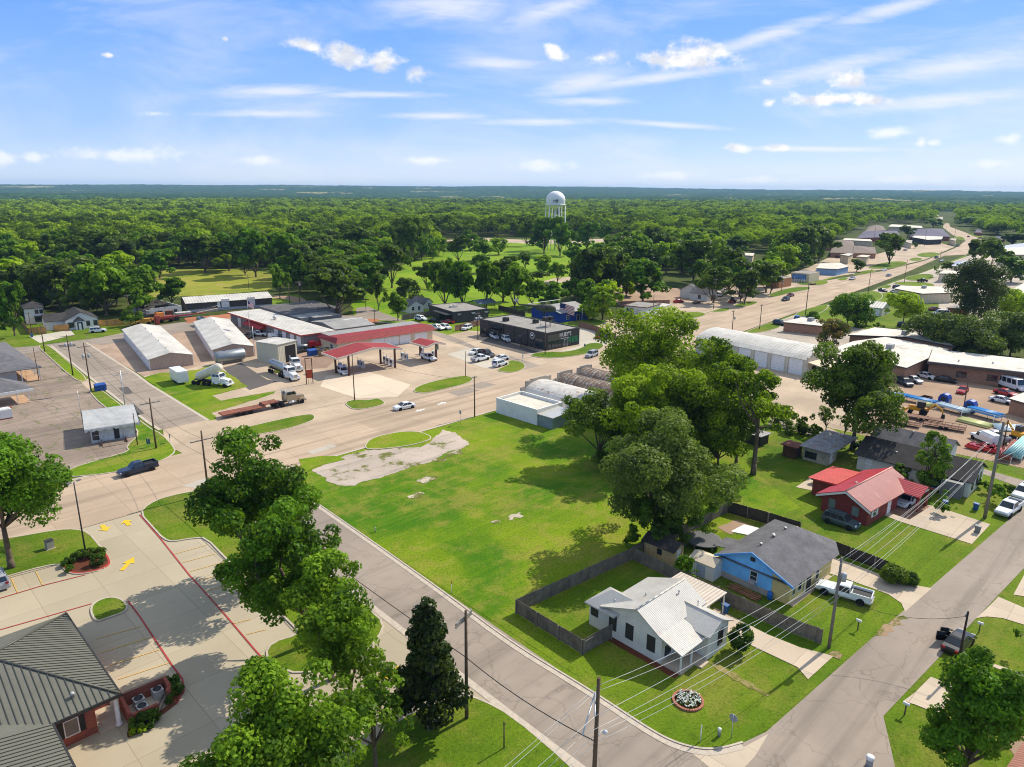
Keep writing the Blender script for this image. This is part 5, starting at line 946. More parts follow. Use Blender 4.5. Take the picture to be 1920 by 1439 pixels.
B.box('carport_wall', 9.2, 13.0, 5.6, 6.0, 0, 2.6, BRKD); B.box('carport_wall', 12.7, 13.0, 0, 5.6, 0, 2.6, BRKD); B.box('post', 10.2, 10.6, -2.4, -2.0, 0, 2.5, BRKD); B.box('post', 13.2, 13.6, -2.4, -2.0, 0, 2.5, BRKD)
B.groof(2.6, 3.5, RMD, 'y', 9.9, 13.7, -2.4, 2.6, o=.4, oe=.4, name='porch_roof'); B.part('porch_gable', MB().sideprism([(9.9, 2.5), (13.7, 2.5), (11.8, 3.45)], -2.4, -2.3, 'y'), WH); B.box('patio', 6.8, 13.6, -2.8, 0, -.03, .06, M('brown_patio', (150,112,88), .85, .15, 1))
B = Bd('house', 'long white house with charcoal roof, potted plants along its wall', 'house', at=(117.3, 21.0), w=8, d=16, rot=0); hh = 2.7; B.gwall(hh, 4.6, STUC, 'y'); B.groof(hh, 4.6, SHD, 'y', o=.5); B.win('l', 2.3, .9, 1.0, 1.3, CHAR); B.win('l', 9.4, 1.2, .9, 1.0, CHAR); q = MB(); B.bar(q, 'l', 3.8, 6.0, .3, 2.2, 0, .04); B.part('porch_opening', q, M('blue_door', (40,84,150), .6, .2, 2)); B.door('l', 13.8, .9, 2.0, DOORW); [B.win('f', x, .9, .9, 1.3, SCR) for x in (1.4, 4, 6)]; vents(B, [(2.0, 11, 3.6)], .3); B.box('wing', -1.6, 0, .6, 3.4, 0, 2.4, GRYM)
c_, r_, l_ = G(1705,850,0), G(1725,833,0), G(1631,848,0)
B = Bd('house', 'white house with grey gable roof behind the long charcoal roofed one', 'house', at=(126.5, 26.5), w=6, d=11.5, rot=0); B.gwall(3.0, 4.6, STUC, 'y'); B.groof(3.0, 4.6, SHG, 'y', o=.4); vents(B, [(2.5, 6, 4.4)], .5); B.win('l', 4, 1, 1, 1.2, CHAR)
# sheds
RTIN = M('patched_rusty_tin', (150,150,150), .6, .2, .8, .2, dirt=((150,90,56), .5, .9), rib=('x', .5), ribw=.08, ribd=.25)
B = Bd('shed', 'old pale shed with patchy rusty blue tin roof', 'shed', (1551,874), (1567,864), (1503,862)); B.wall(2.4, M('old_cream_boards', (186,176,156), .9, .14, 1, dirt=((120,110,96), .55, .6))); B.part('roof', MB().hexa([(-.6, -.7, 2.4), (B.w+7, -.7, 2.4), (B.w+7, B.d+.6, 2.4), (-.6, B.d+.6, 2.4), (-.6, -.7, 2.5), (B.w+7, -.7, 2.7), (B.w+7, B.d+.6, 2.7), (-.6, B.d+.6, 2.5)]), RTIN); B.win('l', 2, .6, 1.8, 1.0, CHAR); B.door('f', .8, 1, 2, DOORW); [B.box('post', B.w+6.5, B.w+6.7, y, y+.2, 0, 2.4, CHAR) for y in (0, B.d-.3)]
B = Bd('shed', 'small rusted dark shed left of the tin roofed one', 'shed', (1490,862), (1502,856), (1467,855)); B.wall(2.1, M('rust_brown_wall', (96,64,48), .9, .25)); B.part('roof', MB().box(-.4, B.w+.4, -.4, B.d+.4, 2.1, 2.22), M('rust_roof', (122,66,48), .8, .25)); q = MB(); B.bar(q, 'f', .5, 1.8, 0, 1.9, 0, .03); B.part('doorway', q, CHAR)
B = Bd('shed', 'cream garden shed with a black roof at the fence corner', 'shed', (1261,1062), (1283,1046), (1215,1034)); B.o.rotation_euler[2] = 0; B.w = 2.3; B.d = 4.2; YPL = M('tan_plywood', (206,176,124), .8, .08, 1, rib=('xy', .6), ribw=.04, ribd=.3); B.gwall(2.0, 2.6, YPL, 'y'); B.groof(2.0, 2.6, SHD, 'y', o=.3); B.win('l', 1.7, .9, .5, .6, CHAR, bars=0); B.door('f', .8, .7, 1.7, DOORW)
B = Bd('shed', 'white metal garden shed with a beige roof by the grey fence', 'shed', (1336,1092), (1342,1085), (1302,1075)); B.o.rotation_euler[2] = 0; B.w = 2.6; B.d = 3.2; B.gwall(1.8, 2.3, WH, 'y'); B.groof(1.8, 2.3, M('beige_shed_roof', (206,190,164), .7, .06), 'y', o=.12); B.door('l', 1, 1.2, 1.6, M('pale_blue_door', (168,178,196), .6), handle=False)
B = Bd('shed', 'small grey roofed shelter half hidden under the big trees', 'shed', (1424,838), (1440,832), (1400,828)); B.wall(1.9, CHAR); B.box('roof', -.4, B.w+.4, -.4, B.d+.4, 1.9, 2.02, GROOF)
# bank
BRF = M('sage_metal_roof', (106,105,94), .5, .06, .4, 0, .4); SEAM = M('sage_seam', (80,79,70), .45, .05)
B = Bd('bank_building', 'brick building with a standing seam sage hip roof and shuttered window', 'bank', at=(12.0, 59.3), w=1, d=15, rot=0); hh = 3.15; x1, y1 = .55, 15.8; ap = (-6.8, 7.7, 6.2)
def seamroof(poly, e0, e1, top, n, parent):
    """seams climbing from the eave e0-e1 straight up the slope until they meet the polygon's edge"""
    b = MB(); P_ = [Vector(p) for p in poly]; e0, e1 = Vector(e0), Vector(e1); u = (e1-e0).normalized(); nrm = (P_[1]-P_[0]).cross(P_[2]-P_[0]).normalized()
    if nrm.z < 0: nrm = -nrm
    s_ = nrm.cross(u); s_ = s_ if s_.z > 0 else -s_
    q2 = [((p-e0).dot(u), (p-e0).dot(s_)) for p in P_]
    for i in range(n):
        a = (e1-e0).length*(i+.5)/n; hit = []
        for k in range(len(q2)):
            (ax, ay), (bx, by) = q2[k], q2[(k+1) % len(q2)]
            if (ax-a)*(bx-a) < 0: hit.append(ay+(by-ay)*(a-ax)/(bx-ax))
        if len(hit) >= 2:
            lo, hi = min(hit), max(hit); c0 = e0+u*a+s_*lo; c1 = e0+u*a+s_*hi; w = u*.025; h_ = nrm*.07
            b.hexa([c0-w, c0+w, c1+w, c1-w, c0-w+h_, c0+w+h_, c1+w+h_, c1-w+h_])
    return b.build('seam', SEAM, parent)
L0 = -30
f1 = [(x1, -.5, hh), (x1, y1, hh), ap]; f2 = [(L0, -.5, hh), (x1, -.5, hh), ap, (L0, 7.7, 6.2)]; f3 = [(x1, y1, hh), (L0, y1, hh), (L0, 7.7, 6.2), ap]
ro = B.part('roof', MB().face(f1).face(f2).face(f3).face([(L0, -.5, hh-.02), (L0, y1, hh-.02), (x1, y1, hh-.02), (x1, -.5, hh-.02)]), BRF); seamroof(f1, f1[0], f1[1], 0, 36, ro); seamroof(f2, f2[0], f2[1], 0, 64, ro)
q = MB(); q.tube((x1, -.5, hh+.05), ap, .12, n=6); q.tube((x1, y1, hh+.05), ap, .12, n=6); q.tube(ap, (L0, 7.7, 6.25), .12, n=6); B.part('hip_cap', q, SEAM, ro)
q = MB(); q.box(-4.4, x1+.12, -.62, -.5, hh-.25, hh+.04); q.box(x1, x1+.12, -.5, y1, hh-.25, hh+.04); B.part('gutter', q, CHAR)
g1 = [(-4.4, -30, hh), (-4.4, -.5, hh), (-14.5, 5.4, 5.4), (-14.5, -30, 5.4)]
r2 = B.part('wing_roof', MB().face(g1).face([(-24.6, -30, hh), (-14.5, -30, 5.4), (-14.5, 5.4, 5.4), (-24.6, -.5, hh)]).face([(-4.4, -.5, hh), (-4.4+3.9, -.5, hh-.01), (-14.5, 5.4, 5.39)][0:0] or [(-4.4, -30, hh-.02), (-24.6, -30, hh-.02), (-24.6, -.5, hh-.02), (-4.4, -.5, hh-.02)]), BRF); seamroof(g1, g1[0], g1[1], 0, 66, r2); q = MB(); q.box(-4.4, -4.28, -30, -.62, hh-.25, hh+.04); B.part('gutter', q, CHAR)
B.wall(hh, BRK, -24, -1.3, .2, 15); B.wall(hh, BRK, -24, -4.9, -30, .2, name='wing_wall'); B.win('f', -3.55, .9, .95, 1.35, WH, M('grey_blind', (120,112,104), .4), y=-.2, bars=0, shut=M('black_shutter', (34,36,38), .6)); [B.box('wall_lamp', x, x+.3, -.05, .2, 2.5, 2.75, WH) for x in (-2.6, -1.7)]
B.box('porch_floor', -1.3, .35, -.3, 3, 0, .12, CONCD); B.part('column', MB().lathe([(.3, 0), (.3, .15), (.2, .2), (.17, 2.6), (.26, 2.75), (.3, 2.9)], (.2, -.15, .05), 'z', 16), WH); B.box('beam', -1.3, .42, -.4, .1, 2.9, hh, CREAM); B.box('porch_wall', -1.3, .4, 3, 15, 0, hh, BRK); B.part('skylight_pipe', MB().tube((-7.6, 2.4, 4.2), (-7.6, 2.4, 4.8), .2), CHAR); B.part('roof_vent', MB().lathe([(.12, 0), (.12, .5), (.2, .5), (.1, .7)], (-2.5, .9, 3.5), 'z', 10), ROOFV)
B = Bd('brick_enclosure', 'low brick enclosure around three air conditioners beside the bank', 'enclosure', at=(12.75, 58.2), w=4, d=3.2, rot=-3); t_ = .28
q = MB(); q.box(0, t_, 0, 3.2, 0, 1.35); q.box(t_, 3.9, 2.92, 3.2, 0, 1.4); q.box(3.62, 3.9, 1.6, 2.92, 0, 1.35); q.box(t_, 2.4, 0, t_, 0, 1.05); q.hexa([(3.62, 1.6, 0), (3.9, 1.6, 0), (3.55, .95, 0), (3.3, 1.1, 0), (3.62, 1.6, 1.3), (3.9, 1.6, 1.3), (3.55, .95, 1.3), (3.3, 1.1, 1.3)]); B.part('brick_wall', q, BRK); q = MB(); [q.box(2.45+i*.13, 2.5+i*.13, .05+i*.13, .1+i*.13, .1, 1.4) for i in range(7)]; B.part('gate', q, CHAR); B.box('floor', t_, 3.6, t_, 2.9, 0, .05, CONCD)
def acunit(x, y, label):
    o = thing('air_conditioner', label, 'air conditioner', (x, y, .05), .05, 'air conditioners'); MB().box(-.42, .42, -.42, .42, 0, .85).build('case', M('ac_grey', (186,184,178), .5, .08, 3, rib=('z', .08), ribw=.3, ribd=.35), o); MB().lathe([(.36, 0), (.36, .05), (.3, .05), (.3, .02), (.05, .03)], (0, 0, .85), 'z', 18).build('fan_guard', CHAR, o)
acunit(14.2, 60.3, 'grey air conditioner in the middle of the brick enclosure'); acunit(14.1, 59.1, 'grey air conditioner nearest the low front brick wall'); acunit(15.8, 60.4, 'grey air conditioner at the far end by the gate')
B = Bd('house', 'tan ribbed metal roof at the bottom right corner', 'house', at=G(1884,1445,3), w=14, d=6, rot=-5); B.part('roof', MB().sideprism([(0, 3), (-4.5, 4.8), (-9, 3.0), (-9, 3.1), (-4.5, 4.92), (0, 3.1)], -4, 14, 'x'), M('tan_rib_roof', (176,120,98), .5, .1, .5, rib=('x', .3), ribw=.25, ribd=.4)); B.wall(2.95, STUC, -3.5, 13.5, -8.6, -.5)
# ------------------------------------------------------------------ vehicles
PAINT = {}
def paint(name, col=None, metal=.0, rough=.28):
    if name not in PAINT: PAINT[name] = M('paint_'+name, col, rough, .03, 2, metal, .45, coat=.25)
    return PAINT[name]
for n_, c_ in (('white', (228,228,226)), ('silver', (168,170,174)), ('black', (18,18,20)), ('navy', (28,36,58)), ('dark_grey', (52,56,62)), ('maroon', (110,26,34)), ('red', (176,30,38)), ('blue', (30,96,190)), ('green_grey', (66,82,84)), ('tan', (170,150,120)), ('brown', (104,60,44)), ('yellow', (222,160,30))): paint(n_, c_)
TYRE = M('tyre_rubber', (24,24,25), .9, .15, 6); RIMM = M('alloy_rim', (150,152,155), .35, .08, 6, .7); TRIMB = M('black_plastic', (26,26,28), .6, .1, 5); HEADL = M('headlamp_lens', (214,220,226), .15, .05, 8); TAILL = M('tail_lamp_lens', (150,22,24), .25, .1, 8); CARGL = glass('car_glass', (.02,.026,.032), .05)
WH_ME = {}
def wheel_meshes(r, w):
    k = (round(r, 2), round(w, 2))
    if k not in WH_ME:
        a = MB().lathe([(r*.62, -w/2), (r*.93, -w/2), (r, -w*.32), (r, w*.32), (r*.93, w/2), (r*.62, w/2)], (0,0,0), 'y', 18).mesh('tyre', TYRE)
        b = MB().lathe([(r*.60, -w*.46), (r*.64, -w*.5), (r*.6, -w*.4), (r*.2, -w*.38), (r*.16, -w*.46)], (0,0,0), 'y', 14).mesh('rim', RIMM)
        WH_ME[k] = (a, b)
    return WH_ME[k]
def add_wheels(root, xs, hw, r=.34, w=.23, dual=False):
    t, m_ = wheel_meshes(r, w)
    for x in xs:
        for sgn in (-1, 1):
            o = link('wheel', t, root, (x, sgn*(hw-w/2+.03), r)); q = link('rim', m_, o, None, (0, 0, math.pi if sgn > 0 else 0))
def body_obj(mb, name, root, mats):
    o = mb.build(name, mats, root); o.material_slots[0].link = 'OBJECT'; o.material_slots[0].material = mats[0]; return o
def carbody(st, zb=.22):
    """stations: (x, half width, top z)"""
    b = MB(); rings = []
    for x, w, zt in st:
        rings.append([(x, -w*.92, zb), (x, -w, zb+.16), (x, -w, zt-.2), (x, -w*.88, zt), (x, w*.88, zt), (x, w, zt-.2), (x, w, zb+.16), (x, w*.92, zb)])
    b.loft(rings, 0, False); return b
def cabin(root, xb0, xb1, xt0, xt1, wb, wt, zb, zr, paintm, win=True, split=1):
    b = MB(); b.hexa([(xb0, -wb, zb), (xb1, -wb, zb), (xb1, wb, zb), (xb0, wb, zb), (xt0, -wt, zr), (xt1, -wt, zr), (xt1, wt, zr), (xt0, wt, zr)])
    b.hexa([(xt0+.05, -wt*.92, zr), (xt1-.05, -wt*.92, zr), (xt1-.05, wt*.92, zr), (xt0+.05, wt*.92, zr), (xt0+.2, -wt*.8, zr+.05), (xt1-.2, -wt*.8, zr+.05), (xt1-.2, wt*.8, zr+.05), (xt0+.2, wt*.8, zr+.05)])
    c = body_obj(b, 'cabin', root, [paintm])
    def q(p0, p1, p2, p3, n, name, lo=.08, hi=.9, a=.05, e=.95):
        p0, p1, p2, p3 = map(Vector, (p0, p1, p2, p3)); n = Vector(n)*.012
        def at(u, v_): return (p0.lerp(p1, u)).lerp(p3.lerp(p2, u), v_)+n
        MB().face([at(a, lo), at(e, lo), at(e, hi), at(a, hi)]).build(name, CARGL, root, fix=False)
    B0, B1, B2, B3 = (xb0, -wb, zb), (xb1, -wb, zb), (xb1, wb, zb), (xb0, wb, zb); T0, T1, T2, T3 = (xt0, -wt, zr), (xt1, -wt, zr), (xt1, wt, zr), (xt0, wt, zr)
    q(B1, B2, T2, T1, (.8, 0, .5), 'windscreen', .06, .94, .05, .95); q(B3, B0, T0, T3, (-.8, 0, .5), 'rear_window', .15, .9, .08, .92)
    for i in range(split):
        a, e = .06+.9*i/split, .03+.9*(i+1)/split
        q(B0, B1, T1, T0, (0, -1, .2), 'side_window', .1, .88, a, e); q(B2, B3, T3, T2, (0, 1, .2), 'side_window', .1, .88, 1-e, 1-a)
    return c
def lights(root, xf, xr, w, z, zr=None):
    zr = zr or z
    for s in (-1, 1):
        MB().box(xf-.1, xf+.03, s*w-.19, s*w+.19, z-.08, z+.08).build('headlight', HEADL, root); MB().box(xr-.03, xr+.08, s*w-.15, s*w+.15, zr-.12, zr+.12).build('tail_light', TAILL, root)
    MB().box(xf-.06, xf+.035, -w+.25, w-.25, z-.14, z+.06).build('grille', TRIMB, root)
def arches(root, xs, hw, r):
    b = MB()
    for x in xs:
        for s in (-1, 1): b.lathe([(r*1.17, -.02), (r*1.17, .02)], (x, s*(hw-.005), r), 'y', 16)
    b.build('wheel_arch', TRIMB, root)
def make(kind, pm):
    root = thing(kind, '', 'car', (0, 0, -60))
    if kind in ('sedan_car', 'open_door_car'):
        body_obj(carbody([(-2.38, .74, .72), (-2.25, .86, .88), (-1.5, .91, .95), (0, .92, .93), (1.1, .91, .92), (1.9, .87, .82), (2.25, .78, .7), (2.38, .66, .58)]), 'body', root, [pm]); cabin(root, -1.75, 1.15, -1.0, .3, .84, .62, .9, 1.42, pm, True, 2)
        add_wheels(root, (-1.42, 1.42), .92, .33, .22); arches(root, (-1.42, 1.42), .92, .33); lights(root, 2.3, -2.38, .58, .62, .74)
        for s in (-1, 1): MB().box(.72, .92, s*.98-.1, s*.98+.1, .95, 1.08).build('mirror', TRIMB, root)
        if kind == 'open_door_car':
            for s in (1,):
                for x in (.55, -.45):
                    o = body_obj(MB().box(-1.0, 0, -.04, .04, .35, .92).box(-1.0, -.94, -.04, .04, .92, 1.35).box(-.94, -.3, -.03, .03, 1.3, 1.36), 'door', root, [pm]); o.location = (x, s*.93, 0); o.rotation_euler = (0, 0, s*-R(52)); MB().box(-.92, -.15, -.02, .02, .93, 1.3).build('door_window', CARGL, o)
                    if s < 0: break
    elif kind == 'suv_car':
        body_obj(carbody([(-2.35, .82, .78), (-2.28, .92, 1.0), (-1.4, .96, 1.06), (.9, .96, 1.04), (1.75, .93, .98), (2.2, .84, .84), (2.35, .72, .66)], .28), 'body', root, [pm]); cabin(root, -2.28, 1.15, -2.0, .45, .9, .72, 1.02, 1.72, pm, True, 3)
        add_wheels(root, (-1.4, 1.42), .96, .37, .24); arches(root, (-1.4, 1.42), .96, .37); lights(root, 2.26, -2.35, .64, .78, .95)
        q = MB(); [q.tube((-1.7, s*.62, 1.8), (.2, s*.62, 1.8), .025, n=5) for s in (-1, 1)]; q.build('roof_rack', TRIMB, root)
    elif kind == 'jeep_car':
        body_obj(carbody([(-2.05, .82, .98), (-2.0, .88, 1.12), (.6, .88, 1.12), (.8, .78, 1.1), (1.95, .68, 1.06), (2.05, .66, .9)], .42), 'body', root, [pm]); cabin(root, -2.0, .75, -1.95, .55, .84, .78, 1.1, 1.82, pm, True, 3)
        add_wheels(root, (-1.3, 1.4), .96, .42, .28); arches(root, (-1.3, 1.4), .92, .42); lights(root, 2.02, -2.06, .48, .95, 1.0)
    elif kind in ('pickup_truck', 'old_pickup_truck'):
        old = kind[0] == 'o'; z0 = .98 if old else 1.08
        b = carbody([(-2.9, .95, z0-.06), (-2.88, .98, z0), (-.75, .98, z0)], .42); b2 = carbody([(-.76, .98, z0), (1.2, .97, z0+.04), (2.3, .93, z0), (2.75, .86, z0-.12), (2.88, .8, z0-.25)], .42)
        b.v += b2.v; nf = len(b.v)-len(b2.v); b.f += [tuple(i+nf for i in f) for f in b2.f]; b.m += b2.m; b.sm += b2.sm
        for s in (-1, 1): b.box(-2.88, -.78, s*.93-.05, s*.93+.05, z0-.05, z0+.3)
        b.box(-2.9, -2.8, -.95, .95, z0-.3, z0+.3); body_obj(b, 'body', root, [pm]); MB().box(-2.78, -.85, -.86, .86, z0+.004, z0+.03).build('bed_floor', M('bed_liner', (120,122,126) if old else (34,34,36), .7, .1, 4), root)
        cabin(root, -.78, 1.25 if not old else .95, -.68, .55 if not old else .4, .92, .74, z0, z0+.74, pm, True, 1 if old else 2)
        add_wheels(root, (-1.85, 1.85), .99, .41, .27); arches(root, (-1.85, 1.85), .98, .4); lights(root, 2.8, -2.9, .68, .82, .9); MB().box(-3.02, -2.9, -.9, .9, .5, .68).build('bumper', RIMM, root); MB().box(2.85, 2.98, -.85, .85, .48, .68).build('bumper', RIMM, root)
    elif kind == 'passenger_van':
        body_obj(carbody([(-2.8, .95, 1.05), (-2.75, 1.0, 1.15), (1.5, 1.0, 1.15), (2.2, .96, 1.05), (2.7, .85, .85), (2.8, .75, .65)], .35), 'body', root, [pm]); cabin(root, -2.75, 1.85, -2.65, 1.0, .97, .8, 1.13, 2.05, pm, True, 4)
        add_wheels(root, (-1.6, 1.8), 1.0, .37, .24); arches(root, (-1.6, 1.8), 1.0, .37); lights(root, 2.7, -2.8, .7, .75, 1.0)
    elif kind == 'minibus':
        body_obj(carbody([(-3.6, 1.1, 1.3), (-3.55, 1.15, 1.4), (2.4, 1.15, 1.4), (2.5, .95, 1.2), (3.4, .9, 1.05), (3.6, .8, .8)], .4), 'body', root, [pm]); cabin(root, -3.55, 2.6, -3.5, 2.1, 1.13, 1.02, 1.38, 2.75, pm, True, 4)
        add_wheels(root, (-2.3, 2.5), 1.1, .4, .26); arches(root, (-2.3, 2.5), 1.12, .4); lights(root, 3.5, -3.6, .7, .8, 1.0)
    elif kind == 'service_truck':
        body_obj(carbody([(.3, .95, 1.1), (1.4, .95, 1.12), (2.6, .9, 1.05), (2.85, .8, .85)], .45), 'body', root, [pm]); cabin(root, .3, 1.4, .35, .85, .9, .75, 1.1, 1.9, pm, True, 1)
        body_obj(MB().box(-3.0, .2, -1.05, 1.05, .6, 1.7).hexa([(-3, -1.05, 1.7), (.2, -1.05, 1.7), (.2, 1.05, 1.7), (-3, 1.05, 1.7), (-3, -.7, 2.25), (.2, -.7, 2.25), (.2, .7, 2.25), (-3, .7, 2.25)]), 'box_body', root, [pm]); add_wheels(root, (-1.8, 1.8), .98, .4, .26); lights(root, 2.8, -3.0, .66, .8, .9)
    return root
protos = {}
def place(kind, rear, front, col, label, cat='car', group=None, z=0.03, sc=1.0):
    A, Bf = G(*rear), G(*front) if not isinstance(front, (int, float)) else None
    if Bf: ang = math.atan2(Bf[1]-A[1], Bf[0]-A[0]); P_ = ((A[0]+Bf[0])/2, (A[1]+Bf[1])/2)
    else: ang = R(front); P_ = A
    if kind not in protos: protos[kind] = make(kind, paint('white')); r = protos[kind]; r.location = (*P_, z); r.rotation_euler = (0, 0, ang)
    else: r = copy_tree(protos[kind], (*P_, z), ang)
    if sc != 1: r.scale = (sc, sc, sc)
    r['label'] = label; r['category'] = cat
    if group: r['group'] = group
    pm = paint(col)
    for c in kids(r):
        for o in [c]+kids(c):
            for s in o.material_slots:
                if s.link == 'OBJECT': s.material = pm
    return r
S_, U_, J_, P_K, V_ = 'sedan_car', 'suv_car', 'jeep_car', 'pickup_truck', 'passenger_van'
for a in [(P_K, (276,882), (242,891), 'navy', 'dark navy crew cab pickup driving on the highway past the kiosk', 'pickup'), (S_, (772,764), (744,770), 'white', 'white sedan driving alone on the highway before the station'),
    (U_, (636,697), (650,705), 'white', 'white compact car with black glass parked under large fuel canopy'), (P_K, (794,672), (814,679), 'white', 'white pickup refuelling under the small red canopy', 'pickup'), (S_, (902,661), (882,667), 'white', 'white sedan furthest left on the pale pad beside the restaurant street'), (P_K, (903,665), (922,671), 'black', 'black pickup behind the white pickup on pale pad', 'pickup'),
    (P_K, (889,680), (913,674), 'white', 'white pickup with open bed on the pale pad', 'pickup'), (S_, (951,674), (928,678), 'white', 'white sedan nearest the street corner on pale pad'), (U_, (929,689), (946,684), 'white', 'white suv beside the small corner grass island'), (U_, (919,630), (935,639), 'white', 'white suv parked along the restaurant wall behind the jeep', 'suv'),
    (J_, (942,637), (957,645), 'white', 'boxy white jeep parked at the restaurant awning', 'jeep'), (P_K, (905,636), (911,622), 'black', 'black pickup at the back corner of the restaurant', 'pickup'), (U_, (882,616), (868,621), 'white', 'white suv waiting by brown wooden fence', 'suv'), (U_, (895,606), (908,605), 'white', 'white suv seen above the brown fence', 'suv'), (U_, (912,616), (915,606), 'dark_grey', 'dark grey suv between fence and restaurant', 'suv'),
    (U_, (781,600), (797,602), 'white', 'white suv outside the dark shop garage', 'suv'), (S_, (808,604), (824,605), 'black', 'black sedan under the dark shop awning'), (P_K, (810,617), (828,620), 'white', 'white pickup by the dark shop street corner', 'pickup'), (U_, (829,616), (842,619), 'white', 'white suv with open rack beside white pickup at dark shop', 'suv'), (S_, (848,607), (832,606), 'red', 'bright red car beside the dark shop wall'),
    (U_, (670,606), (685,605), 'white', 'white suv behind the grey metal building', 'suv'), (P_K, (477,630), (496,631), 'white', 'white crew cab pickup before the red awning', 'pickup'), (P_K, (462,637), (474,631), 'dark_grey', 'dark grey pickup beside the white one by flagpole', 'pickup'), ('service_truck', (508,637), (519,646), 'white', 'white tank bodied service truck by the workshop wall', 'truck'), (P_K, (574,659), (551,665), 'black', 'black pickup carrying a silver tank in the station yard', 'pickup'),
    (U_, (177,624), (191,623), 'white', 'white suv parked on the lane by white house', 'suv'), (U_, (1119,666), (1099,673), 'silver', 'silver suv turning on the highway near the restaurant', 'suv'), (S_, (1120,638), (1124,630), 'red', 'red car at the wooden fence behind restaurant'), (S_, (1132,640), (1136,632), 'black', 'black car beside the red one at wooden fence'),
    (S_, (1488,555), (1475,558), 'maroon', 'maroon car on the highway, behind the dark one'), (U_, (1479,563), (1466,566), 'dark_grey', 'dark grey suv on the highway near long grass island', 'suv'), (P_K, (1604,523), (1591,527), 'white', 'white pickup on the highway opposite the mural shop', 'pickup'), (S_, (1664,507), (1652,510), 'white', 'white sedan furthest up the highway near oak'), (S_, (1660,520), (1672,517), 'silver', 'silver sedan heading away on the highway'), (P_K, (1720,530), (1739,529), 'black', 'black pickup on the driveway between two lawns', 'pickup'),
    (U_, (1760,484), (1750,486), 'dark_grey', 'dark suv at the highway lawn edge, far right', 'suv'), (S_, (1770,489), (1760,492), 'white', 'white car in highway centre behind a pole'), (S_, (1811,446), (1820,444), 'black', 'black car far up the highway bend'), (S_, (1834,448), (1842,448), 'maroon', 'maroon speck of car at the highway bend'),
    (U_, (1491,605), (1497,597), 'blue', 'bright blue suv at the brick office', 'suv'), (U_, (1504,607), (1510,599), 'black', 'black suv next to the bright blue one', 'suv'), (U_, (1522,608), (1529,600), 'white', 'white suv under the reddish tree at office', 'suv'), (U_, (1450,608), (1474,612), 'dark_grey', 'dark grey suv in the open office car park', 'suv'), (U_, (1481,615), (1503,617), 'maroon', 'maroon suv in the open office car park', 'suv'), (S_, (1505,621), (1525,624), 'brown', 'battered brown car at cream garage roof edge'),
    (V_, (1774,703), (1734,695), 'white', 'white passenger van by the brick wall', 'van'), (S_, (1783,701), (1770,697), 'red', 'red car hidden behind the white passenger van'), (S_, (1721,706), (1751,713), 'white', 'white sedan by the entrance canopy in the big lot'), (S_, (1757,714), (1789,719), 'black', 'black sedan in the middle of the big parking lot'), (S_, (1702,713), (1723,720), 'silver', 'silver sedan beside the big dark tree'), (U_, (1688,719), (1704,726), 'dark_grey', 'dark grey car partly behind the big dark tree'), (S_, (1811,730), (1797,743), 'red', 'red car facing the dumpsters in big lot'),
    ('minibus', (1873,722), (1920,737), 'white', 'white minibus by the brick wall', 'minibus'), (S_, (1871,738), (1898,745), 'red', 'red car parked below the white minibus'), (S_, (1862,752), (1894,759), 'white', 'white sedan beside the brown corner building'), (U_, (1555,978), (1597,992), 'green_grey', 'dark green suv beside the red brick house', 'suv'), (S_, (1712,939), (1690,951), 'white', 'white car inside the red house carport'),
    ('old_pickup_truck', (1613,1129), (1550,1110), 'white', 'old white pickup parked on the lawn by yellow house', 'pickup'), ('open_door_car', (1780,1229), (1810,1197), 'black', 'black sedan with its doors open at the road edge'), (P_K, (1906,950), (1872,974), 'white', 'white pickup in front of pair parked on the right street', 'pickup'), (P_K, (1936,918), (1899,946), 'white', 'white pickup behind the other at the right street edge', 'pickup'), (U_, (4,1112), (-10,1080), 'silver', 'silver suv cut by the left edge in the bank lot', 'suv'),
    (S_, (1742,583), (1762,582), 'maroon', 'maroon sedan under a street light right of lime tree'), (V_, (1774,592), (1753,591), 'white', 'white van near the tall pine', 'van'), (U_, (1750,602), (1733,600), 'white', 'white suv below the white van', 'suv'), (S_, (1736,606), (1718,604), 'black', 'black sedan below the white suv near oaks'), (U_, (1685,613), (1707,615), 'black', 'black suv below the lime green tree', 'suv'), (U_, (1674,542), (1690,541), 'dark_grey', 'dark suv at the white flat shop front', 'suv'), (S_, (1650,546), (1660,548), 'black', 'black car behind the dark hedge by highway pole'), (S_, (1673,549), (1683,551), 'white', 'white car behind the dark hedge by highway pole'),
    (S_, (1262,569), (1282,567), 'red', 'red coupe in front of white roadside house'), (P_K, (1339,559), (1355,555), 'white', 'white pickup in front of roadside house', 'pickup'), (P_K, (1354,551), (1368,548), 'white', 'white pickup beside the roadside house wall', 'pickup'), (S_, (1540,510), (1552,509), 'brown', 'brown car under the flat canopy shop'), (U_, (1800,497), (1808,494), 'white', 'white car beside pale roofs near dark oak'), (U_, (1905,522), (1919,520), 'dark_grey', 'dark car at the right edge near round tree', 'suv'), (S_, (1692,471), (1702,470), 'silver', 'silver car beyond the large oak'), (P_K, (1800,462), (1790,464), 'black', 'black truck on the far verge before the bend', 'pickup'), (U_, (1567,484), (1580,485), 'maroon', 'dark red car behind the two storey office', 'suv')]:
    place(*a)
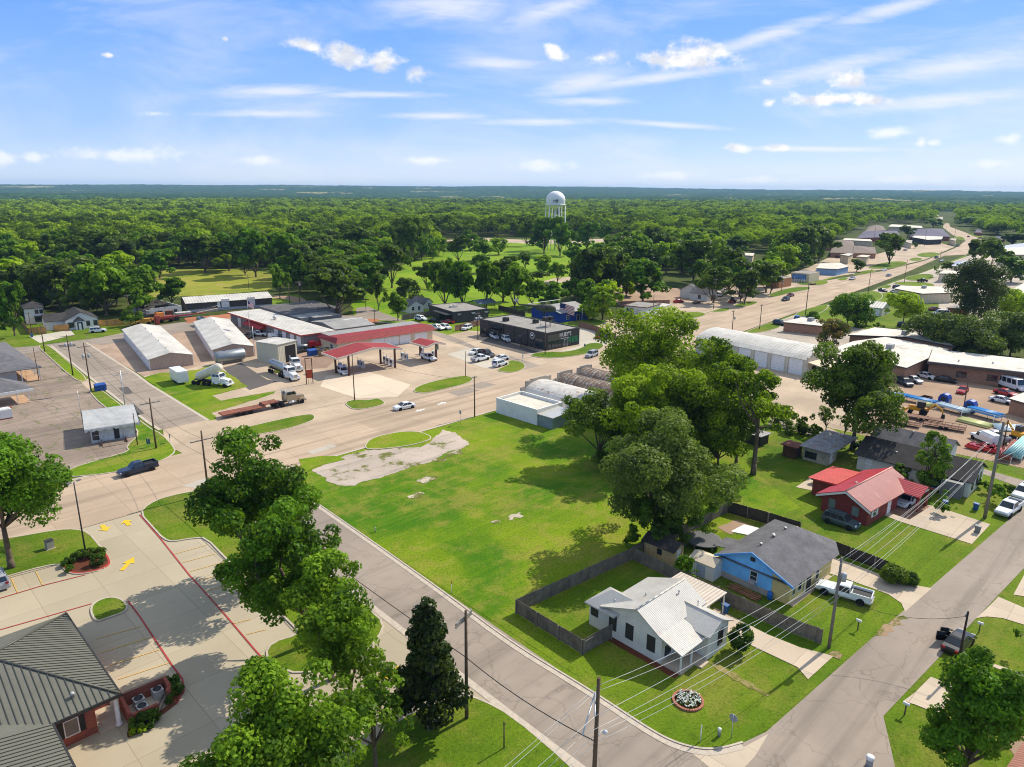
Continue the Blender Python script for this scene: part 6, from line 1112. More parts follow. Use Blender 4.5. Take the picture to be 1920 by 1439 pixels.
# --- heavy vehicles
STEEL = M('brushed_tank_steel', (176,176,172), .35, .08, .4, .75, dirt=((120,112,100), .6, .3)); DKF = M('truck_frame', (40,38,38), .7, .15, 3); CHROME = M('chrome', (200,200,204), .15, .05, 3, .9)
def tractor(root, pm, x0=0.0):
    b = MB(); b.loft([[(x0+x, -w, .75), (x0+x, -w, zt), (x0+x, w, zt), (x0+x, w, .75)] for x, w, zt in ((-.1, .75, 1.95), (1.2, .7, 1.85), (1.9, .62, 1.7), (2.0, .55, 1.5))]); b.box(x0-2.2, x0-.1, -1.1, 1.1, .9, 2.3)
    for s in (-1, 1): b.hexa([(x0+.6, s*1.15 if s < 0 else .7, .7), (x0+1.9, s*1.15 if s < 0 else .7, .7), (x0+1.9, -.7 if s < 0 else 1.15, .7), (x0+.6, -.7 if s < 0 else 1.15, .7), (x0+.7, s*1.12 if s < 0 else .7, 1.25), (x0+1.7, s*1.12 if s < 0 else .7, 1.25), (x0+1.7, -.7 if s < 0 else 1.12, 1.25), (x0+.7, -.7 if s < 0 else 1.12, 1.25)])
    b.box(x0+1.95, x0+2.15, -1.15, 1.15, .5, .85); b.build('cab', pm, root)
    cabin(root, x0-2.2, x0+.1, x0-2.1, x0-.25, 1.1, .95, 2.28, 3.0, pm, True, 2)
    MB().box(x0+1.99, x0+2.04, -.42, .42, .9, 1.6).build('grille', CHROME, root)
    for s in (-1, 1): MB().tube((x0-2.35, s*.9, .9), (x0-2.35, s*.9, 3.5), .09).build('exhaust_stack', CHROME, root); MB().tube((x0-1.9, s*1.0, .75), (x0-.4, s*1.0, .75), .3, n=12).build('fuel_tank', CHROME, root); MB().box(x0+1.8, x0+1.99, s*.8-.17, s*.8+.17, 1.0, 1.2).build('headlight', HEADL, root)
    MB().box(x0-5.2, x0+1.6, -.42, .42, .7, .98).build('chassis', DKF, root); add_wheels(root, (x0+1.15,), 1.15, .5, .3); add_wheels(root, (x0-3.2, x0-4.5), 1.22, .5, .55)
def veh(name, rear, front, label, cat):
    A, Bf = G(*rear), G(*front); return thing(name, label, cat, (Bf[0], Bf[1], .03), math.atan2(Bf[1]-A[1], Bf[0]-A[0]))
o = veh('tanker_truck', (495,690), (556,716), 'white lorry with long silver tank trailer in the station yard', 'tanker truck'); tractor(o, paint('white'), -2.2)
b = MB(); b.lathe([(.1, -13.6), (.8, -13.5), (.98, -13.1), (.98, -4.9), (.8, -4.5), (.1, -4.4)], (0, 0, 2.2), 'x', 20); b.build('tank', STEEL, o); MB().box(-13.2, -4.8, -.5, .5, .95, 1.3).box(-13.4, -10.4, -1.1, 1.1, 1.25, 1.32).build('trailer_frame', DKF, o); add_wheels(o, (-11.2, -12.5), 1.22, .5, .55); MB().box(-12.5, -5.5, -.35, .35, 3.14, 3.26).build('walkway', STEEL, o); MB().box(-9.8, -7.4, -1.05, -.6, .8, 1.15).build('hose_tray', M('lime_paint', (180,190,40), .6), o)
o = veh('lorry_tractor', (545,686), (561,699), 'white lorry cab parked in the beige truck bay doorway', 'truck'); tractor(o, paint('white'), -2.2)
o = veh('bulk_truck', (394,722), (434,726), 'white lorry with a tilted pale bulk tank on grass', 'truck'); tractor(o, paint('white'), -2.2); b = MB(); b.lathe([(.15, -.3), (.95, .3), (1.05, .8), (1.05, 6.8), (.7, 7.4), (.3, 7.6)], (0, 0, 0), 'x', 18); t_ = b.build('tank', M('cream_tank', (214,206,184), .5, .08, .8), o); t_.location = (-9.2, 0, 1.6); t_.rotation_euler = (0, -R(24), 0); add_wheels(o, (-8.4, -9.6), 1.22, .5, .5); MB().box(-9.8, -5, -.5, .5, .95, 1.2).build('trailer_frame', DKF, o)
o = veh('lowboy_truck', (414,785), (571,753), 'white lorry pulling a long rusty flatbed trailer at roadside', 'truck'); tractor(o, paint('tan'), -2.2); RD = M('rusty_deck', (132,78,58), .85, .2, .6); L_ = math.dist(G(414,785), G(571,753)); MB().box(-L_, -9, -1.3, 1.3, .72, .95).box(-9.3, -6.2, -1.2, 1.2, 1.25, 1.42).hexa([(-9.6, -1.2, .8), (-9.2, -1.2, .8), (-9.2, 1.2, .8), (-9.6, 1.2, .8), (-9.3, -1.2, 1.4), (-9.0, -1.2, 1.4), (-9.0, 1.2, 1.4), (-9.3, 1.2, 1.4)]).build('deck', RD, o); add_wheels(o, (-L_+3.2, -L_+4.5, -L_+5.8), 1.3, .45, .5)
o = thing('box_trailer', 'white box trailer standing alone on the corner lawn', 'trailer', G(345,722)); o.rotation_euler[2] = R(-4); MB().box(-1.2, 1.2, 0, 6.2, .6, 3.2).build('box', paint('white'), o); MB().box(-1.0, 1.0, -.03, .0, .8, 3.0).build('rear_door', WH, o); q = MB(); q.box(-1.25, -1.2, -.03, 6.25, .55, .66); q.build('edge_trim', CHAR, o); [link('wheel', wheel_meshes(.4, .25)[0], o, (s*1.05, y, .4), (0, 0, math.pi/2)) for s in (-1, 1) for y in (2.6, 3.5)]; MB().box(-.05, .05, 6.2, 7.4, .5, .6).build('hitch', DKF, o)
o = thing('storage_tank', 'big silver horizontal tank in front of the second storage building', 'tank', G(404,685), math.atan2(G(460,676)[1]-G(404,685)[1], G(460,676)[0]-G(404,685)[0])); L_ = math.dist(G(404,685), G(460,676)); MB().lathe([(.3, 0), (1.3, .15), (1.5, .5), (1.5, L_-.5), (1.3, L_-.15), (.3, L_)], (0, 0, 1.9), 'x', 24).build('shell', M('galvanised_tank', (150,156,158), .4, .1, .4, .6, dirt=((104,108,108), .56, .4)), o); q = MB(); [q.box(x, x+.4, -1.2, 1.2, 0, .9) for x in (1, L_/2, L_-1.4)]; [q.box(x, x+.4, -1.2, 1.2, 0, .9).build('saddle', CONCD, o) for q, x in ((MB(), 1), (MB(), L_-1.4))]; MB().box(L_*.3, L_*.34, -.15, .15, 3.38, 3.5).build('hatch', CHAR, o)
o = thing('tank_trailer', 'long pale tank trailer parked behind the second storage building', 'trailer', G(374,609), math.atan2(G(412,624)[1]-G(374,609)[1], G(412,624)[0]-G(374,609)[0])); MB().lathe([(.2, 0), (.95, .2), (1.05, .6), (1.05, 11.4), (.9, 11.8), (.2, 12)], (0, 0, 1.9), 'x', 18).build('tank', STEEL, o); MB().box(.5, 11.5, -.5, .5, .8, 1.1).build('trailer_frame', DKF, o); add_wheels(o, (1.5, 2.7), 1.2, .5, .5); MB().box(2, 10, -.4, .4, 2.9, 3.05).build('walkway', CHAR, o)
for (x, y, w, r) in ((560,654,.0,0),): 
    o = thing('truck_tank', 'silver cylinder tank on the black pickup bed in the yard', 'tank', (*G(570,660), 1.15), R(170)); MB().lathe([(.1, -1.1), (.5, -1), (.5, 1), (.1, 1.1)], (0, 0, .5), 'x', 16).build('shell', STEEL, o)
o = thing('propane_tank', 'long pale horizontal tank by the workshop white doors', 'tank', (*G(533,652), 0), R(-12)); MB().lathe([(.1, -3.6), (.55, -3.3), (.6, -2.9), (.6, 2.9), (.55, 3.3), (.1, 3.6)], (0, 0, .9), 'x', 16).build('shell', M('lilac_tank', (176,176,190), .5, .06), o); [MB().box(x-.15, x+.15, -.5, .5, 0, .5).build('saddle', CONCD, o) for x in (-2, 2)]
o = thing('red_machine', 'bright red farm machine by the grey workshop end wall', 'machine', G(596,652), R(-15)); MB().box(-2.6, 2.6, -.9, .9, .6, 1.3).box(-2.4, -.6, -.7, .7, 1.3, 2.0).hexa([(.2, -.7, 1.3), (2.4, -.7, 1.3), (2.4, .7, 1.3), (.2, .7, 1.3), (.6, -.5, 2.1), (2.0, -.5, 2.1), (2.0, .5, 2.1), (.6, .5, 2.1)]).build('body', paint('red'), o); add_wheels(o, (-1.6, 1.6), 1.0, .45, .3); MB().path([(-2.5, 0, 1.2), (-3.6, 0, .8)], .08).build('drawbar', DKF, o)
for k, (x, y) in enumerate(((600,662), (606,664), (612,663), (603,668))):
    o = thing('fibre_drum', ['yellowish drum stack furthest left by blue skip', 'tan drum in the middle of yard drums', 'tan drum nearest the cream station wall', 'olive drum in front of the other yard drums'][k], 'drum', G(x, y), 0, 'yard drums'); MB().lathe([(.75, 0), (.8, .1), (.8, 1.5), (.75, 1.6)], (0, 0, 0), 'z', 14).build('shell', M('drum_tan_%d' % (k % 2), [(176,150,84), (150,116,80)][k % 2], .8, .15), o); MB().lathe([(.78, 1.6), (.78, 1.66), (.1, 1.68)], (0, 0, 0), 'z', 14).build('lid', CHAR, o)
def skip(name, label, x, y, rot, w=2.2, d=1.5, h=1.4, mat=None):
    o = thing(name, label, 'dumpster', G(x, y), R(rot), 'blue dumpsters'); mt = mat or M('dumpster_blue', (30,76,150), .6, .15, 2); MB().hexa([(-w/2, -d/2+.2, .1), (w/2, -d/2+.2, .1), (w/2, d/2-.1, .1), (-w/2, d/2-.1, .1), (-w/2, -d/2, h), (w/2, -d/2, h), (w/2, d/2, h+.2), (-w/2, d/2, h+.2)]).build('bin', mt, o); MB().hexa([(-w/2, -d/2-.05, h+.01), (w/2, -d/2-.05, h+.01), (w/2, d/2, h+.21), (-w/2, d/2, h+.21), (-w/2, -d/2-.05, h+.07), (w/2, -d/2-.05, h+.07), (w/2, d/2, h+.27), (-w/2, d/2, h+.27)]).build('lid', mt, o)
    for s in (-1, 1): MB().box(s*(w/2+.05)-.06, s*(w/2+.05)+.06, -.3, .3, h*.55, h*.75).build('lift_pocket', DKF, o)
skip('dumpster', 'blue dumpster in the station yard beside drums', 586, 667, -5, 2.4, 1.8, 1.5); skip('dumpster', 'small blue dumpster on the verge by side street poles', 189, 733, -2); skip('dumpster', 'blue dumpster on grass behind red dirt yard', 524, 582, -5, 2.6, 1.8, 1.7)
def booth(x, y, label):
    o = thing('compactor_bin', label, 'bin', G(x, y), R(-8), 'blue yard bins'); o.scale = (.75, .75, .8); b = MB(); b.sideprism([(-1.4, 0), (1.4, 0), (1.4, 2.0), (.9, 2.9), (0, 3.15), (-.9, 2.9), (-1.4, 2.0)], -1.1, 1.1, 'x'); b.build('shell', M('deep_blue_plastic', (28,66,150), .5, .12, 1.5), o); MB().box(-1.14, -1.1, -.7, .7, 1.2, 2.4).build('hatch', CHAR, o); MB().box(-.9, .9, -1.43, -1.4, .3, 1.8).build('panel', M('pale_grey_plastic', (150,160,170), .5), o)
[booth(*q_) for q_ in ()]; booth(1770,759, 'tall blue bin with a dark hatch left of the light pole'); booth(1818,772, 'rounded blue bin right of the light pole'); o = thing('crate_bin', 'rust brown open skip behind the pipe racks', 'skip', G(1734,755), R(-8)); b = MB(); b.box(-1.3, 1.3, -.9, -.8, .1, 1.3); b.box(-1.3, 1.3, .8, .9, .1, 1.3); b.box(-1.3, -1.2, -.8, .8, .1, 1.3); b.box(1.2, 1.3, -.8, .8, .1, 1.3); b.build('side', M('rust_brown_wall', (96,64,48)), o); MB().box(-1.2, 1.2, -.8, .8, .1, .9).build('contents', CHAR, o)
def pipes(label, a, b_, h0, col, nn, rows, rad=.16, legs=True, name='pipe_rack', cat='pipe rack', alt=None):
    A, Bq = G(*a), G(*b_); L_ = math.dist(A, Bq); o = thing(name, label, cat, (*A, 0), math.atan2(Bq[1]-A[1], Bq[0]-A[0])); m1 = M('pipe_'+col[0], col[1], .45, .05, 1); m2 = M('pipe_'+alt[0], alt[1], .45, .05, 1) if alt else m1
    for rw in range(rows):
        q = MB()
        for i in range(nn-rw): q.tube((.1*((i*7+rw*3) % 5), (i+rw/2)*rad*2.05-nn*rad, h0+rad+rw*rad*1.8), (L_-.1*((i*3+rw) % 4), (i+rw/2)*rad*2.05-nn*rad, h0+rad+rw*rad*1.8), rad, n=8)
        q.build('pipe_layer', m1 if rw % 2 == 0 or not alt else m2, o)
    if legs:
        for x in np.linspace(.6, L_-.6, max(2, int(L_/4))): MB().box(x-.06, x+.06, -nn*rad-.2, -nn*rad-.08, 0, h0+.5).box(x-.06, x+.06, -nn*rad, nn*rad, h0-.12, h0).box(x-.06, x+.06, nn*rad+.08, nn*rad+.2, 0, h0+.5).build('rack_leg', WH, o)
PBL, PWT, PYL, PGR = ('bright_blue', (60,150,214)), ('pale_blue', (196,214,222)), ('pale_yellow', (214,214,140)), ('mint', (160,206,200))
pipes('rack of bright blue pipes nearest the right side of yard', (1876,792), (1815,775), .9, PBL, 9, 3, .13, alt=PWT); pipes('rack of whitish pipes in the middle of the yard', (1815,781), (1757,765), .8, PWT, 9, 2, .13); pipes('rack of pale and blue pipes left, behind the digger', (1755,764), (1690,749), .8, PWT, 8, 2, .13, alt=PBL); pipes('pipes with bright blue ends glimpsed beside the big tree', (1692,754), (1632,741), 1.0, PBL, 7, 3, .13, alt=PWT)
pipes('flat bundle of pale yellow pipes on the dirt', (1858,803), (1797,788), .05, PYL, 9, 2, .15, False, 'pipe_bundle', 'pipe bundle'); pipes('loose pale blue pipes on the ground right of yellow bundle', (1925,806), (1862,803), .05, PWT, 14, 1, .15, False, 'pipe_bundle', 'pipe bundle', PBL); pipes('short yellow pipes behind the digger', (1744,768), (1720,760), .6, PYL, 6, 2, .14, True); pipes('mint green pipes stacked at the right yard fence', (1893,865), (1925,835), .7, PGR, 8, 3, .17); pipes('rusty red pipes beside the mint green stack', (1878,868), (1908,835), .5, ('rust_red', (140,74,58)), 7, 2, .14)
YP = paint('yellow')
def backhoe(x, y, rot, label):
    o = thing('backhoe_loader', label, 'digger', (*G(x, y), 0), R(rot)); MB().box(-1.4, 1.6, -.5, .5, .8, 1.5).box(.4, 2.0, -.4, .4, 1.4, 1.8).build('body', YP, o); MB().box(-1.0, .4, -.75, -.68, 1.5, 2.7).box(-1.0, .4, .68, .75, 1.5, 2.7).box(-1.1, .5, -.8, .8, 2.7, 2.82).build('cab_frame', CHAR, o); add_wheels(o, (-.9,), 1.1, .75, .45); add_wheels(o, (1.5,), 1.0, .45, .3)
    MB().path([(-1.4, 0, 1.1), (-2.6, 0, 2.6), (-4.0, 0, 1.7), (-4.3, 0, .6)], [.22, .2, .16, .12], 6).build('boom', YP, o); MB().hexa([(-4.7, -.35, .1), (-4.0, -.35, .1), (-4.0, .35, .1), (-4.7, .35, .1), (-4.6, -.35, .8), (-4.1, -.35, .8), (-4.1, .35, .8), (-4.6, .35, .8)]).build('bucket', DKF, o); MB().path([(1.4, -.6, 1.3), (2.6, -.6, .5)], .1).path([(1.4, .6, 1.3), (2.6, .6, .5)], .1).hexa([(2.5, -1.1, .1), (3.2, -1.1, .1), (3.2, 1.1, .1), (2.5, 1.1, .1), (2.5, -1.1, .9), (2.7, -1.1, .9), (2.7, 1.1, .9), (2.5, 1.1, .9)]).build('loader', YP, o)
backhoe(1722,777, 98, 'yellow backhoe digger by the pipe racks'); 
o = thing('excavator', 'yellow and black mini excavator at right edge of the yard', 'excavator', G(1909,823), R(60)); [MB().box(-1.1, 1.1, s*.75-.22, s*.75+.22, 0, .55).build('track', TRIMB, o) for s in (-1, 1)]; MB().box(-1.2, .9, -.85, .85, .6, 1.4).build('body', YP, o); MB().box(-.2, .9, -.8, .1, 1.4, 2.4).build('cab', CARGL, o); MB().path([(.9, .3, 1.2), (2.2, .3, 2.6), (3.2, .3, 1.4), (3.1, .3, .5)], [.2, .18, .14, .1], 6).build('boom', YP, o)
def flat_trailer(x, y, rot, L_, label, deckc=(120,84,66), rails=True):
    o = thing('flat_trailer', label, 'trailer', (*G(x, y), 0), R(rot)); MB().box(-L_/2, L_/2, -1, 1, .55, .68).build('deck', M('trailer_deck', deckc, .85, .2, 1), o); add_wheels(o, (-.4, .5), 1.2, .36, .22); q = MB(); q.path([(L_/2, -.8, .6), (L_/2+1.3, 0, .5), (L_/2, .8, .6)], .06); q.build('drawbar', DKF, o)
    if rails:
        q = MB()
        for s in (-1, 1):
            q.tube((-L_/2, s, 1.05), (L_/2, s, 1.05), .04, n=5); [q.tube((-L_/2+L_*i/6, s, .6), (-L_/2+L_*i/6, s, 1.05), .035, n=5) for i in range(7)]
        q.build('rail', M('rust_brown_wall', (96,64,48)), o)
flat_trailer(1770,804, 100, 7, 'brown railed flat trailer alone on the yard dirt'); flat_trailer(1733,789, 98, 6.5, 'black flat trailer below the digger boom', (40,38,38), False); flat_trailer(1693,797, 98, 6, 'dark car hauler trailer beside the big tree', (50,48,50), True); flat_trailer(1552,515, 8, 4, 'small trailer with goods on the far shop forecourt', (90,90,84), True); flat_trailer(1524,534, 5, 5, 'dark flat trailer parked on grass by mural shop', (60,58,56), False); flat_trailer(1306,569, 8, 7, 'pale flat trailer on the lawn by roadside house', (190,180,160), False); flat_trailer(1392,549, 5, 6, 'trailer with rails parked left of tan brick shop', (60,58,56))
place('service_truck', (1862,838), (1828,822), 'white', 'white work truck with blue bonnet in the pipe yard', 'truck'); place(P_K, (1878,832), (1846,818), 'silver', 'grey pickup behind the work truck in the pipe yard', 'pickup')
RDP = paint('red')
for x, y, lb in ((1828,842,'red mower implement left in the row by yard fence'), (1848,845,'red mower implement in the middle of yard row'), (1866,849,'red implement right of row beside the leaning pole')):
    o = thing('farm_implement', lb, 'implement', (*G(x, y), 0), R(80), 'red implements'); MB().box(-1.2, 1.2, -.7, .7, .5, .8).path([(-1.2, 0, .7), (-1.2, 0, 1.5), (0, 0, .8)], .08, 5).path([(1.2, -.5, .7), (0, 0, 1.4), (1.2, .5, .7)], .07, 5).build('frame', RDP, o); MB().lathe([(.4, -.12), (.4, .12)], (-.8, -.9, .4), 'y', 12).build('gauge_wheel', TYRE, o); MB().box(-1.3, 1.3, .7, 1.1, .2, .6).build('deck', RDP, o)
# contractor yard on the left
OR = M('machine_orange', (206,128,50), .6, .15, 1); 
for x, y, rot, lb, mt in ((270,610,-10,'yellow road roller machine at the lane behind storage buildings', 'y'), (296,603,10,'rust orange crate bodied machine in front of the ruin', 'o'), (312,604,-8,'red crate trailer machine in the left contractor yard', 'r')):
    o = thing('yard_machine', lb, 'machine', (*G(x, y), 0), R(rot)); mm = {'y': M('machine_yellow', (208,150,50), .6, .15, 1), 'o': OR, 'r': M('machine_red', (156,70,56), .7, .2, 1)}[mt]
    MB().box(-2.4, 2.2, -1, 1, .7, 1.5).box(-.5, 2.0, -.9, .9, 1.5, 2.9 if mt == 'o' else 2.2).build('body', mm, o); add_wheels(o, (-1.6, 1.4), 1.15, .6, .4); MB().path([(-2.4, 0, 1), (-4, 0, 1.2), (-5.2, 0, .8)], .14, 6).build('boom', mm, o)
o = thing('ladder_frame', 'yellow ladder frame lying by the wood fence', 'frame', G(234,612), R(4)); q = MB(); [q.box(-4, 4, s-.06, s+.06, .5, .65) for s in (0, 1)]; q.build('rail', M('machine_yellow', (208,150,50)), o); q = MB(); [q.box(-4+i*.9, -3.88+i*.9, 0, 1, .5, .62) for i in range(9)]; q.build('rung', M('machine_yellow', (208,150,50)), o)
o = thing('crane_boom', 'long red crane boom resting above yard machines', 'boom', (*G(338,603), 1.6), R(0)); MB().hexa([(-8, -.3, 0), (9, -.15, .3), (9, .15, .3), (-8, .3, 0), (-8, -.3, .7), (9, -.15, .6), (9, .15, .6), (-8, .3, .7)]).build('boom', M('machine_red', (156,70,56)), o); MB().box(-8, -6.8, -.8, .8, -1.6, 1.2).build('mast_base', M('machine_red', (156,70,56)), o)
for x, y, w, d, h, c, lb in ((318,597,2.4,2,2.6,(120,76,58),'brown crate with round port at the ruin wall'), (344,594,5,3,1.5,(186,182,170),'low pale container beside the dark warehouse end'), (283,600,2.6,2,2.0,(96,84,76),'dark stacked pallets beneath ruin doorway'), (330,601,2,1.6,1.2,(70,70,72),'black tank box amid left yard machines')):
    o = thing('yard_crate', lb, 'crate', G(x, y), R(-8)); MB().box(-w/2, w/2, -d/2, d/2, .15, h).build('box', M('crate_%d%d%d' % c, c, .85, .2, 1), o); MB().box(-w/2-.04, w/2+.04, -d/2-.04, d/2+.04, h, h+.12).build('lid', M('crate_%d%d%d' % c, c), o); MB().box(-w/2, w/2, -d/2, d/2, 0, .15).build('base', CHAR, o)
o = thing('red_tractor', 'red tractor towing gear beside the roadside house lawn', 'tractor', G(1374,568), R(10)); MB().box(-.6, 1.6, -.4, .4, .8, 1.4).build('bonnet', RDP, o); MB().box(-1.2, -.4, -.5, .5, 1, 2.4).build('cab', CHAR, o); add_wheels(o, (-.9,), 1.0, .75, .4); add_wheels(o, (1.2,), .9, .42, .28); MB().box(-3.6, -1.5, -.9, .9, .5, 1.0).build('implement', RDP, o)
o = thing('orange_loader', 'orange machine on dark trailer near tan brick shop', 'machine', G(1405,543), R(5)); MB().box(-1.5, 1.5, -.8, .8, .9, 1.8).box(-.5, .7, -.7, .7, 1.8, 2.6).build('body', OR, o); add_wheels(o, (-1, 1), 1, .5, .35)
# ------------------------------------------------------------------ poles, cables, street furniture
WOOD = M('pole_timber', (96,78,60), .9, .2, 1.5, dirt=((60,50,42), .55, .5)); WOODG = M('grey_pole_timber', (128,120,110), .9, .15, 1.5); GALV = M('galvanised', (190,192,194), .4, .08, 3, .5)
TOP = {}
def pole(key, base, top, label, r=.15, arms=(), mat=None, tilt=0, extra=None, cat='utility pole', name='utility_pole', group='utility poles', arm_az=0):
    """base and top as seen in the photograph; arms = (drop from the top, half length) crossarms along arm_az degrees"""
    X, Y = G(*base); h = zat(base, top); o = thing(name, label, cat, (X, Y, 0), R(arm_az), group); mt = mat or WOOD
    MB().tube((0, 0, 0), (tilt, 0, h), r, r*.68, 10).build('pole', mt, o)
    for d, L_ in arms:
        MB().box(-L_, L_, r*.5, r*.5+.1, h-d-.06, h-d+.06).build('crossarm', WOODG if mt is not GALV else GALV, o)
        q = MB(); [q.lathe([(.05, 0), (.06, .05), (.03, .1), (.05, .16)], (x, r*.5+.05, h-d+.06), 'z', 8) for x in (-L_+.1, -L_*.4, L_*.4, L_-.1)]; q.build('insulator', M('insulator', (170,172,176), .3), o)
    if extra: extra(o, h)
    TOP[key] = (X, Y, h, R(arm_az)); return o
def trafo(n, drop):
    def f(o, h):
        for i in range(n):
            x = (i-(n-1)/2)*1.1+(.0 if n > 1 else .42); MB().lathe([(.1, 0), (.28, .05), (.28, .8), (.2, .9), (.05, .95)], (x, -.3, h-drop), 'z', 14).build('transformer', M('transformer_grey', (176,178,180), .45, .06), o)
    return f
def lamp(L_=1.6, drop=.2, two=False):
    def f(o, h):
        for s in ((-1, 1) if two else (1,)):
            MB().path([(0, 0, h-drop), (s*L_, 0, h-drop+.15)], .04).build('arm', GALV, o); MB().box(min(s*L_, s*(L_+.5)), max(s*L_, s*(L_+.5)), -.15, .15, h-drop+.05, h-drop+.2).build('lamp_head', M('lamp_grey', (120,120,120), .5), o)
    return f
def streetlight(drop, L_=1.1):
    def f(o, h): MB().path([(0, 0, h-drop), (L_*.6, 0, h-drop+.5), (L_, 0, h-drop+.3)], .035).build('lamp_arm', GALV, o); MB().lathe([(.05, .3), (.2, .15), (.16, 0), (.05, -.08)], (L_, 0, h-drop), 'z', 12).build('lamp_head', M('lamp_white', (220,222,222), .4), o)
    return f
pole('u1', (391,928), 808, 'tall utility pole with one crossarm at the bank lawn corner', .16, [(1.5, 1.7)])
pole('u2', (293,842), 747, 'utility pole with crossarm on the corner lawn beside kiosk', .16, [(.9, 1.6)]); pole('u3', (236,772), 695, 'slim grey pole with crossarm behind the white kiosk', .11, [(.9, 1.4)], GALV); pole('u4', (171,735), 643, 'pole carrying two transformers at the drive apron', .16, [(.9, 1.3)], None, 0, trafo(2, 3.4)); pole('u5', (137,705), 628, 'pole with dark twin boxes on the long verge', .16, [(.4, 1.3)], None, 0, trafo(2, 2.9)); pole('u6', (84,660), 608, 'bare dark pole at the far end of the verge', .15); pole('u7', (61,632), 585, 'pole by the blue bin and wooden fence', .14, [(.5, .9)])
pole('u8', (246,612), 552, 'pole in ivy beside the ruined building', .15, [(.5, 1)]); pole('p1', (258,836), 775, 'plain dark post beside the kiosk wall', .1, cat='post', name='post'); pole('p2', (73,713), 652, 'dark post at the motel porch corner', .1, cat='post', name='post'); pole('p3', (153,783), 733, 'pale mast fixed at the kiosk roof edge', .06, mat=GALV, cat='mast', name='mast', group='masts')
pole('lp', (162,1045), 905, 'tall dark parking lamp with twin heads in the mulch bed', .1, (), CHAR, 0, lamp(.35, .05, True), 'lamp post', 'lamp_post', 'lamp posts', 20)
pole('s1', (665,752), 662, 'brown pole with small box on the station island', .12, (), None, 0, None); pole('s2', (873,707), 659, 'plain pole on the long grass island', .1); pole('s3', (890,782), 706, 'pole standing at the vacant lot kerb', .14, [(.3, .8)]); pole('s4', (292,628), 600, 'dark post between the twin storage buildings', .1, cat='post', name='post'); pole('s5', (478,668), 612, 'lamp pole at corner of the second storage building', .09, mat=GALV); pole('s6', (514,681), 645, 'thin pole in front of the truck bay', .08, mat=CHAR, group='thin poles')
pole('h1', (1022,665), 600, 'pole with lamp arm at the restaurant front corner', .13, (), None, 0, lamp(.9, 2.0)); pole('h2', (896,638), 585, 'pole with grey box beside the restaurant car park', .14, [(.6, .9)], None, 0, trafo(1, 2.0)); pole('h3', (1155,610), 575, 'leaning light pole at wooden fence end', .12); pole('h4', (1224,595), 552, 'pole in front of the white billboard shop', .13); pole('h5', (1091,607), 578, 'pale post near the blue building', .08, mat=GALV, group='thin poles'); pole('h6', (988,592), 570, 'white post with lamp behind the restaurant', .08, mat=GALV, group='thin poles')
pole('r1', (1338,580), 523, 'tall pole with crossarms on a round grass island', .14, [(.4, 1.5), (1.6, 1.2)]); pole('r2', (1372,628), 582, 'pole with dark box behind the white garage roof', .14, [(.4, 1)], None, 0, trafo(1, 3)); pole('r3', (1424,618), 570, 'pole on the long lawn by the garage roof', .14, [(.5, .8)]); pole('r4', (1510,592), 530, 'thick dark pole on lawn near the brick office', .17, [(.4, .9)]); pole('r5', (1627,553), 505, 'pole beside the dark hedge on highway lawn', .14); pole('r6', (1695,532), 488, 'pole on the far lawn left of black pickup', .13); pole('r7', (1760,500), 470, 'pole at kerb near the white highway car', .13); pole('r8', (1597,490), 463, 'pole in front of brown motel roof', .13); pole('r9', (1465,547), 512, 'thin pole by the orange brick shop', .11); pole('ra', (1735,590), 555, 'street light left of the tall pine', .09, (), GALV, 0, lamp(.8, .1), 'lamp post', 'lamp_post', 'lamp posts')
pole('rb', (1876,458), 437, 'far pole with crossarm beyond the oak', .15, [(.4, 2.2)]); pole('rc', (1771,447), 425, 'far pole on the highway bend verge', .13); pole('rd', (1790,443), 428, 'far pole near the bend lawn', .13); pole('re', (1800,462), 444, 'far pole right of the beige kiosk', .13); pole('rf', (1733,462), 430, 'tall pole before the slate roofs', .14); pole('rg', (1637,462), 425, 'pole rising beside brown motel and purple roof', .14)
pole('g1', (1806,769), 717, 'dark light pole between the blue yard bins', .12); pole('g2', (1880,842), 788, 'dark pole right behind the mower implements', .14); pole('k1', (1672,712), 664, 'pole rising in front of the flat white roofs', .11); pole('m1', (563,580), 527, 'grey pole with transformer left of round tree', .14, [(.5, 1.1)], None, 0, trafo(1, 2)); pole('m2', (544,582), 530, 'pole wrapped with vines left of the transformer pole', .16); pole('m3', (686,580), 548, 'thin dark pole by the park lane', .1); pole('m4', (703,607), 570, 'lamp pole on green triangle behind grey buildings', .1); pole('m5', (753,600), 562, 'white pole beside leafy bush and fence', .09, mat=GALV, group='thin poles'); pole('m6', (467,545), 515, 'short pole at the meadow edge', .11)
pole('q1', (832,478), 448, 'park pole near round dark bush', .12); pole('q2', (912,452), 430, 'park pole before distant shed left', .12, [(.3, .8)]); pole('q3', (927,452), 428, 'park pole beside the small white sheds', .12, [(.3, .8)])
pole('n1', (875,1349), 1146, 'near utility pole with double crossarm on the bank lawn', .17, [(.7, 1.2), (.95, 1.2)], None, .1, None, arm_az=15); pole('n2', (1110,1532), 1272, 'big utility pole with white arms at the bottom of picture', .19, (), None, .1, streetlight(5.2))
pole('n3', (1554,1215), 1046, 'grey pole with round transformer beside the old white pickup', .17, (), WOODG, .12, trafo(1, 2.6)); pole('n4', (1846,972), 792, 'thick leaning pole by the brick house driveway', .24, [(1.2, 1.6)], WOODG, .25); pole('n5', (1794,1256), 1147, 'thin dark pole at the black open doored car', .13, [(.4, .35)], M('dark_pole', (60,46,38), .9, .2))
x_, y_, h_, _ = TOP['n2']; o = [p for p in COL.objects if p.get('label', '').startswith('big utility pole')][0]
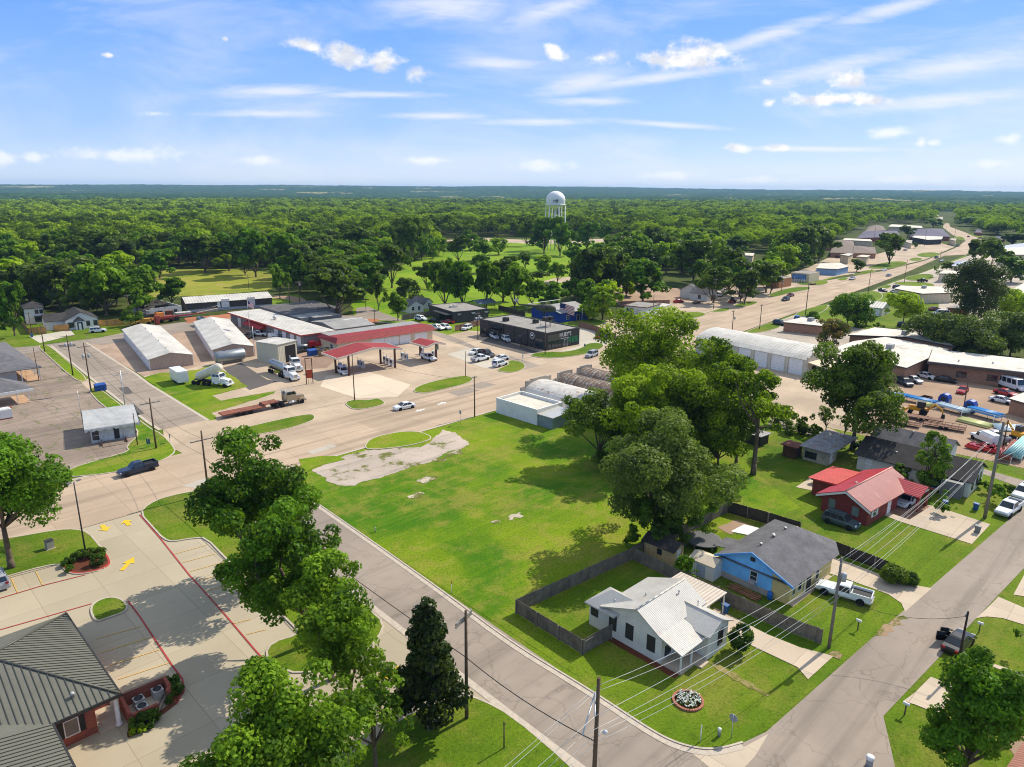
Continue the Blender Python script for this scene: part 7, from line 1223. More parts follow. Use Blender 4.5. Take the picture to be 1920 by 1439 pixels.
for a, b_ in (((-1.5, -1.0, h_-1.6), (1.1, 1.0, h_-2.3)), ((1.1, 1.0, h_-2.3), (-2.0, -.4, h_-3.2))): MB().tube(a, b_, .06, n=6).build('arm', GALV, o)
def cable(label, a, b_, sag=.6, r=.018, n=10, mat=None, group='overhead cables'):
    a, b_ = Vector(a), Vector(b_); mid = (a+b_)/2; o = thing('cable', label, 'cable', (mid.x, mid.y, 0), 0, group); pts = []
    for i in range(n+1):
        t = i/n; p = a.lerp(b_, t)-Vector((mid.x, mid.y, 0)); p.z -= sag*4*t*(1-t); pts.append(tuple(p))
    MB().path(pts, r, 4).build('strand', mat or CABW, o)
CABW = M('pale_cable', (200,200,196), .5, .05); CABD = M('black_cable', (28,28,30), .7, .05)
def tp(k, dz=0, off=0, dx=0, dy=0):
    X, Y, h, a = TOP[k]; return (X+off*math.cos(a)+dx, Y+off*math.sin(a)+dy, h-dz)
LB = 'pale overhead cable above the white cottage lawn between near poles'
for (d0, o0, e0), (d1, o1) in zip(((.6, 0, 0), (1.6, -1.5, -1.0), (2.3, 1.1, 1.0), (3.2, -2.0, -.4), (4.6, 0, 0), (5.3, 0, 0)), ((.1, .1), (.5, -.1), (1.6, .1), (2.6, 0), (4.0, 0), (4.6, 0))):
    cable(LB, tp('n2', d0, 0, o0, e0), tp('n3', d1, 0, 0, o1), .9, .015); cable('pale overhead cable from the lower left over the bank lawn', tp('n2', d0, 0, o0, e0), (tp('n2', d0)[0]-38, tp('n2', d0)[1]+1+o0*.3, 9.2-d0*.8), .8, .014)
for d0, d1 in ((.1, 1.1), (.5, 1.2), (1.6, 1.25), (2.6, 4), (4.0, 5.6), (4.6, 6.2)): cable('pale overhead cable above the brick house driveway', tp('n3', d0), tp('n4', d1, 0, 0, d0*.3), .9, .015)
for d in (1.15, 1.2, 5.6): cable('overhead cable leaving the leaning pole to the right', tp('n4', d), (tp('n4')[0]+45, tp('n4')[1]-5, 12-d*.5), .9, .02)
cable('black cable hanging along the near side street', tp('n1', 4.4), tp('n2', 5.2), .5, .035, 10, CABD); cable('black cable hanging along the near side street', tp('n1', 4.4), tp('u1', 4.2), .9, .035, 12, CABD)
seq = ['u1', 'u2', 'u4', 'u5', 'u6', 'u7']
for a, b_ in zip(seq, seq[1:]):
    for d in (1.2, 3.6): cable('thin dark cable beside the side street poles', tp(a, d if d < 2 else 3.8), tp(b_, d), .7, .02, 8, CABD)
for a, b_ in (('u7', 'u8'), ('u6', 'u8'), ('s1', 's3'), ('s2', 'h1'), ('h4', 'h3'), ('r1', 'r4'), ('r3', 'r4'), ('r4', 'r5'), ('r5', 'r6'), ('r6', 'r7'), ('u8', 'm2'), ('m2', 'm1'), ('u3', 'u4')): cable('faint cable between distant roadside poles', tp(a, .8), tp(b_, .8), .8, .022, 8, CABD)
cable('service cable across the road to the dark pole', tp('n3', 4), tp('n5', .5), 1.2, .02, 8, CABD)
# flags
def flag(x, y, top, label, s=1.0, az=-70):
    base = (x, y); h = zat(base, top); o = thing('flagpole', label, 'flagpole', (*G(x, y), 0), R(az)); MB().tube((0, 0, 0), (0, 0, h), .07, .04, 8).build('pole', GALV, o); MB().lathe([(.02, -.1), (.1, 0), (.02, .1)], (0, 0, h), 'z', 8).build('finial', M('gold', (190,150,60), .3, .05, 1, .8), o)
    b = MB(); L_, H_ = 3.0*s, 1.7*s; NX, NZ = 16, 13
    P_ = lambda i, k: (.08+L_*i/NX*.92, .22*s*math.sin(i/NX*7)*(i/NX)**.7, h-.25-H_*k/NZ-.55*s*(i/NX)**1.5)
    for i in range(NX):
        for k in range(NZ): b.face([P_(i, k), P_(i+1, k), P_(i+1, k+1), P_(i, k+1)], 2 if (i < 6 and k < 7) else k % 2, True)
    b.build('flag', [M('flag_red', (170,34,48), .8, .05), M('flag_white', (222,218,216), .8, .03), M('flag_blue', (38,48,92), .8, .12, 9)], o, fix=False)
flag(1049, 603, 567, 'flagpole flying a large striped flag behind the restaurant', 1.9); flag(470, 636, 563, 'tall flagpole with striped flag before the white roofed workshop', 1.0, -80)
# water tower
X, Y = G(1040, 468); hT = zat((1040, 468), 358.5); o = thing('water_tower', 'white water tower with domed tank on six legs above the trees', 'water tower', (X, Y, 0), R(-135)); dT = math.hypot(X, Y); rt = 17.5*dT/F; WTP = M('tower_white', (232,230,226), .5, .04, .2); zc = hT-rt*1.42
MB().lathe([(.3, zc-rt*.35), (rt*.6, zc-rt*.22), (rt*.98, zc+.2)]+[(rt*math.cos(t), zc+rt*.5+rt*.92*math.sin(t)) for t in np.linspace(-.2, 1.5, 12)], (0, 0, 0), 'z', 36).build('tank', WTP, o); MB().lathe([(rt*1.05, zc+.1), (rt*1.09, zc+.2), (rt*1.09, zc+.45), (rt*1.0, zc+.5)], (0, 0, 0), 'z', 36).build('balcony', WTP, o)
for k in range(6): a = k*math.pi/3+.3; MB().tube((rt*1.2*math.cos(a), rt*1.2*math.sin(a), 0), (rt*.98*math.cos(a), rt*.98*math.sin(a), zc+.2), .42, .38, 8).build('leg', WTP, o)
MB().tube((0, 0, 0), (0, 0, zc-rt*.3), .75, n=14).build('riser', WTP, o)
for z in (zc*.35, zc*.68):
    q = MB(); rr_ = rt*(1.2-.22*z/zc)
    for k in range(6): a, c = k*math.pi/3+.3, (k+1)*math.pi/3+.3; q.tube((rr_*math.cos(a), rr_*math.sin(a), z), (rr_*math.cos(c), rr_*math.sin(c), z), .16, n=6)
    q.build('brace_ring', WTP, o)
TXB = M('tower_lettering', (40,44,70), .6, .05); 
for k, ch in enumerate('MP'):
    a = (-.16+.30*k); t_ = text(ch, 2.8, TXB, o, (math.cos(a)*(rt*1.0+.08), math.sin(a)*(rt*1.0+.08), zc+rt*.30), (math.pi/2, 0, a+math.pi/2), ext=.03)
q = MB(); q.hexa([(rt+.05, .15, zc+rt*.28), (rt+.15, .15, zc+rt*.28), (rt+.15, 1.0, zc+rt*.28), (rt+.05, 1.0, zc+rt*.28), (rt-.02, .15, zc+rt*.60), (rt+.1, .15, zc+rt*.60), (rt+.1, 1.0, zc+rt*.60), (rt-.02, 1.0, zc+rt*.60)]); q.build('emblem', TXB, o)
# display helicopter on a mount
X, Y = G(1020, 612); o = thing('helicopter', 'olive display helicopter mounted behind the restaurant roof', 'helicopter', (X, Y, 0), R(-38)); OLV = M('olive_paint', (74,74,62), .6, .1, 1); b = MB(); zf = 6.2
rings = []
for x, r, zz in ((-3.2, .5, .5), (-2, 1.0, .2), (0, 1.25, 0), (2, 1.25, 0), (3.2, 1.0, -.2), (3.9, .5, -.5)): rings.append([(x, r*math.cos(t), zf+zz+r*1.05*math.sin(t)) for t in np.linspace(0, 2*math.pi, 13)[:-1]])
b.loft(rings, 0, True); b.build('fuselage', OLV, o); MB().path([(-2.6, 0, zf+.7), (-8.5, 0, zf+1.2), (-9.4, 0, zf+2.6)], [.55, .22, .16], 8).build('tail_boom', OLV, o); MB().tube((0, 0, zf+1.1), (0, 0, zf+2.1), .22).build('mast', CHAR, o)
for s in (-1, 1):
    q = MB(); q.box(min(0, s*7.2), max(0, s*7.2), -.28, .28, zf+2.05, zf+2.15); rb = q.build('rotor_blade', M('rotor_pale', (206,202,190), .6), o); rb.rotation_euler = (0, 0, R(34)); MB().path([(-1.8, s*1.1, zf-1.7), (2.2, s*1.1, zf-1.7), (2.8, s*1.1, zf-1.5)], .07).build('skid', CHAR, o); MB().box(.2, 1.9, s*1.23-.04, s*1.23+.04, zf-.4, zf+.6).build('side_window', CARGL, o)
MB().lathe([(.9, -.03), (.9, .03)], (-9.4, .25, zf+2.6), 'y', 4).build('tail_rotor', M('rotor_pale', (206,202,190)), o); MB().tube((0, 0, 0), (0, 0, zf-1.0), .28, n=10).build('display_post', CHAR, o)
# fences
WFN = M('grey_fence_boards', (122,112,100), .95, .2, 1, dirt=((70,62,56), .5, .5), rib=('x', .15), ribw=.12, ribd=.55); WFB = M('brown_fence_boards', (150,112,92), .95, .2, 1, rib=('x', .16), ribw=.1, ribd=.4); WFY = M('new_fence_boards', (208,154,84), .9, .12, 1, rib=('x', .16), ribw=.1, ribd=.35); WFD = M('dark_fence_boards', (74,66,60), .95, .2, 1, rib=('x', .15), ribw=.12, ribd=.4)
def fence(label, pts, h=1.7, mat=None, world=False, posts=True, side=-1):
    p = pts if world else W(pts); o = thing('board_fence', label, 'fence', (*p[0], 0), 0, None)
    for i in range(len(p)-1):
        a, c = Vector(p[i]), Vector(p[i+1]); L_ = (c-a).length; an = math.atan2(c.y-a.y, c.x-a.x); loc = (a.x-p[0][0], a.y-p[0][1], 0); rr2 = random.Random(i+int(a.x))
        b = MB(); n = max(1, int(L_/.16))
        for k in range(n): b.box(L_*k/n, L_*(k+1)/n-.008, -.012, .012, .03, h+rr2.uniform(-.035, .035))
        w_ = b.build('panel', mat or WFN, o); w_.location = loc; w_.rotation_euler = (0, 0, an)
        if posts:
            np_ = max(2, int(L_/2.4)+1)
            q = MB(); q.box(0, L_, side*.06-.03, side*.06+.03, .35, .45).box(0, L_, side*.06-.03, side*.06+.03, h-.35, h-.25); r_ = q.build('rail', mat or WFN, w_)
            for k in range(np_): x = .05+(L_-.1)*k/(np_-1); MB().box(x-.05, x+.05, side*.12-.05, side*.12+.05, 0, h+.03).build('post', WOODG, w_)
    return o
fence('weathered grey board fence around the white cottage back yard', [(1145,1198),(1092,1228),(968,1150),(1186,1050)], side=1); fence('grey board fence between white cottage and cream shed', [(1186,1050),(1270,1092),(1345,1127),(1440,1170),(1530,1205),(1539,1209)], side=1); fence('grey board fence behind trampoline under the shrubs', [(1186,1048),(1270,1010),(1363,962)], side=1); fence('dark board fence behind blue house garden', [(1363,962),(1440,984),(1500,1003)], 1.8, WFD); fence('dark fence strip with hedge beside the yellow house driveway', [(1550,1032),(1640,1066),(1690,1088)], 1.6, WFD)
fence('brown wooden fence beside the restaurant car park', [(853,622),(895,612),(915,606)], 2.0, WFB); fence('brown wooden fence right of the restaurant', [(1085,614),(1110,620),(1155,638)], 2.0, WFB); fence('dark fence behind the carport and park trees', [(935,582),(985,596)], 2.0, WFD); fence('grey fence in front of small white park houses', [(754,601),(806,594)], 2.0, WFN); fence('brown fence behind the white billboard shop', [(1160,575),(1255,572)], 2.0, WFB)
fence('yellow new board fence left of white house drive', [(54,627),(88,626)], 2, WFY); fence('yellow new fence bending back along the left yard', [(40,607),(54,627)], 2, WFY); fence('yellow new fence right beside the white house corner', [(102,622),(131,620)], 2, WFY); fence('yellow new fence right of the white house', [(185,612),(232,610)], 2, WFY); fence('short yellow fence between the two white houses', [(87,609),(106,606)], 2, WFY)
CHN = M('chain_link', (120,116,110), .6, .1)
def chain(label, pts, h=1.6):
    p = W(pts); o = thing('chain_link_fence', label, 'fence', (*p[0], 0)); 
    for i in range(len(p)-1):
        a, c = Vector(p[i])-Vector(p[0]), Vector(p[i+1])-Vector(p[0]); n = max(1, int((c-a).length/3)); q = MB()
        for k in range(n+1): t = a.lerp(c, k/n); MB().tube((t.x, t.y, 0), (t.x, t.y, h), .035, n=6).build('post', CHN, o)
        for z in np.linspace(.05, h, 7): q.tube((a.x, a.y, z), (c.x, c.y, z), .012, n=4)
        for k in range(int((c-a).length/.6)): t = a.lerp(c, k*.6/(c-a).length); q.tube((t.x, t.y, 0), (t.x, t.y, h), .008, n=4)
        q.build('mesh_wires', CHN, o)
chain('chain link fence along the pipe yard grass strip', [(1545,792),(1640,815),(1700,835),(1790,858),(1870,878),(1925,892)]); chain('chain link fence behind the pipe racks', [(1700,752),(1770,768),(1850,790),(1925,800)])
# signs and small things
SIGNB = M('sign_back', (150,154,156), .5, .1, 4)
def sign(x, y, top, label, shape='oct', face=None, az=0, w=.38, cat='sign'):
    h = zat((x, y), top); o = thing('road_sign', label, cat, G(x, y), R(az)); MB().tube((0, 0, 0), (0, 0, h), .035, n=6).build('post', GALV, o)
    if shape == 'oct': MB().lathe([(w, -.015), (w, .015)], (.05, 0, h-w), 'x', 8).build('plate', face or SIGNB, o)
    else: MB().box(.03, .06, -w*.7, w*.7, h-w*2, h).build('plate', face or SIGNB, o)
sign(1371,1384,1340,'stop sign seen from behind at the cottage street corner'); sign(319,831,814,'road sign at the corner lawn tip by kiosk', 'rect'); sign(863,796,770,'road sign on the vacant lot corner grass', 'rect'); sign(164,640,626,'small stop sign at the top of the side street', face=M('stop_red', (180,34,38), .6)); sign(980,680,665,'small white sign at the restaurant street corner', 'rect', WH); sign(279,840,823,'green blue sign board on the corner lawn', 'rect', M('teal_sign', (52,96,110), .6), 40, .5); sign(1096,657,645,'low dark sign on restaurant lawn', 'rect', CHAR)
def bollard(name, label, x, y, h, r, mat, cap=None, cat='marker'):
    o = thing(name, label, cat, G(x, y)); MB().tube((0, 0, 0), (0, 0, h), r, r*.9, 10).build('post', mat, o); MB().lathe([(r*1.15, h-.25*min(1, h)), (r*1.15, h-.02), (r*.4, h+.05)], (0, 0, 0), 'z', 10).build('cap', cap or mat, o)
bollard('marker_post', 'thin white marker post with red top by the street verge', 847, 1113, 1.5, .04, WH, M('stop_red', (180,34,38))); bollard('marker_post', 'white leaning marker stake near the street corner', 1313, 1391, 1.6, .05, WH, WH); bollard('pedestal', 'grey utility pedestal on the cottage lawn corner', 1348, 1381, .8, .14, SIGNB, WH, 'pedestal'); bollard('pedestal', 'short pale pipe standing in vacant lot grass', 704, 998, .7, .09, M('pipe_beige', (190,180,160)), None, 'pipe'); bollard('marker_post', 'brown wooden stake on the bank lawn bottom', 945, 1405, 2.6, .06, WOOD, None, 'stake'); bollard('hydrant', 'white hydrant like post beside the bank lawn pole', 383, 926, .7, .12, WH, M('stop_red', (180,34,38)), 'hydrant'); bollard('marker_post', 'small white marker at the street gutter by trees', 701, 1138, .9, .03, WH, None); bollard('pedestal', 'grey utility box at the bottom edge verge', 1629, 1438, 1.0, .28, SIGNB, WH, 'utility box')
o = thing('utility_cabinet', 'small grey utility cabinet on the bank lawn island', 'cabinet', G(94,1030), R(10)); MB().box(-.4, .4, -.35, .35, .14, 1.2).build('case', M('cabinet_grey', (150,146,138), .6, .1), o); MB().box(-.44, .44, -.39, .39, 1.2, 1.28).build('lid', CHAR, o); MB().box(-.5, .5, -.45, .45, .1, .16).build('plinth', CONCD, o)
def mailbox(x, y, label, az=0):
    o = thing('mailbox', label, 'mailbox', G(x, y), R(az), 'mailboxes'); MB().box(-.05, .05, -.05, .05, 0, 1.05).build('post', WOOD, o); b = MB(); b.sideprism([(-.1, 1.05), (.1, 1.05), (.1, 1.2), (.06, 1.27), (-.06, 1.27), (-.1, 1.2)], -.26, .26, 'y'); b.build('box', WH, o); MB().box(.1, .12, -.1, .05, 1.15, 1.3).build('flag_arm', M('stop_red', (180,34,38)), o)
mailbox(1608,1182,'white mailbox on the lawn before the pickup house'); mailbox(1835,1187,'white mailbox right of the black car'); mailbox(1696,1341,'white mailbox at the lower right verge'); 
def wheelie(x, y, label, mat, az=0):
    o = thing('wheeled_bin', label, 'bin', G(x, y), R(az), 'wheeled bins'); MB().hexa([(-.24, -.26, .08), (.24, -.26, .08), (.24, .26, .08), (-.24, .26, .08), (-.3, -.34, 1.0), (.3, -.34, 1.0), (.3, .34, 1.0), (-.3, .34, 1.0)]).build('bin', mat, o); MB().hexa([(-.32, -.36, 1.0), (.32, -.36, 1.0), (.32, .38, 1.0), (-.32, .38, 1.0), (-.3, -.34, 1.06), (.3, -.34, 1.06), (.3, .36, 1.12), (-.3, .36, 1.12)]).build('lid', mat, o); link('wheel', wheel_meshes(.12, .08)[0], o, (0, .3, .12), (0, 0, math.pi/2))
BINB = M('bin_blue', (40,84,140), .5, .08, 3); wheelie(1359,1150,'blue wheeled bin beside the cottage carport', BINB); wheelie(1771,952,'blue bin with white sack in the plant yard', BINB); wheelie(1829,957,'blue wheeled bin near the leaning pole', BINB); wheelie(1832,1000,'dark green wheeled bin on the brick house drive', M('bin_grey', (120,124,120), .6, .1)); wheelie(60,633,'small blue bin by the far left pole', BINB)
o = thing('trampoline', 'round black trampoline with a pale rim on the back lawn', 'trampoline', G(1318,1022)); MB().lathe([(2.0, .75), (2.0, .79), (.05, .74)], (0, 0, 0), 'z', 28).build('mat', M('trampoline_mat', (30,30,32), .9, .2), o); MB().lathe([(2.02, .74), (2.3, .76), (2.3, .84), (2.02, .84)], (0, 0, 0), 'z', 28).build('rim_pad', M('pad_grey', (92,92,94), .7), o)
for k in range(6): MB().tube((2.2*math.cos(k*1.047), 2.2*math.sin(k*1.047), 0), (2.2*math.cos(k*1.047), 2.2*math.sin(k*1.047), .78), .04, n=6).build('leg', GALV, o)
o = thing('slab', 'white square concrete slab beside the blue house roof', 'slab', G(1400,998)); 
p4 = W([(1370,998),(1395,985),(1432,994),(1408,1006)]); c4 = G(1400,998); MB().prism([(a[0]-c4[0], a[1]-c4[1]) for a in (p4 if area(p4) > 0 else p4[::-1])], .01, .12).build('slab', M('white_slab', (226,224,218), .7, .05), o)
sheet('sand_pit', W([(1345,990),(1380,975),(1415,988),(1370,1003)]), DIRT, 5, 0, .1)
o = thing('lumber_pile', 'pile of brown planks beside the blue wall', 'lumber', G(1395,1112), R(-95)); q = MB(); [q.box(-2+.2*(i % 3), 2-.15*(i % 2), i*.22-.6, i*.22-.42, .1+.08*(i % 2), .16+.08*(i % 2)) for i in range(6)]; q.build('plank', M('plank_brown', (150,104,72), .9, .25, 2), o); q = MB(); [q.box(x, x+.1, -.7, .8, 0, .1) for x in (-1.4, 1.2)]; q.build('bearer', WOODG, o)
o = thing('barrel', 'bright blue barrel at the corner of the blue house', 'barrel', G(1443,1124)); MB().lathe([(.26, 0), (.3, .2), (.3, .65), (.26, .85)], (0, 0, 0), 'z', 14).build('shell', M('barrel_blue', (30,110,190), .4), o); MB().lathe([(.25, .85), (.25, .88), (.05, .89)], (0, 0, 0), 'z', 14).build('lid', M('barrel_blue', (30,110,190)), o)
o = thing('grill', 'black round grill on the pale slab behind brick house', 'grill', G(1526,907)); MB().lathe([(.1, .5), (.5, .7), (.55, .9), (.4, 1.2), (.05, 1.3)], (0, 0, 0), 'z', 14).build('bowl', CHAR, o); [MB().tube((0, 0, .6), (.4*math.cos(t), .4*math.sin(t), 0), .03).build('leg', CHAR, o) for t in (0, 2.1, 4.2)]
sheet('pad', W([(1492,914),(1522,895),(1545,905),(1530,922)]), CONCD, 6)
o = thing('signboard_frame', 'tall brown steel sign frame with an orange red panel at station', 'sign', G(581,720), R(-15)); [MB().box(x-.08, x+.08, -.08, .08, 0, 6.2).build('post', MATS['brown_steel'], o) for x in (-.75, .75)]; MB().box(-.67, .67, -.05, .05, 6.05, 6.2).build('crossbar', MATS['brown_steel'], o); MB().box(-.67, .67, -.06, .06, 1.4, 3.4).build('panel', M('rust_red_panel', (166,66,40), .7, .15), o); q = MB(); [q.box(x-.03, x+.03, -.04, .04, .1, 1.4) for x in (-.3, .3)]; q.build('bars', MATS['brown_steel'], o)
# restaurant patio
o = thing('patio_fence', 'low black railing around the restaurant patio', 'railing', G(1000,661)); c0 = G(1000,661); pf = [(976,652),(978,643)], [(976,652),(998,661),(1013,657)]; q = MB()
for ln in pf:
    w_ = [Vector(G(*p)) for p in ln]
    for a, b_ in zip(w_, w_[1:]):
        L_ = (b_-a).length; n = int(L_/.35)+1
        for k in range(n+1): t = a.lerp(b_, k/n); q.tube((t.x-c0[0], t.y-c0[1], 0), (t.x-c0[0], t.y-c0[1], 1.0), .025, n=4)
        q.tube((a.x-c0[0], a.y-c0[1], 1), (b_.x-c0[0], b_.y-c0[1], 1), .035, n=5)
q.build('railing', CHAR, o)
for x, y, lb in ((983,650,'black patio table nearest the parked jeep'), (992,653,'black patio table in the middle of patio'), (1002,655,'black patio table beside the restaurant front corner')):
    o = thing('patio_table', lb, 'table', G(x, y), 0, 'patio tables'); MB().lathe([(.6, .72), (.6, .76)], (0, 0, 0), 'z', 16).build('table_top', CHAR, o); MB().tube((0, 0, 0), (0, 0, .72), .05).build('leg', CHAR, o); [MB().box(a-.2, a+.2, b_-.2, b_+.2, .4, .46).box(a-.2, a+.2, b_-.2 if b_ < 0 else b_+.15, b_-.15 if b_ < 0 else b_+.2, .46, .9).build('seat', CHAR, o) for a, b_ in ((0, .9), (0, -.9))]
# walking person
def person(x, y, rot, label, top, leg):
    o = thing('person', label, 'person', (*G(x, y), 0), R(rot)); me = bpy.data.meshes.new('person_body'); J = [(0,0,.95),(0,0,1.2),(0,0,1.42),(0,0,1.53),(.02,0,1.68),(0,.19,1.4),(-.12,.25,1.14),(.02,.27,.9),(0,-.19,1.4),(.14,-.25,1.15),(.28,-.25,.95),(0,.1,.9),(.16,.1,.5),(.12,.1,.07),(.28,.1,.04),(0,-.1,.9),(-.12,-.1,.5),(-.3,-.1,.1),(-.2,-.1,.04)]
    E = [(0,1),(1,2),(2,3),(3,4),(2,5),(5,6),(6,7),(2,8),(8,9),(9,10),(0,11),(11,12),(12,13),(13,14),(0,15),(15,16),(16,17),(17,18)]; me.from_pydata(J, E, []); b = link('body', me, o); md = b.modifiers.new('skin', 'SKIN'); sub = b.modifiers.new('sub', 'SUBSURF'); sub.levels = sub.render_levels = 1
    for i, r_ in enumerate((.15,.14,.15,.06,.11,.06,.05,.035,.06,.05,.035,.09,.07,.05,.04,.09,.07,.05,.04)): me.skin_vertices[0].data[i].radius = (r_, r_)
    me.skin_vertices[0].data[0].use_root = True; me.materials.append(top)
person(440, 618, -60, 'person in dark clothes walking by the storage buildings', M('dark_clothes', (40,44,56), .9, .2, 3), None)
# flower bed
o = thing('flower_bed', 'round brick edged bed of white flowers on cottage lawn', 'flower bed', G(1290,1315)); b = MB(); n = 34
for k in range(n): a = 2*math.pi*k/n; b.hexa([(1.18*math.cos(a-.08), 1.18*math.sin(a-.08), 0), (1.4*math.cos(a-.08), 1.4*math.sin(a-.08), 0), (1.4*math.cos(a+.08), 1.4*math.sin(a+.08), 0), (1.18*math.cos(a+.08), 1.18*math.sin(a+.08), 0), (1.18*math.cos(a-.08), 1.18*math.sin(a-.08), .18), (1.4*math.cos(a-.08), 1.4*math.sin(a-.08), .18), (1.4*math.cos(a+.08), 1.4*math.sin(a+.08), .18), (1.18*math.cos(a+.08), 1.18*math.sin(a+.08), .18)])
b.build('brick_edging', M('edging_brick', (170,112,88), .9, .2, 3), o); MB().lathe([(1.18, .05), (.6, .16), (.05, .2)], (0, 0, 0), 'z', 24).build('soil', MULCH, o); FLOWER_BED = o
# ------------------------------------------------------------------ trees
def leafmat(name, dark, light, trans=.32, gloss=.5, warm=None):
    mt, nt, b = newmat(name); dark = tuple(min(255, x*1.08) for x in dark); light = tuple(min(255, x*m_) for x, m_ in zip(light, (1.14, 1.08, .85))); at = nt.n('ShaderNodeAttribute'); at.attribute_name = 'tint'; ob = nt.n('ShaderNodeObjectInfo')
    f = nt.math('ADD', nt.math('MULTIPLY', at.outputs['Fac'], .8), nt.math('MULTIPLY', ob.outputs['Random'], .25), clamp=True)
    f = nt.ramp(f, .12, .95); c = nt.mix(f, lin(dark), lin(light))
    if warm: c = nt.mix(nt.math('MULTIPLY', nt.ramp(at.outputs['Fac'], .45, .8), .7), c, lin(warm))
    nt.l(c, b.inputs['Base Color']); b.inputs['Roughness'].default_value = gloss; b.inputs['Specular IOR Level'].default_value = 0 if 'far' in name else .1
    tr = nt.n('ShaderNodeBsdfTranslucent'); nt.l(nt.mix(.55, c, lin((150,190,30)), 'MIX'), tr.inputs[0]); mx = nt.n('ShaderNodeMixShader'); mx.inputs[0].default_value = min(.5, trans*1.15)
    out = [n for n in mt.node_tree.nodes if n.type == 'OUTPUT_MATERIAL'][0]; nt.l(b.outputs[0], mx.inputs[1]); nt.l(tr.outputs[0], mx.inputs[2]); nt.l(mx.outputs[0], out.inputs[0]); return mt
LM = {'maple': leafmat('maple_leaves', (26,50,14), (92,138,36)), 'elm': leafmat('elm_leaves', (38,68,16), (114,152,44), .34), 'pecan': leafmat('pecan_leaves', (44,70,14), (150,178,44), .42), 'oak': leafmat('oak_leaves', (26,42,18), (98,124,44), .27), 'grey': leafmat('grey_oak_leaves', (46,62,36), (98,118,62), .25),
      'magnolia': leafmat('magnolia_leaves', (14,26,12), (50,66,30), .06, .3), 'pine': leafmat('pine_needles', (34,46,26), (78,92,50), .15), 'lime': leafmat('lime_leaves', (74,108,22), (164,192,48), .42), 'red': leafmat('reddish_leaves', (56,70,30), (110,110,50), .25, .5, (150,96,60)), 'shrub': leafmat('shrub_leaves', (30,52,20), (80,112,36), .2)}
BARK = M('bark', (108,92,76), .95, .25, 2, bumps=.8); BARKP = M('pale_bark', (150,138,122), .9, .2, 2, bumps=.6)
def leaves(c, rc, w, n, ls, rg, up=.25, flat=.8, tint=None, jit=.4):
    k = rg.choice(len(c), n, p=w/w.sum()); d = rg.normal(size=(n, 3)); d[:, 2] += up; d /= np.linalg.norm(d, axis=1)[:, None]
    rad = rc[k]*(.55+.5*rg.random(n)**.6); p = c[k]+d*rad[:, None]*np.array([1, 1, flat])
    nr = d*.85+rg.normal(size=(n, 3))*jit; nr[:, 2] += .25; nr /= np.linalg.norm(nr, axis=1)[:, None]
    a = np.cross(nr, rg.normal(size=(n, 3))); a /= np.linalg.norm(a, axis=1)[:, None]+1e-9; b = np.cross(nr, a); s = ls*(.65+.7*rg.random(n))[:, None]
    v = np.stack([p-a*s*.6-nr*s*.12, p-b*s*.42, p+a*s*.6-nr*s*.12, p+b*s*.42], 1)
    t = np.clip((tint[k] if tint is not None else .5)+rg.normal(size=n)*.13, 0, 1); return v, t
def quadmesh(name, v, t, mat):
    n = len(v); me = bpy.data.meshes.new(name); me.vertices.add(n*4); me.vertices.foreach_set('co', v.astype(np.float32).ravel()); me.loops.add(n*4); me.loops.foreach_set('vertex_index', np.arange(n*4, dtype=np.int32))
    me.polygons.add(n); me.polygons.foreach_set('loop_start', np.arange(n, dtype=np.int32)*4); me.polygons.foreach_set('loop_total', np.full(n, 4, dtype=np.int32)); me.update()
    at = me.attributes.new('tint', 'FLOAT', 'FACE'); at.data.foreach_set('value', t.astype(np.float32)); me.materials.append(mat); return me
def clusters(shape, Rr, H, zb, n, rg):
    d = rg.normal(size=(n, 3)); d /= np.linalg.norm(d, axis=1)[:, None]
    if shape in ('cone', 'column'):
        u = rg.random(n)**(1.25 if shape == 'cone' else .9); an = rg.random(n)*6.283; rad = Rr*((1-u)**.75*.9+.06 if shape == 'cone' else np.sqrt(np.clip(1-(2*u-1)**2, .08, 1))*.8)*(.6+.4*rg.random(n)); c = np.stack([rad*np.cos(an), rad*np.sin(an), zb+u*H*.94], 1); rc = Rr*(.34-.16*u)*(.8+.5*rg.random(n))
    elif shape == 'pine':
        u = .05+.92*rg.random(n); an = rg.random(n)*6.283; env = np.where(u > .75, 1-(u-.75)*2.2, .45+.7*u); rad = Rr*env*rg.random(n)**.45*.92; c = np.stack([rad*np.cos(an), rad*np.sin(an), zb+u*H], 1); rc = Rr*(.16+.14*rg.random(n))
    elif shape == 'ball': c = d*np.array([Rr*.62, Rr*.62, H*.34]); c[:, 2] += zb+H*.5; rc = np.full(n, Rr*.36)
    else:
        n = int(n*1.35); nl = rg.integers(6, 9); la = np.arange(nl)*2.4+rg.random(nl)*1.2; lr = Rr*(.2+.45*rg.random(nl)); lz = .22+.62*rg.random(nl); lz[0] = .8; lr[0] *= .4; lr = lr*np.sqrt(np.clip(1.25-lz, .2, 1)); LC = np.stack([lr*np.cos(la), lr*np.sin(la), lz*H], 1); LR = Rr*(.34+.2*rg.random(nl))
        k = rg.choice(nl, n, p=LR**2/(LR**2).sum()); d[...] = 0; d = rg.normal(size=(n, 3)); d[:, 2] += .35; d /= np.linalg.norm(d, axis=1)[:, None]; rc = Rr*(.11+.14*rg.random(n)); c = LC[k]+d*(LR[k]*(.6+.45*rg.random(n)))[:, None]*np.array([1, 1, .8]); c[:, 2] = zb+np.clip(c[:, 2], H*.06, H*.95)
    return c, rc
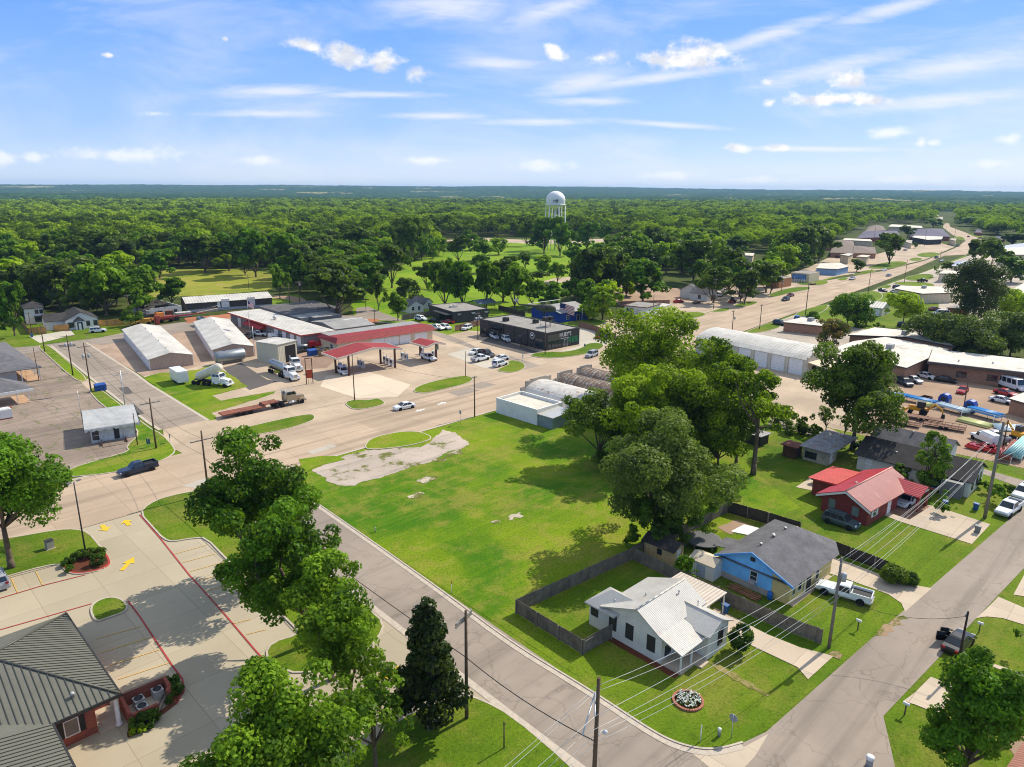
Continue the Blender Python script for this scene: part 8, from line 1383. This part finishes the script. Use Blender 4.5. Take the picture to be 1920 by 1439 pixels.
def trunkmesh(name, c, rg, h0, tr, mat, n=9, lean=(0, 0)):
    b = MB(); top = c.mean(0); fork = (lean[0], lean[1], h0); b.path([(0, 0, -.1), (lean[0]*.3, lean[1]*.3, h0*.25), (lean[0]*.7, lean[1]*.7, h0*.65), fork], [tr*1.35, tr, tr*.85, tr*.72], 8)
    idx = rg.choice(len(c), min(n, len(c)), replace=False)
    for i in idx:
        e = c[i]; m1 = Vector(fork).lerp(Vector(e), .45)+Vector(rg.normal(size=3)*.08*np.linalg.norm(e-np.array(fork))); m1.z += .05*abs(e[2]-h0); b.path([fork, tuple(m1), tuple(e)], [tr*.55, tr*.34, tr*.1], 5)
    b.path([fork, (top[0], top[1], (h0+c[:, 2].max())/2), (top[0]*.5, top[1]*.5, c[:, 2].max()-.3)], [tr*.6, tr*.35, tr*.08], 6)
    return b.mesh(name, mat)
def depth(X, Y): return X*FW[0]+Y*FW[1]+(-CAMH)*FW[2]
CNT = [0]
def neartree(kind, base, top, wpx, label, zb=.25, shape='round', ncl=46, dens=1.0, ls=.42, tr=None, group=None, bark=None, name='tree', dx=0, squash=1.0):
    CNT[0] += 1; rg = np.random.default_rng(100+CNT[0]); X, Y = G(*base); h = zat(base, top); Rr = 1.13*wpx*depth(X, Y)/F/2; o = thing(name, label, 'tree' if name == 'tree' else 'bush', (X, Y, 0), 0, group)
    z0 = h*zb; H = h-z0; c, rc = clusters(shape, Rr, H, z0, ncl, rg); 
    if dx: c[:, 0] += dx*Q; c[:, 1] -= dx*Q
    area_ = (4*math.pi*rc**2).sum(); ls *= .84; n = int(min(30000, max(500, dens*area_/(ls*ls*.5)*.62))); tint = np.clip(.2+.65*rg.random(len(c)), 0, 1)
    v, t = leaves(c, rc, rc**2, n, ls, rg, tint=tint); link('crown', quadmesh('crown', v, t, LM[kind]), o)
    if name == 'tree': link('trunk', trunkmesh('trunk', c, rg, max(z0*1.15, h*.18), tr or max(.12, h*.022), bark or BARK), o)
    return o
NT_ = neartree
NT_('maple', (22,1066), 838, 262, 'broad dark green tree at the left edge of bank lawn', .3, ncl=80, ls=.42, dens=1.25); NT_('maple', (478,1100), 818, 225, 'tall dark tree at the top of the bank verge row', .2, ncl=64, ls=.40, dx=.4); NT_('maple', (578,1210), 950, 205, 'full dark green tree second in the bank verge row', .2, ncl=60, ls=.36, dx=-2); NT_('elm', (660,1345), 1110, 195, 'airy light green tree third in the bank verge row', .22, ncl=48, dens=.75, ls=.33); NT_('elm', (545,1570), 1266, 315, 'wide bright green tree at the bottom of bank lot', .25, ncl=70, dens=.95, ls=.32); NT_('elm', (705,1450), 1262, 150, 'small bright tree at the foot of the verge row', .25, ncl=36, dens=.8, ls=.32)
NT_('elm', (622,1275), 1052, 165, 'leafy tree filling the gap in the bank verge row', .2, ncl=50, dens=.85, ls=.34); NT_('magnolia', (808,1368), 1118, 112, 'dark conical glossy tree beside the near utility pole', .2, 'cone', 95, 1.2, .38, bark=BARKP)
NT_('pecan', (1218,800), 594, 215, 'tallest olive green tree crowning the central clump', .22, ncl=70, ls=.5); NT_('pecan', (1326,838), 640, 185, 'tall tree right of the crowning one in central clump', .22, ncl=60, ls=.5); NT_('pecan', (1412,890), 685, 122, 'slim trunked tree at the right side of central clump', .38, ncl=40, ls=.46); NT_('oak', (1380,868), 752, 112, 'dark small tree beside the slim trunked one', .3, ncl=34, ls=.42); NT_('oak', (1122,868), 740, 150, 'dark ivy trunked tree at the left of central clump', .06, ncl=40, ls=.44); NT_('pecan', (1195,868), 712, 185, 'bright leafy tree low in the middle of central clump', .05, ncl=46, ls=.46); NT_('pecan', (1262,866), 690, 215, 'leafy tree filling the centre of the clump', .06, ncl=50, ls=.48); NT_('grey', (1225,1008), 792, 255, 'grey green wispy tree standing in front of the clump', .2, ncl=52, dens=.9, ls=.38, tr=.32); NT_('pecan', (1345,880), 770, 130, 'low yellow green tree under the clump right side', .1, ncl=30, ls=.42)
NT_('oak', (1598,842), 648, 186, 'big lone tree between highway yard and pipe racks', .17, ncl=60, ls=.5); NT_('oak', (1547,818), 765, 52, 'thin sapling left of the big lone tree', .3, ncl=14, ls=.34); NT_('oak', (1581,834), 768, 40, 'thin sapling touching the big lone tree', .3, ncl=10, ls=.34); NT_('elm', (1741,920), 805, 56, 'narrow tall tree before the charcoal roofed house', .12, 'column', 40, 1.1, .34); NT_('maple', (1803,1475), 1232, 195, 'dense dark tree at the bottom right corner', .08, ncl=80, ls=.28, dens=1.2); NT_('maple', (1945,1240), 1135, 90, 'tree cut by the right picture edge', .3, ncl=24, ls=.36)
NT_('pine', (1822,607), 491, 108, 'tall dark pine above the white flat roofs', .12, 'pine', 62, .8, .6, .42); NT_('grey', (1742,658), 596, 112, 'left spreading tree behind the brick complex', .18, ncl=44, ls=.6); NT_('grey', (1812,676), 600, 135, 'middle spreading tree behind the brick complex', .15, ncl=48, ls=.6); NT_('grey', (1893,670), 592, 125, 'right spreading tree behind the brick complex', .18, ncl=46, ls=.6); NT_('red', (1560,660), 604, 74, 'reddish green tree beside the brick office', .1, ncl=36, ls=.5); NT_('maple', (1588,612), 558, 98, 'dark round tree left of the gabled metal shed', .1, ncl=44, ls=.6); NT_('maple', (1625,610), 578, 44, 'smaller dark tree against the gabled metal shed', .1, ncl=20, ls=.5); NT_('lime', (1692,614), 554, 76, 'lime green domed tree right of the metal shed', .3, ncl=40, ls=.55); NT_('lime', (1895,600), 548, 90, 'bright green mass at the right edge behind pine', .1, ncl=40, ls=.6)
SHR = 'shrub'
for x, y, t, w, lb, k in ((1160,893,835,90,'dark thicket at the foot of ivy trunked tree','oak'),(1290,905,838,100,'dark thicket below the middle of clump','oak'),(1215,1042,935,95,'dark shrub mass at the foot of the grey green tree','shrub'),(1262,1022,940,100,'leafy shrub behind the cream garden shed','shrub'),(1310,1002,915,90,'bright shrub in the middle of fence line','elm'),(1352,972,900,70,'bright shrub at the right end of fence line','elm'),(1190,1035,985,50,'pale tipped shrub at lot side of fence','elm'),(1283,1090,1042,50,'small palm like bush between fence and white shed','maple'),(1386,1222,1168,44,'round clipped bush at the cottage driveway','shrub'),(1685,905,872,38,'green bush at the pink roof edge','elm'),(1742,935,903,34,'bush at the foot of the narrow tree','shrub'),(1770,965,922,36,'potted bush in the plant yard','maple'),(1868,945,912,40,'dark bush by the parked white pickups','maple'),(1893,930,912,30,'low bush at the right street edge','shrub'),(1675,1092,1062,50,'dark hedge bush at the driveway mouth','oak'),(1705,1096,1074,34,'round green bush ending the dark hedge','shrub'),
        (1500,812,785,60,'low bush on the lane grass bank','oak'),(1460,798,772,60,'ragged bush beside the lane start','oak'),(1528,815,800,34,'small bush by the thin sapling','shrub'),(1620,845,828,40,'weeds bush behind the tin roof shed','shrub'),(250,612,575,42,'ivy covered bush before the ruined building','elm'),(1523,607,583,24,'dark round bush on the lawn by thick pole','maple'),(1773,508,493,24,'dark clipped bush beside the cream shop','maple'),(1754,520,498,13,'small upright tree at cream shop corner','maple'),(1645,628,606,22,'small bush behind the stained roofs','shrub'),(1835,915,900,16,'flower pots bush along white wall','elm'),(1850,925,905,20,'flowering bush at the plant yard corner','elm')):
    NT_(k, (x, y), t, w, lb, .02, 'ball' if 'round' in lb or 'hedge' in lb else 'round', ncl=24, ls=(.24 if y > 860 else .45), dens=1.2, name='bush')
for x, y, w, lb in ((125,1062,18,'left shrub in the mulch bed'),(138,1056,18,'back left shrub in the mulch bed'),(150,1049,20,'shrub left of the lamp post'),(170,1047,22,'shrub right of the lamp post'),(190,1044,20,'tallest shrub at the mulch bed corner'),(184,1062,24,'front round shrub in the mulch bed'),(132,1074,16,'front left shrub in mulch bed'),(322,1288,26,'dark clipped bush behind brick enclosure corner'),(333,1300,22,'round clipped bush at the red kerb'),(318,1318,18,'small bush by the enclosure gate'),(262,1366,30,'clipped hedge before the low brick wall'),(287,1354,26,'clipped hedge right part before brick wall'),(250,1378,14,'lime plant left in the bank flower bed'),(268,1374,14,'lime plant middle of the bank flower bed'),(284,1366,14,'dark plant right in the bank flower bed')):
    NT_('lime' if 'lime' in lb else 'shrub', (x, y), y-w*.9, w*1.15, lb, .0, 'ball', ncl=14, ls=.15, name='bush', group='bank shrubs')
sheet('bank_bed', W([(238,1378),(243,1360),(300,1335),(322,1318),(318,1300),(308,1280),(320,1275),(336,1290),(340,1300),(330,1322),(300,1345),(262,1375),(240,1385)]), MULCH, 11)
rg = np.random.default_rng(5); nf = 160; a_ = rg.random(nf)*6.28; r_ = 1.1*np.sqrt(rg.random(nf)); cc_ = np.stack([r_*np.cos(a_), r_*np.sin(a_), .2+.1*rg.random(nf)], 1)
v, t = leaves(cc_, np.full(nf, .12), np.ones(nf), 700, .16, rg); link('foliage', quadmesh('foliage', v, t, LM['shrub']), FLOWER_BED); v, t = leaves(cc_+np.array([0, 0, .1]), np.full(nf, .1), np.ones(nf), 420, .13, rg, .8); link('blossom', quadmesh('blossom', v, t, M('white_petals', (226,228,214), .8, .05, 4)), FLOWER_BED)
# --- middle distance: shared crowns, one object per tree
PR = {}; KM = {}
def proto_tree(key, kind, shape, seed, n=2300, ls=.8, zb=.06, ncl=38):
    rg = np.random.default_rng(seed); c, rc = clusters(shape, 5.6, 11-11*zb, 11*zb, ncl, rg); tint = .15+.65*rg.random(len(c)); v, t = leaves(c, rc, rc**2, n, ls, rg, tint=tint)
    PR[key] = (quadmesh('crown', v, t, LM[kind]), trunkmesh('trunk', c, rg, 11*zb*1.3, .26, BARK, 5))
for i in range(3): proto_tree('o%d' % i, 'oak', 'round', 200+i); proto_tree('g%d' % i, 'elm', 'round', 210+i); proto_tree('m%d' % i, 'maple', 'round', 220+i)
for i in range(2): proto_tree('y%d' % i, 'lime', 'round', 230+i); proto_tree('p%d' % i, 'pine', 'pine', 240+i, 1700, .8, .2, 80); proto_tree('c%d' % i, 'pine', 'cone', 250+i, 1300, .7, .06, 40); proto_tree('r%d' % i, 'grey', 'round', 260+i)
USED = []
def midtree(key, X, Y, h, Rr, label, group, seed):
    k = key+str(seed % (3 if key in 'ogm' else 2)); cr, tr_ = PR[k]; o = thing('tree', label, 'tree', (X, Y, 0), (seed*2.4) % 6.28, group); o.scale = (Rr/5, Rr/5, h/11)
    a = bpy.data.objects.new('crown', cr); COL.objects.link(a); a.parent = o; b = bpy.data.objects.new('trunk', tr_); COL.objects.link(b); b.parent = o; USED.append((X, Y, Rr)); return o
MID = [('o',630,598,505,114,'huge round dark tree behind the grey metal buildings'),('o',735,540,461,74,'large domed tree with visible trunk on park lawn'),('o',710,582,514,40,'dark narrow tree left of the white park houses'),('c',777,568,525,34,'small cedar on the park lawn'),('g',746,602,548,42,'leafy bush like tree by the white pole'),('g',835,578,487,62,'left tree of the tall row behind the dark shop'),('m',868,580,492,64,'second tree of the tall row behind dark shop'),('g',912,578,492,62,'third tree of the tall row behind dark shop'),('g',965,580,496,68,'right tree of the tall row behind dark shop'),('o',860,492,444,50,'round dark bush like tree on the park lawn'),('g',800,482,440,34,'light tree at the park edge by dark oak'),('o',770,500,408,80,'massive dark oak at the park edge'),('g',905,490,448,56,'light tree right of the round dark one'),
 ('m',28,630,533,62,'bright green tree on the far left lawn'),('r',120,590,490,110,'pale green tree over the white house'),('g',200,592,488,110,'yellowish tree left of the ruined building'),('g',270,585,500,90,'tree behind the ruined building roof'),('m',322,572,522,56,'dark green tree at the warehouse end'),('r',55,585,495,110,'tree behind the two storey house'),('r',160,560,480,90,'tree in back row over the left houses'),('o',385,512,440,100,'dark wide tree mass at meadow far edge'),('m',430,508,438,80,'tree right in meadow far edge mass'),('g',525,560,497,38,'bright small tree beside the vine pole'),('m',562,550,470,60,'dark tree behind the transformer pole'),('m',480,520,430,80,'tree behind meadow right corner'),('m',545,530,440,80,'tall tree between meadow and park'),('r',610,500,440,80,'pale tree behind the huge round one'),('o',660,500,430,80,'dark tree left of the domed park tree'),
 ('m',1020,475,410,60,'left tree of the group below the water tower'),('m',1050,480,408,56,'right tree of the group below water tower'),('o',988,462,416,40,'dark tree left of the water tower group'),('m',1100,470,418,54,'round tree right of water tower group'),('g',1135,458,420,36,'light tree beyond the park road'),('y',1020,512,478,46,'lime small trees on park lawn'),('o',985,505,475,34,'dark small tree left of the lime ones'),('o',1115,540,478,86,'dark tree in the middle of park edge'),('m',1112,545,480,72,'broad tree right of the park road'),('m',1205,566,490,90,'dark tree with brown yard behind'),('g',1075,570,522,52,'tree behind the blue building left'),('y',1130,600,528,84,'bright yellow green tree beside the blue building'),('g',1105,585,525,56,'light tree behind the bright yellow green one'),('m',1035,580,530,60,'dark tree left of the blue building'),('p',1170,505,445,40,'thin pine at the park right edge'),('p',1195,510,455,36,'second thin pine at the park right edge'),('o',1300,530,450,100,'large dark oak behind the brown yard'),('o',1245,500,445,66,'dark tree left of the large oak'),('g',1315,537,488,60,'light tree left of the roadside house'),('o',1360,538,476,84,'dark tree above the roadside house'),('m',1382,480,442,60,'dark open tree near the domed sheds'),('y',1440,540,482,46,'lime green tree by the orange brick shop'),('y',1468,520,458,66,'lime tree rising left of the highway shops'),('g',1450,530,470,50,'light tree behind the lime green one'),('o',1505,500,425,80,'dark tall trees above mural shop'),('o',1535,490,430,60,'dark tree left of brown motel'),('m',1515,470,415,60,'tree behind dark tall trees by shops'),('o',1667,496,440,62,'big oak on the highway lawn'),('o',1606,510,487,34,'small dark domed tree by flat canopy shop'),('o',1700,450,424,30,'dark tree before slate roofed building'),('m',1750,426,410,40,'tree at the bend above slate roof'),('o',1825,500,450,40,'left dark oak before pale roofs'),('o',1855,508,448,60,'right dark oak before pale roofs'),('m',1895,530,482,66,'round dark tree far right by brown lot'),('o',1900,465,438,70,'trees at right edge beyond poles'),('m',1870,440,420,60,'tree mass beyond the far bend right'),('m',1830,425,408,70,'dark woods mass over the far bend'),('o',955,520,480,50,'dark tree in the middle of the open park lawn'),('g',900,512,476,46,'light tree left in the open park lawn'),('g',1045,530,492,44,'light tree at the park road bend'),('m',850,540,498,56,'mid green tree before the domed park tree'),('o',800,540,492,50,'dark spreading tree right of the domed park tree'),('y',935,478,446,40,'lime tree on the far park lawn'),('m',880,470,432,46,'mid green tree on far park lawn left'),('m',1075,500,462,44,'mid green tree right on the far park lawn'),('r',760,560,520,44,'pale tree by the cedar in the park'),('r',1010,548,508,50,'pale tree behind the tall row right end'),('o',460,516,470,50,'dark tree standing in the meadow corner'),('m',300,522,470,66,'mid green tree at meadow left end'),('o',1715,466,455,12,'little round tree on far lawn'),('o',1782,512,492,30,'dark clipped tree by cream shop')]
for i, (k, x, y, t, w, lb) in enumerate(MID):
    X, Y = G(x, y); midtree(k, X, Y, max(4, zat((x, y), t)), w*depth(X, Y)/F/2, lb, 'single trees in the middle distance', i)
# --- the woods beyond, tree by tree where they show largest, then one mass
CLEAR = [W(p) for p in ([(235,532),(300,503),(420,501),(525,508),(560,540),(600,575),(520,600),(330,600),(250,565)], [(815,446),(1200,443),(1195,470),(1100,505),(940,505),(825,490)], [(690,610),(685,560),(700,525),(750,492),(860,482),(1000,485),(1110,500),(1130,520),(1030,562),(900,562),(830,582),(790,600)], [(640,640),(650,575),(800,560),(1000,575),(1010,560),(1110,570),(1170,560),(1250,530),(1330,535),(1340,600),(1100,640)], [(-100,1100),(-100,600),(60,598),(240,602),(340,588),(640,580),(720,640),(1100,640),(1320,600),(1480,545),(1440,520),(1540,500),(1540,465),(1590,440),(1650,420),(1740,420),(1760,398),(1800,398),(1800,424),(1860,440),(2100,470),(2100,1100)])]
BLK = [(G(1040,468), 12), (G(1250,446), 20), (G(1405,503), 26), (G(1400,478), 22), (G(20,471), 16), (G(1748,403), 40)]+[(G(*q_), 22) for q_ in ((60,440),(455,418),(748,402),(1335,418),(610,432),(1500,404))]
def free(X, Y, rad):
    if math.sin(X*.0137+.6)*math.sin(Y*.0171+1.1)+.35*math.sin(X*.031+Y*.027) > .86: return False
    for c in CLEAR:
        if inpoly(X, Y, c): return False
    for (bx, by), r_ in BLK:
        if (X-bx)**2+(Y-by)**2 < r_*r_: return False
        s_ = math.hypot(bx, by); u_ = (X*bx+Y*by)/s_
        if u_ < s_ and u_ > s_-90 and abs(X*by-Y*bx)/s_ < r_*.8: return False
    return True
rr2 = random.Random(11); cand = []
step = 12
for i in range(-8, 90):
    for j in range(-8, 90):
        X, Y = i*step+rr2.uniform(-4, 4), j*step+rr2.uniform(-4, 4); d = math.hypot(X, Y); a = math.degrees(math.atan2(Y, X))
        if 150 < d < 940 and 2 < a < 88:
            px, py = proj(X, Y, 6)
            if -60 < px < 1980 and py < 640 and free(X, Y, 5): cand.append((d, X, Y))
cand.sort(); NI = 285; mass = []
clumpn = lambda X, Y: math.sin(X*.021+1)+math.sin(Y*.017+2)+math.sin((X+Y)*.011)
def kindat(X, Y):
    s = clumpn(X, Y)*.45+rr2.gauss(.18, 1); return 'o' if s < -.45 else 'm' if s < .1 else 'r' if s < .35 else 'g' if s < 1.0 else 'y'
n_ind = 0
for d, X, Y in cand:
    if any((X-a)**2+(Y-b)**2 < (r_*.75)**2 for a, b, r_ in USED[:80]): continue
    k = kindat(X, Y); h = rr2.uniform(10, 19.5)*(1.08 if k == 'o' else 1); Rr = h*rr2.uniform(.42, .6)
    if rr2.random() < .04: k = 'p'; h *= 1.25; Rr *= .7
    if n_ind < NI:
        lb = {'o': 'dark round tree in the nearer woods', 'm': 'mid green tree in the nearer woods', 'r': 'grey green tree in the nearer woods', 'g': 'light green tree in the nearer woods', 'y': 'lime yellow tree in the nearer woods', 'p': 'tall dark pine in the nearer woods'}[k]
        midtree(k, X, Y, h, Rr, lb, {'o': 'dark trees of the woods', 'm': 'mid green trees of the woods', 'r': 'grey green trees of the woods', 'g': 'light green trees of the woods', 'y': 'lime trees of the woods', 'p': 'pines of the woods'}[k], n_ind); n_ind += 1
    else: mass.append((X, Y, h, Rr, k, d))
for d0, d1, st in ((930, 1500, 17), (1500, 2600, 24)):
    n = int(d1/st)+1
    for i in range(-2, n):
        for j in range(-2, n):
            X, Y = i*st+rr2.uniform(-6, 6), j*st+rr2.uniform(-6, 6); d = math.hypot(X, Y); a = math.degrees(math.atan2(Y, X))
            if d0 < d < d1 and 4 < a < 86 and (clumpn(X*.35, Y*.35) > -1.9) and free(X, Y, 5): h = rr2.uniform(10, 19); mass.append((X, Y, h, h*rr2.uniform(.5, .7)*(1 if d < 1500 else 1.35), kindat(X, Y), d))
FM = leafmat('far_leaves', (30,48,20), (136,164,44), .25)
rgm = np.random.default_rng(9); vs, ts = [], []; base_t = {'o': .05, 'm': .32, 'r': .42, 'g': .68, 'y': .95, 'p': 0}
for lo, hi, nq, ls, ncl in ((0, 500, 900, 1.0, 22), (500, 700, 560, 1.3, 20), (700, 1000, 300, 1.9, 16), (1000, 1500, 130, 2.9, 11), (1500, 9999, 60, 4.6, 8)):
    sel = [m_ for m_ in mass if lo <= m_[5] < hi]
    if not sel: continue
    n = len(sel); A = np.array([(m_[0], m_[1], m_[2], m_[3]) for m_ in sel]); tb = np.array([base_t[m_[4]] for m_ in sel])
    d = rgm.normal(size=(n, ncl, 3)); d /= np.linalg.norm(d, axis=2)[..., None]; d[..., 2] = np.abs(d[..., 2])*.9-.25
    c = d*(.45+.35*rgm.random((n, ncl, 1)))*np.stack([A[:, 3], A[:, 3], A[:, 2]*.42], 1)[:, None, :]; c += np.stack([A[:, 0], A[:, 1], A[:, 2]*.55], 1)[:, None, :]
    rc = A[:, 3][:, None]*(.28+.2*rgm.random((n, ncl))); tt = np.clip(tb[:, None]*.8+.1+rgm.normal(size=(n, ncl))*.08, 0, 1)
    v, t = leaves(c.reshape(-1, 3), rc.ravel(), rc.ravel()**2, n*nq, ls, rgm, .35, tint=tt.ravel(), jit=.25); vs.append(v); ts.append(t)
tag(link('woods', quadmesh('woods', np.concatenate(vs), np.concatenate(ts), FM)), 'far woods of mixed green trees stretching to the horizon', 'woods', None, 'stuff')
print('TREES', n_ind, len(mass), sum(len(v) for v in vs))
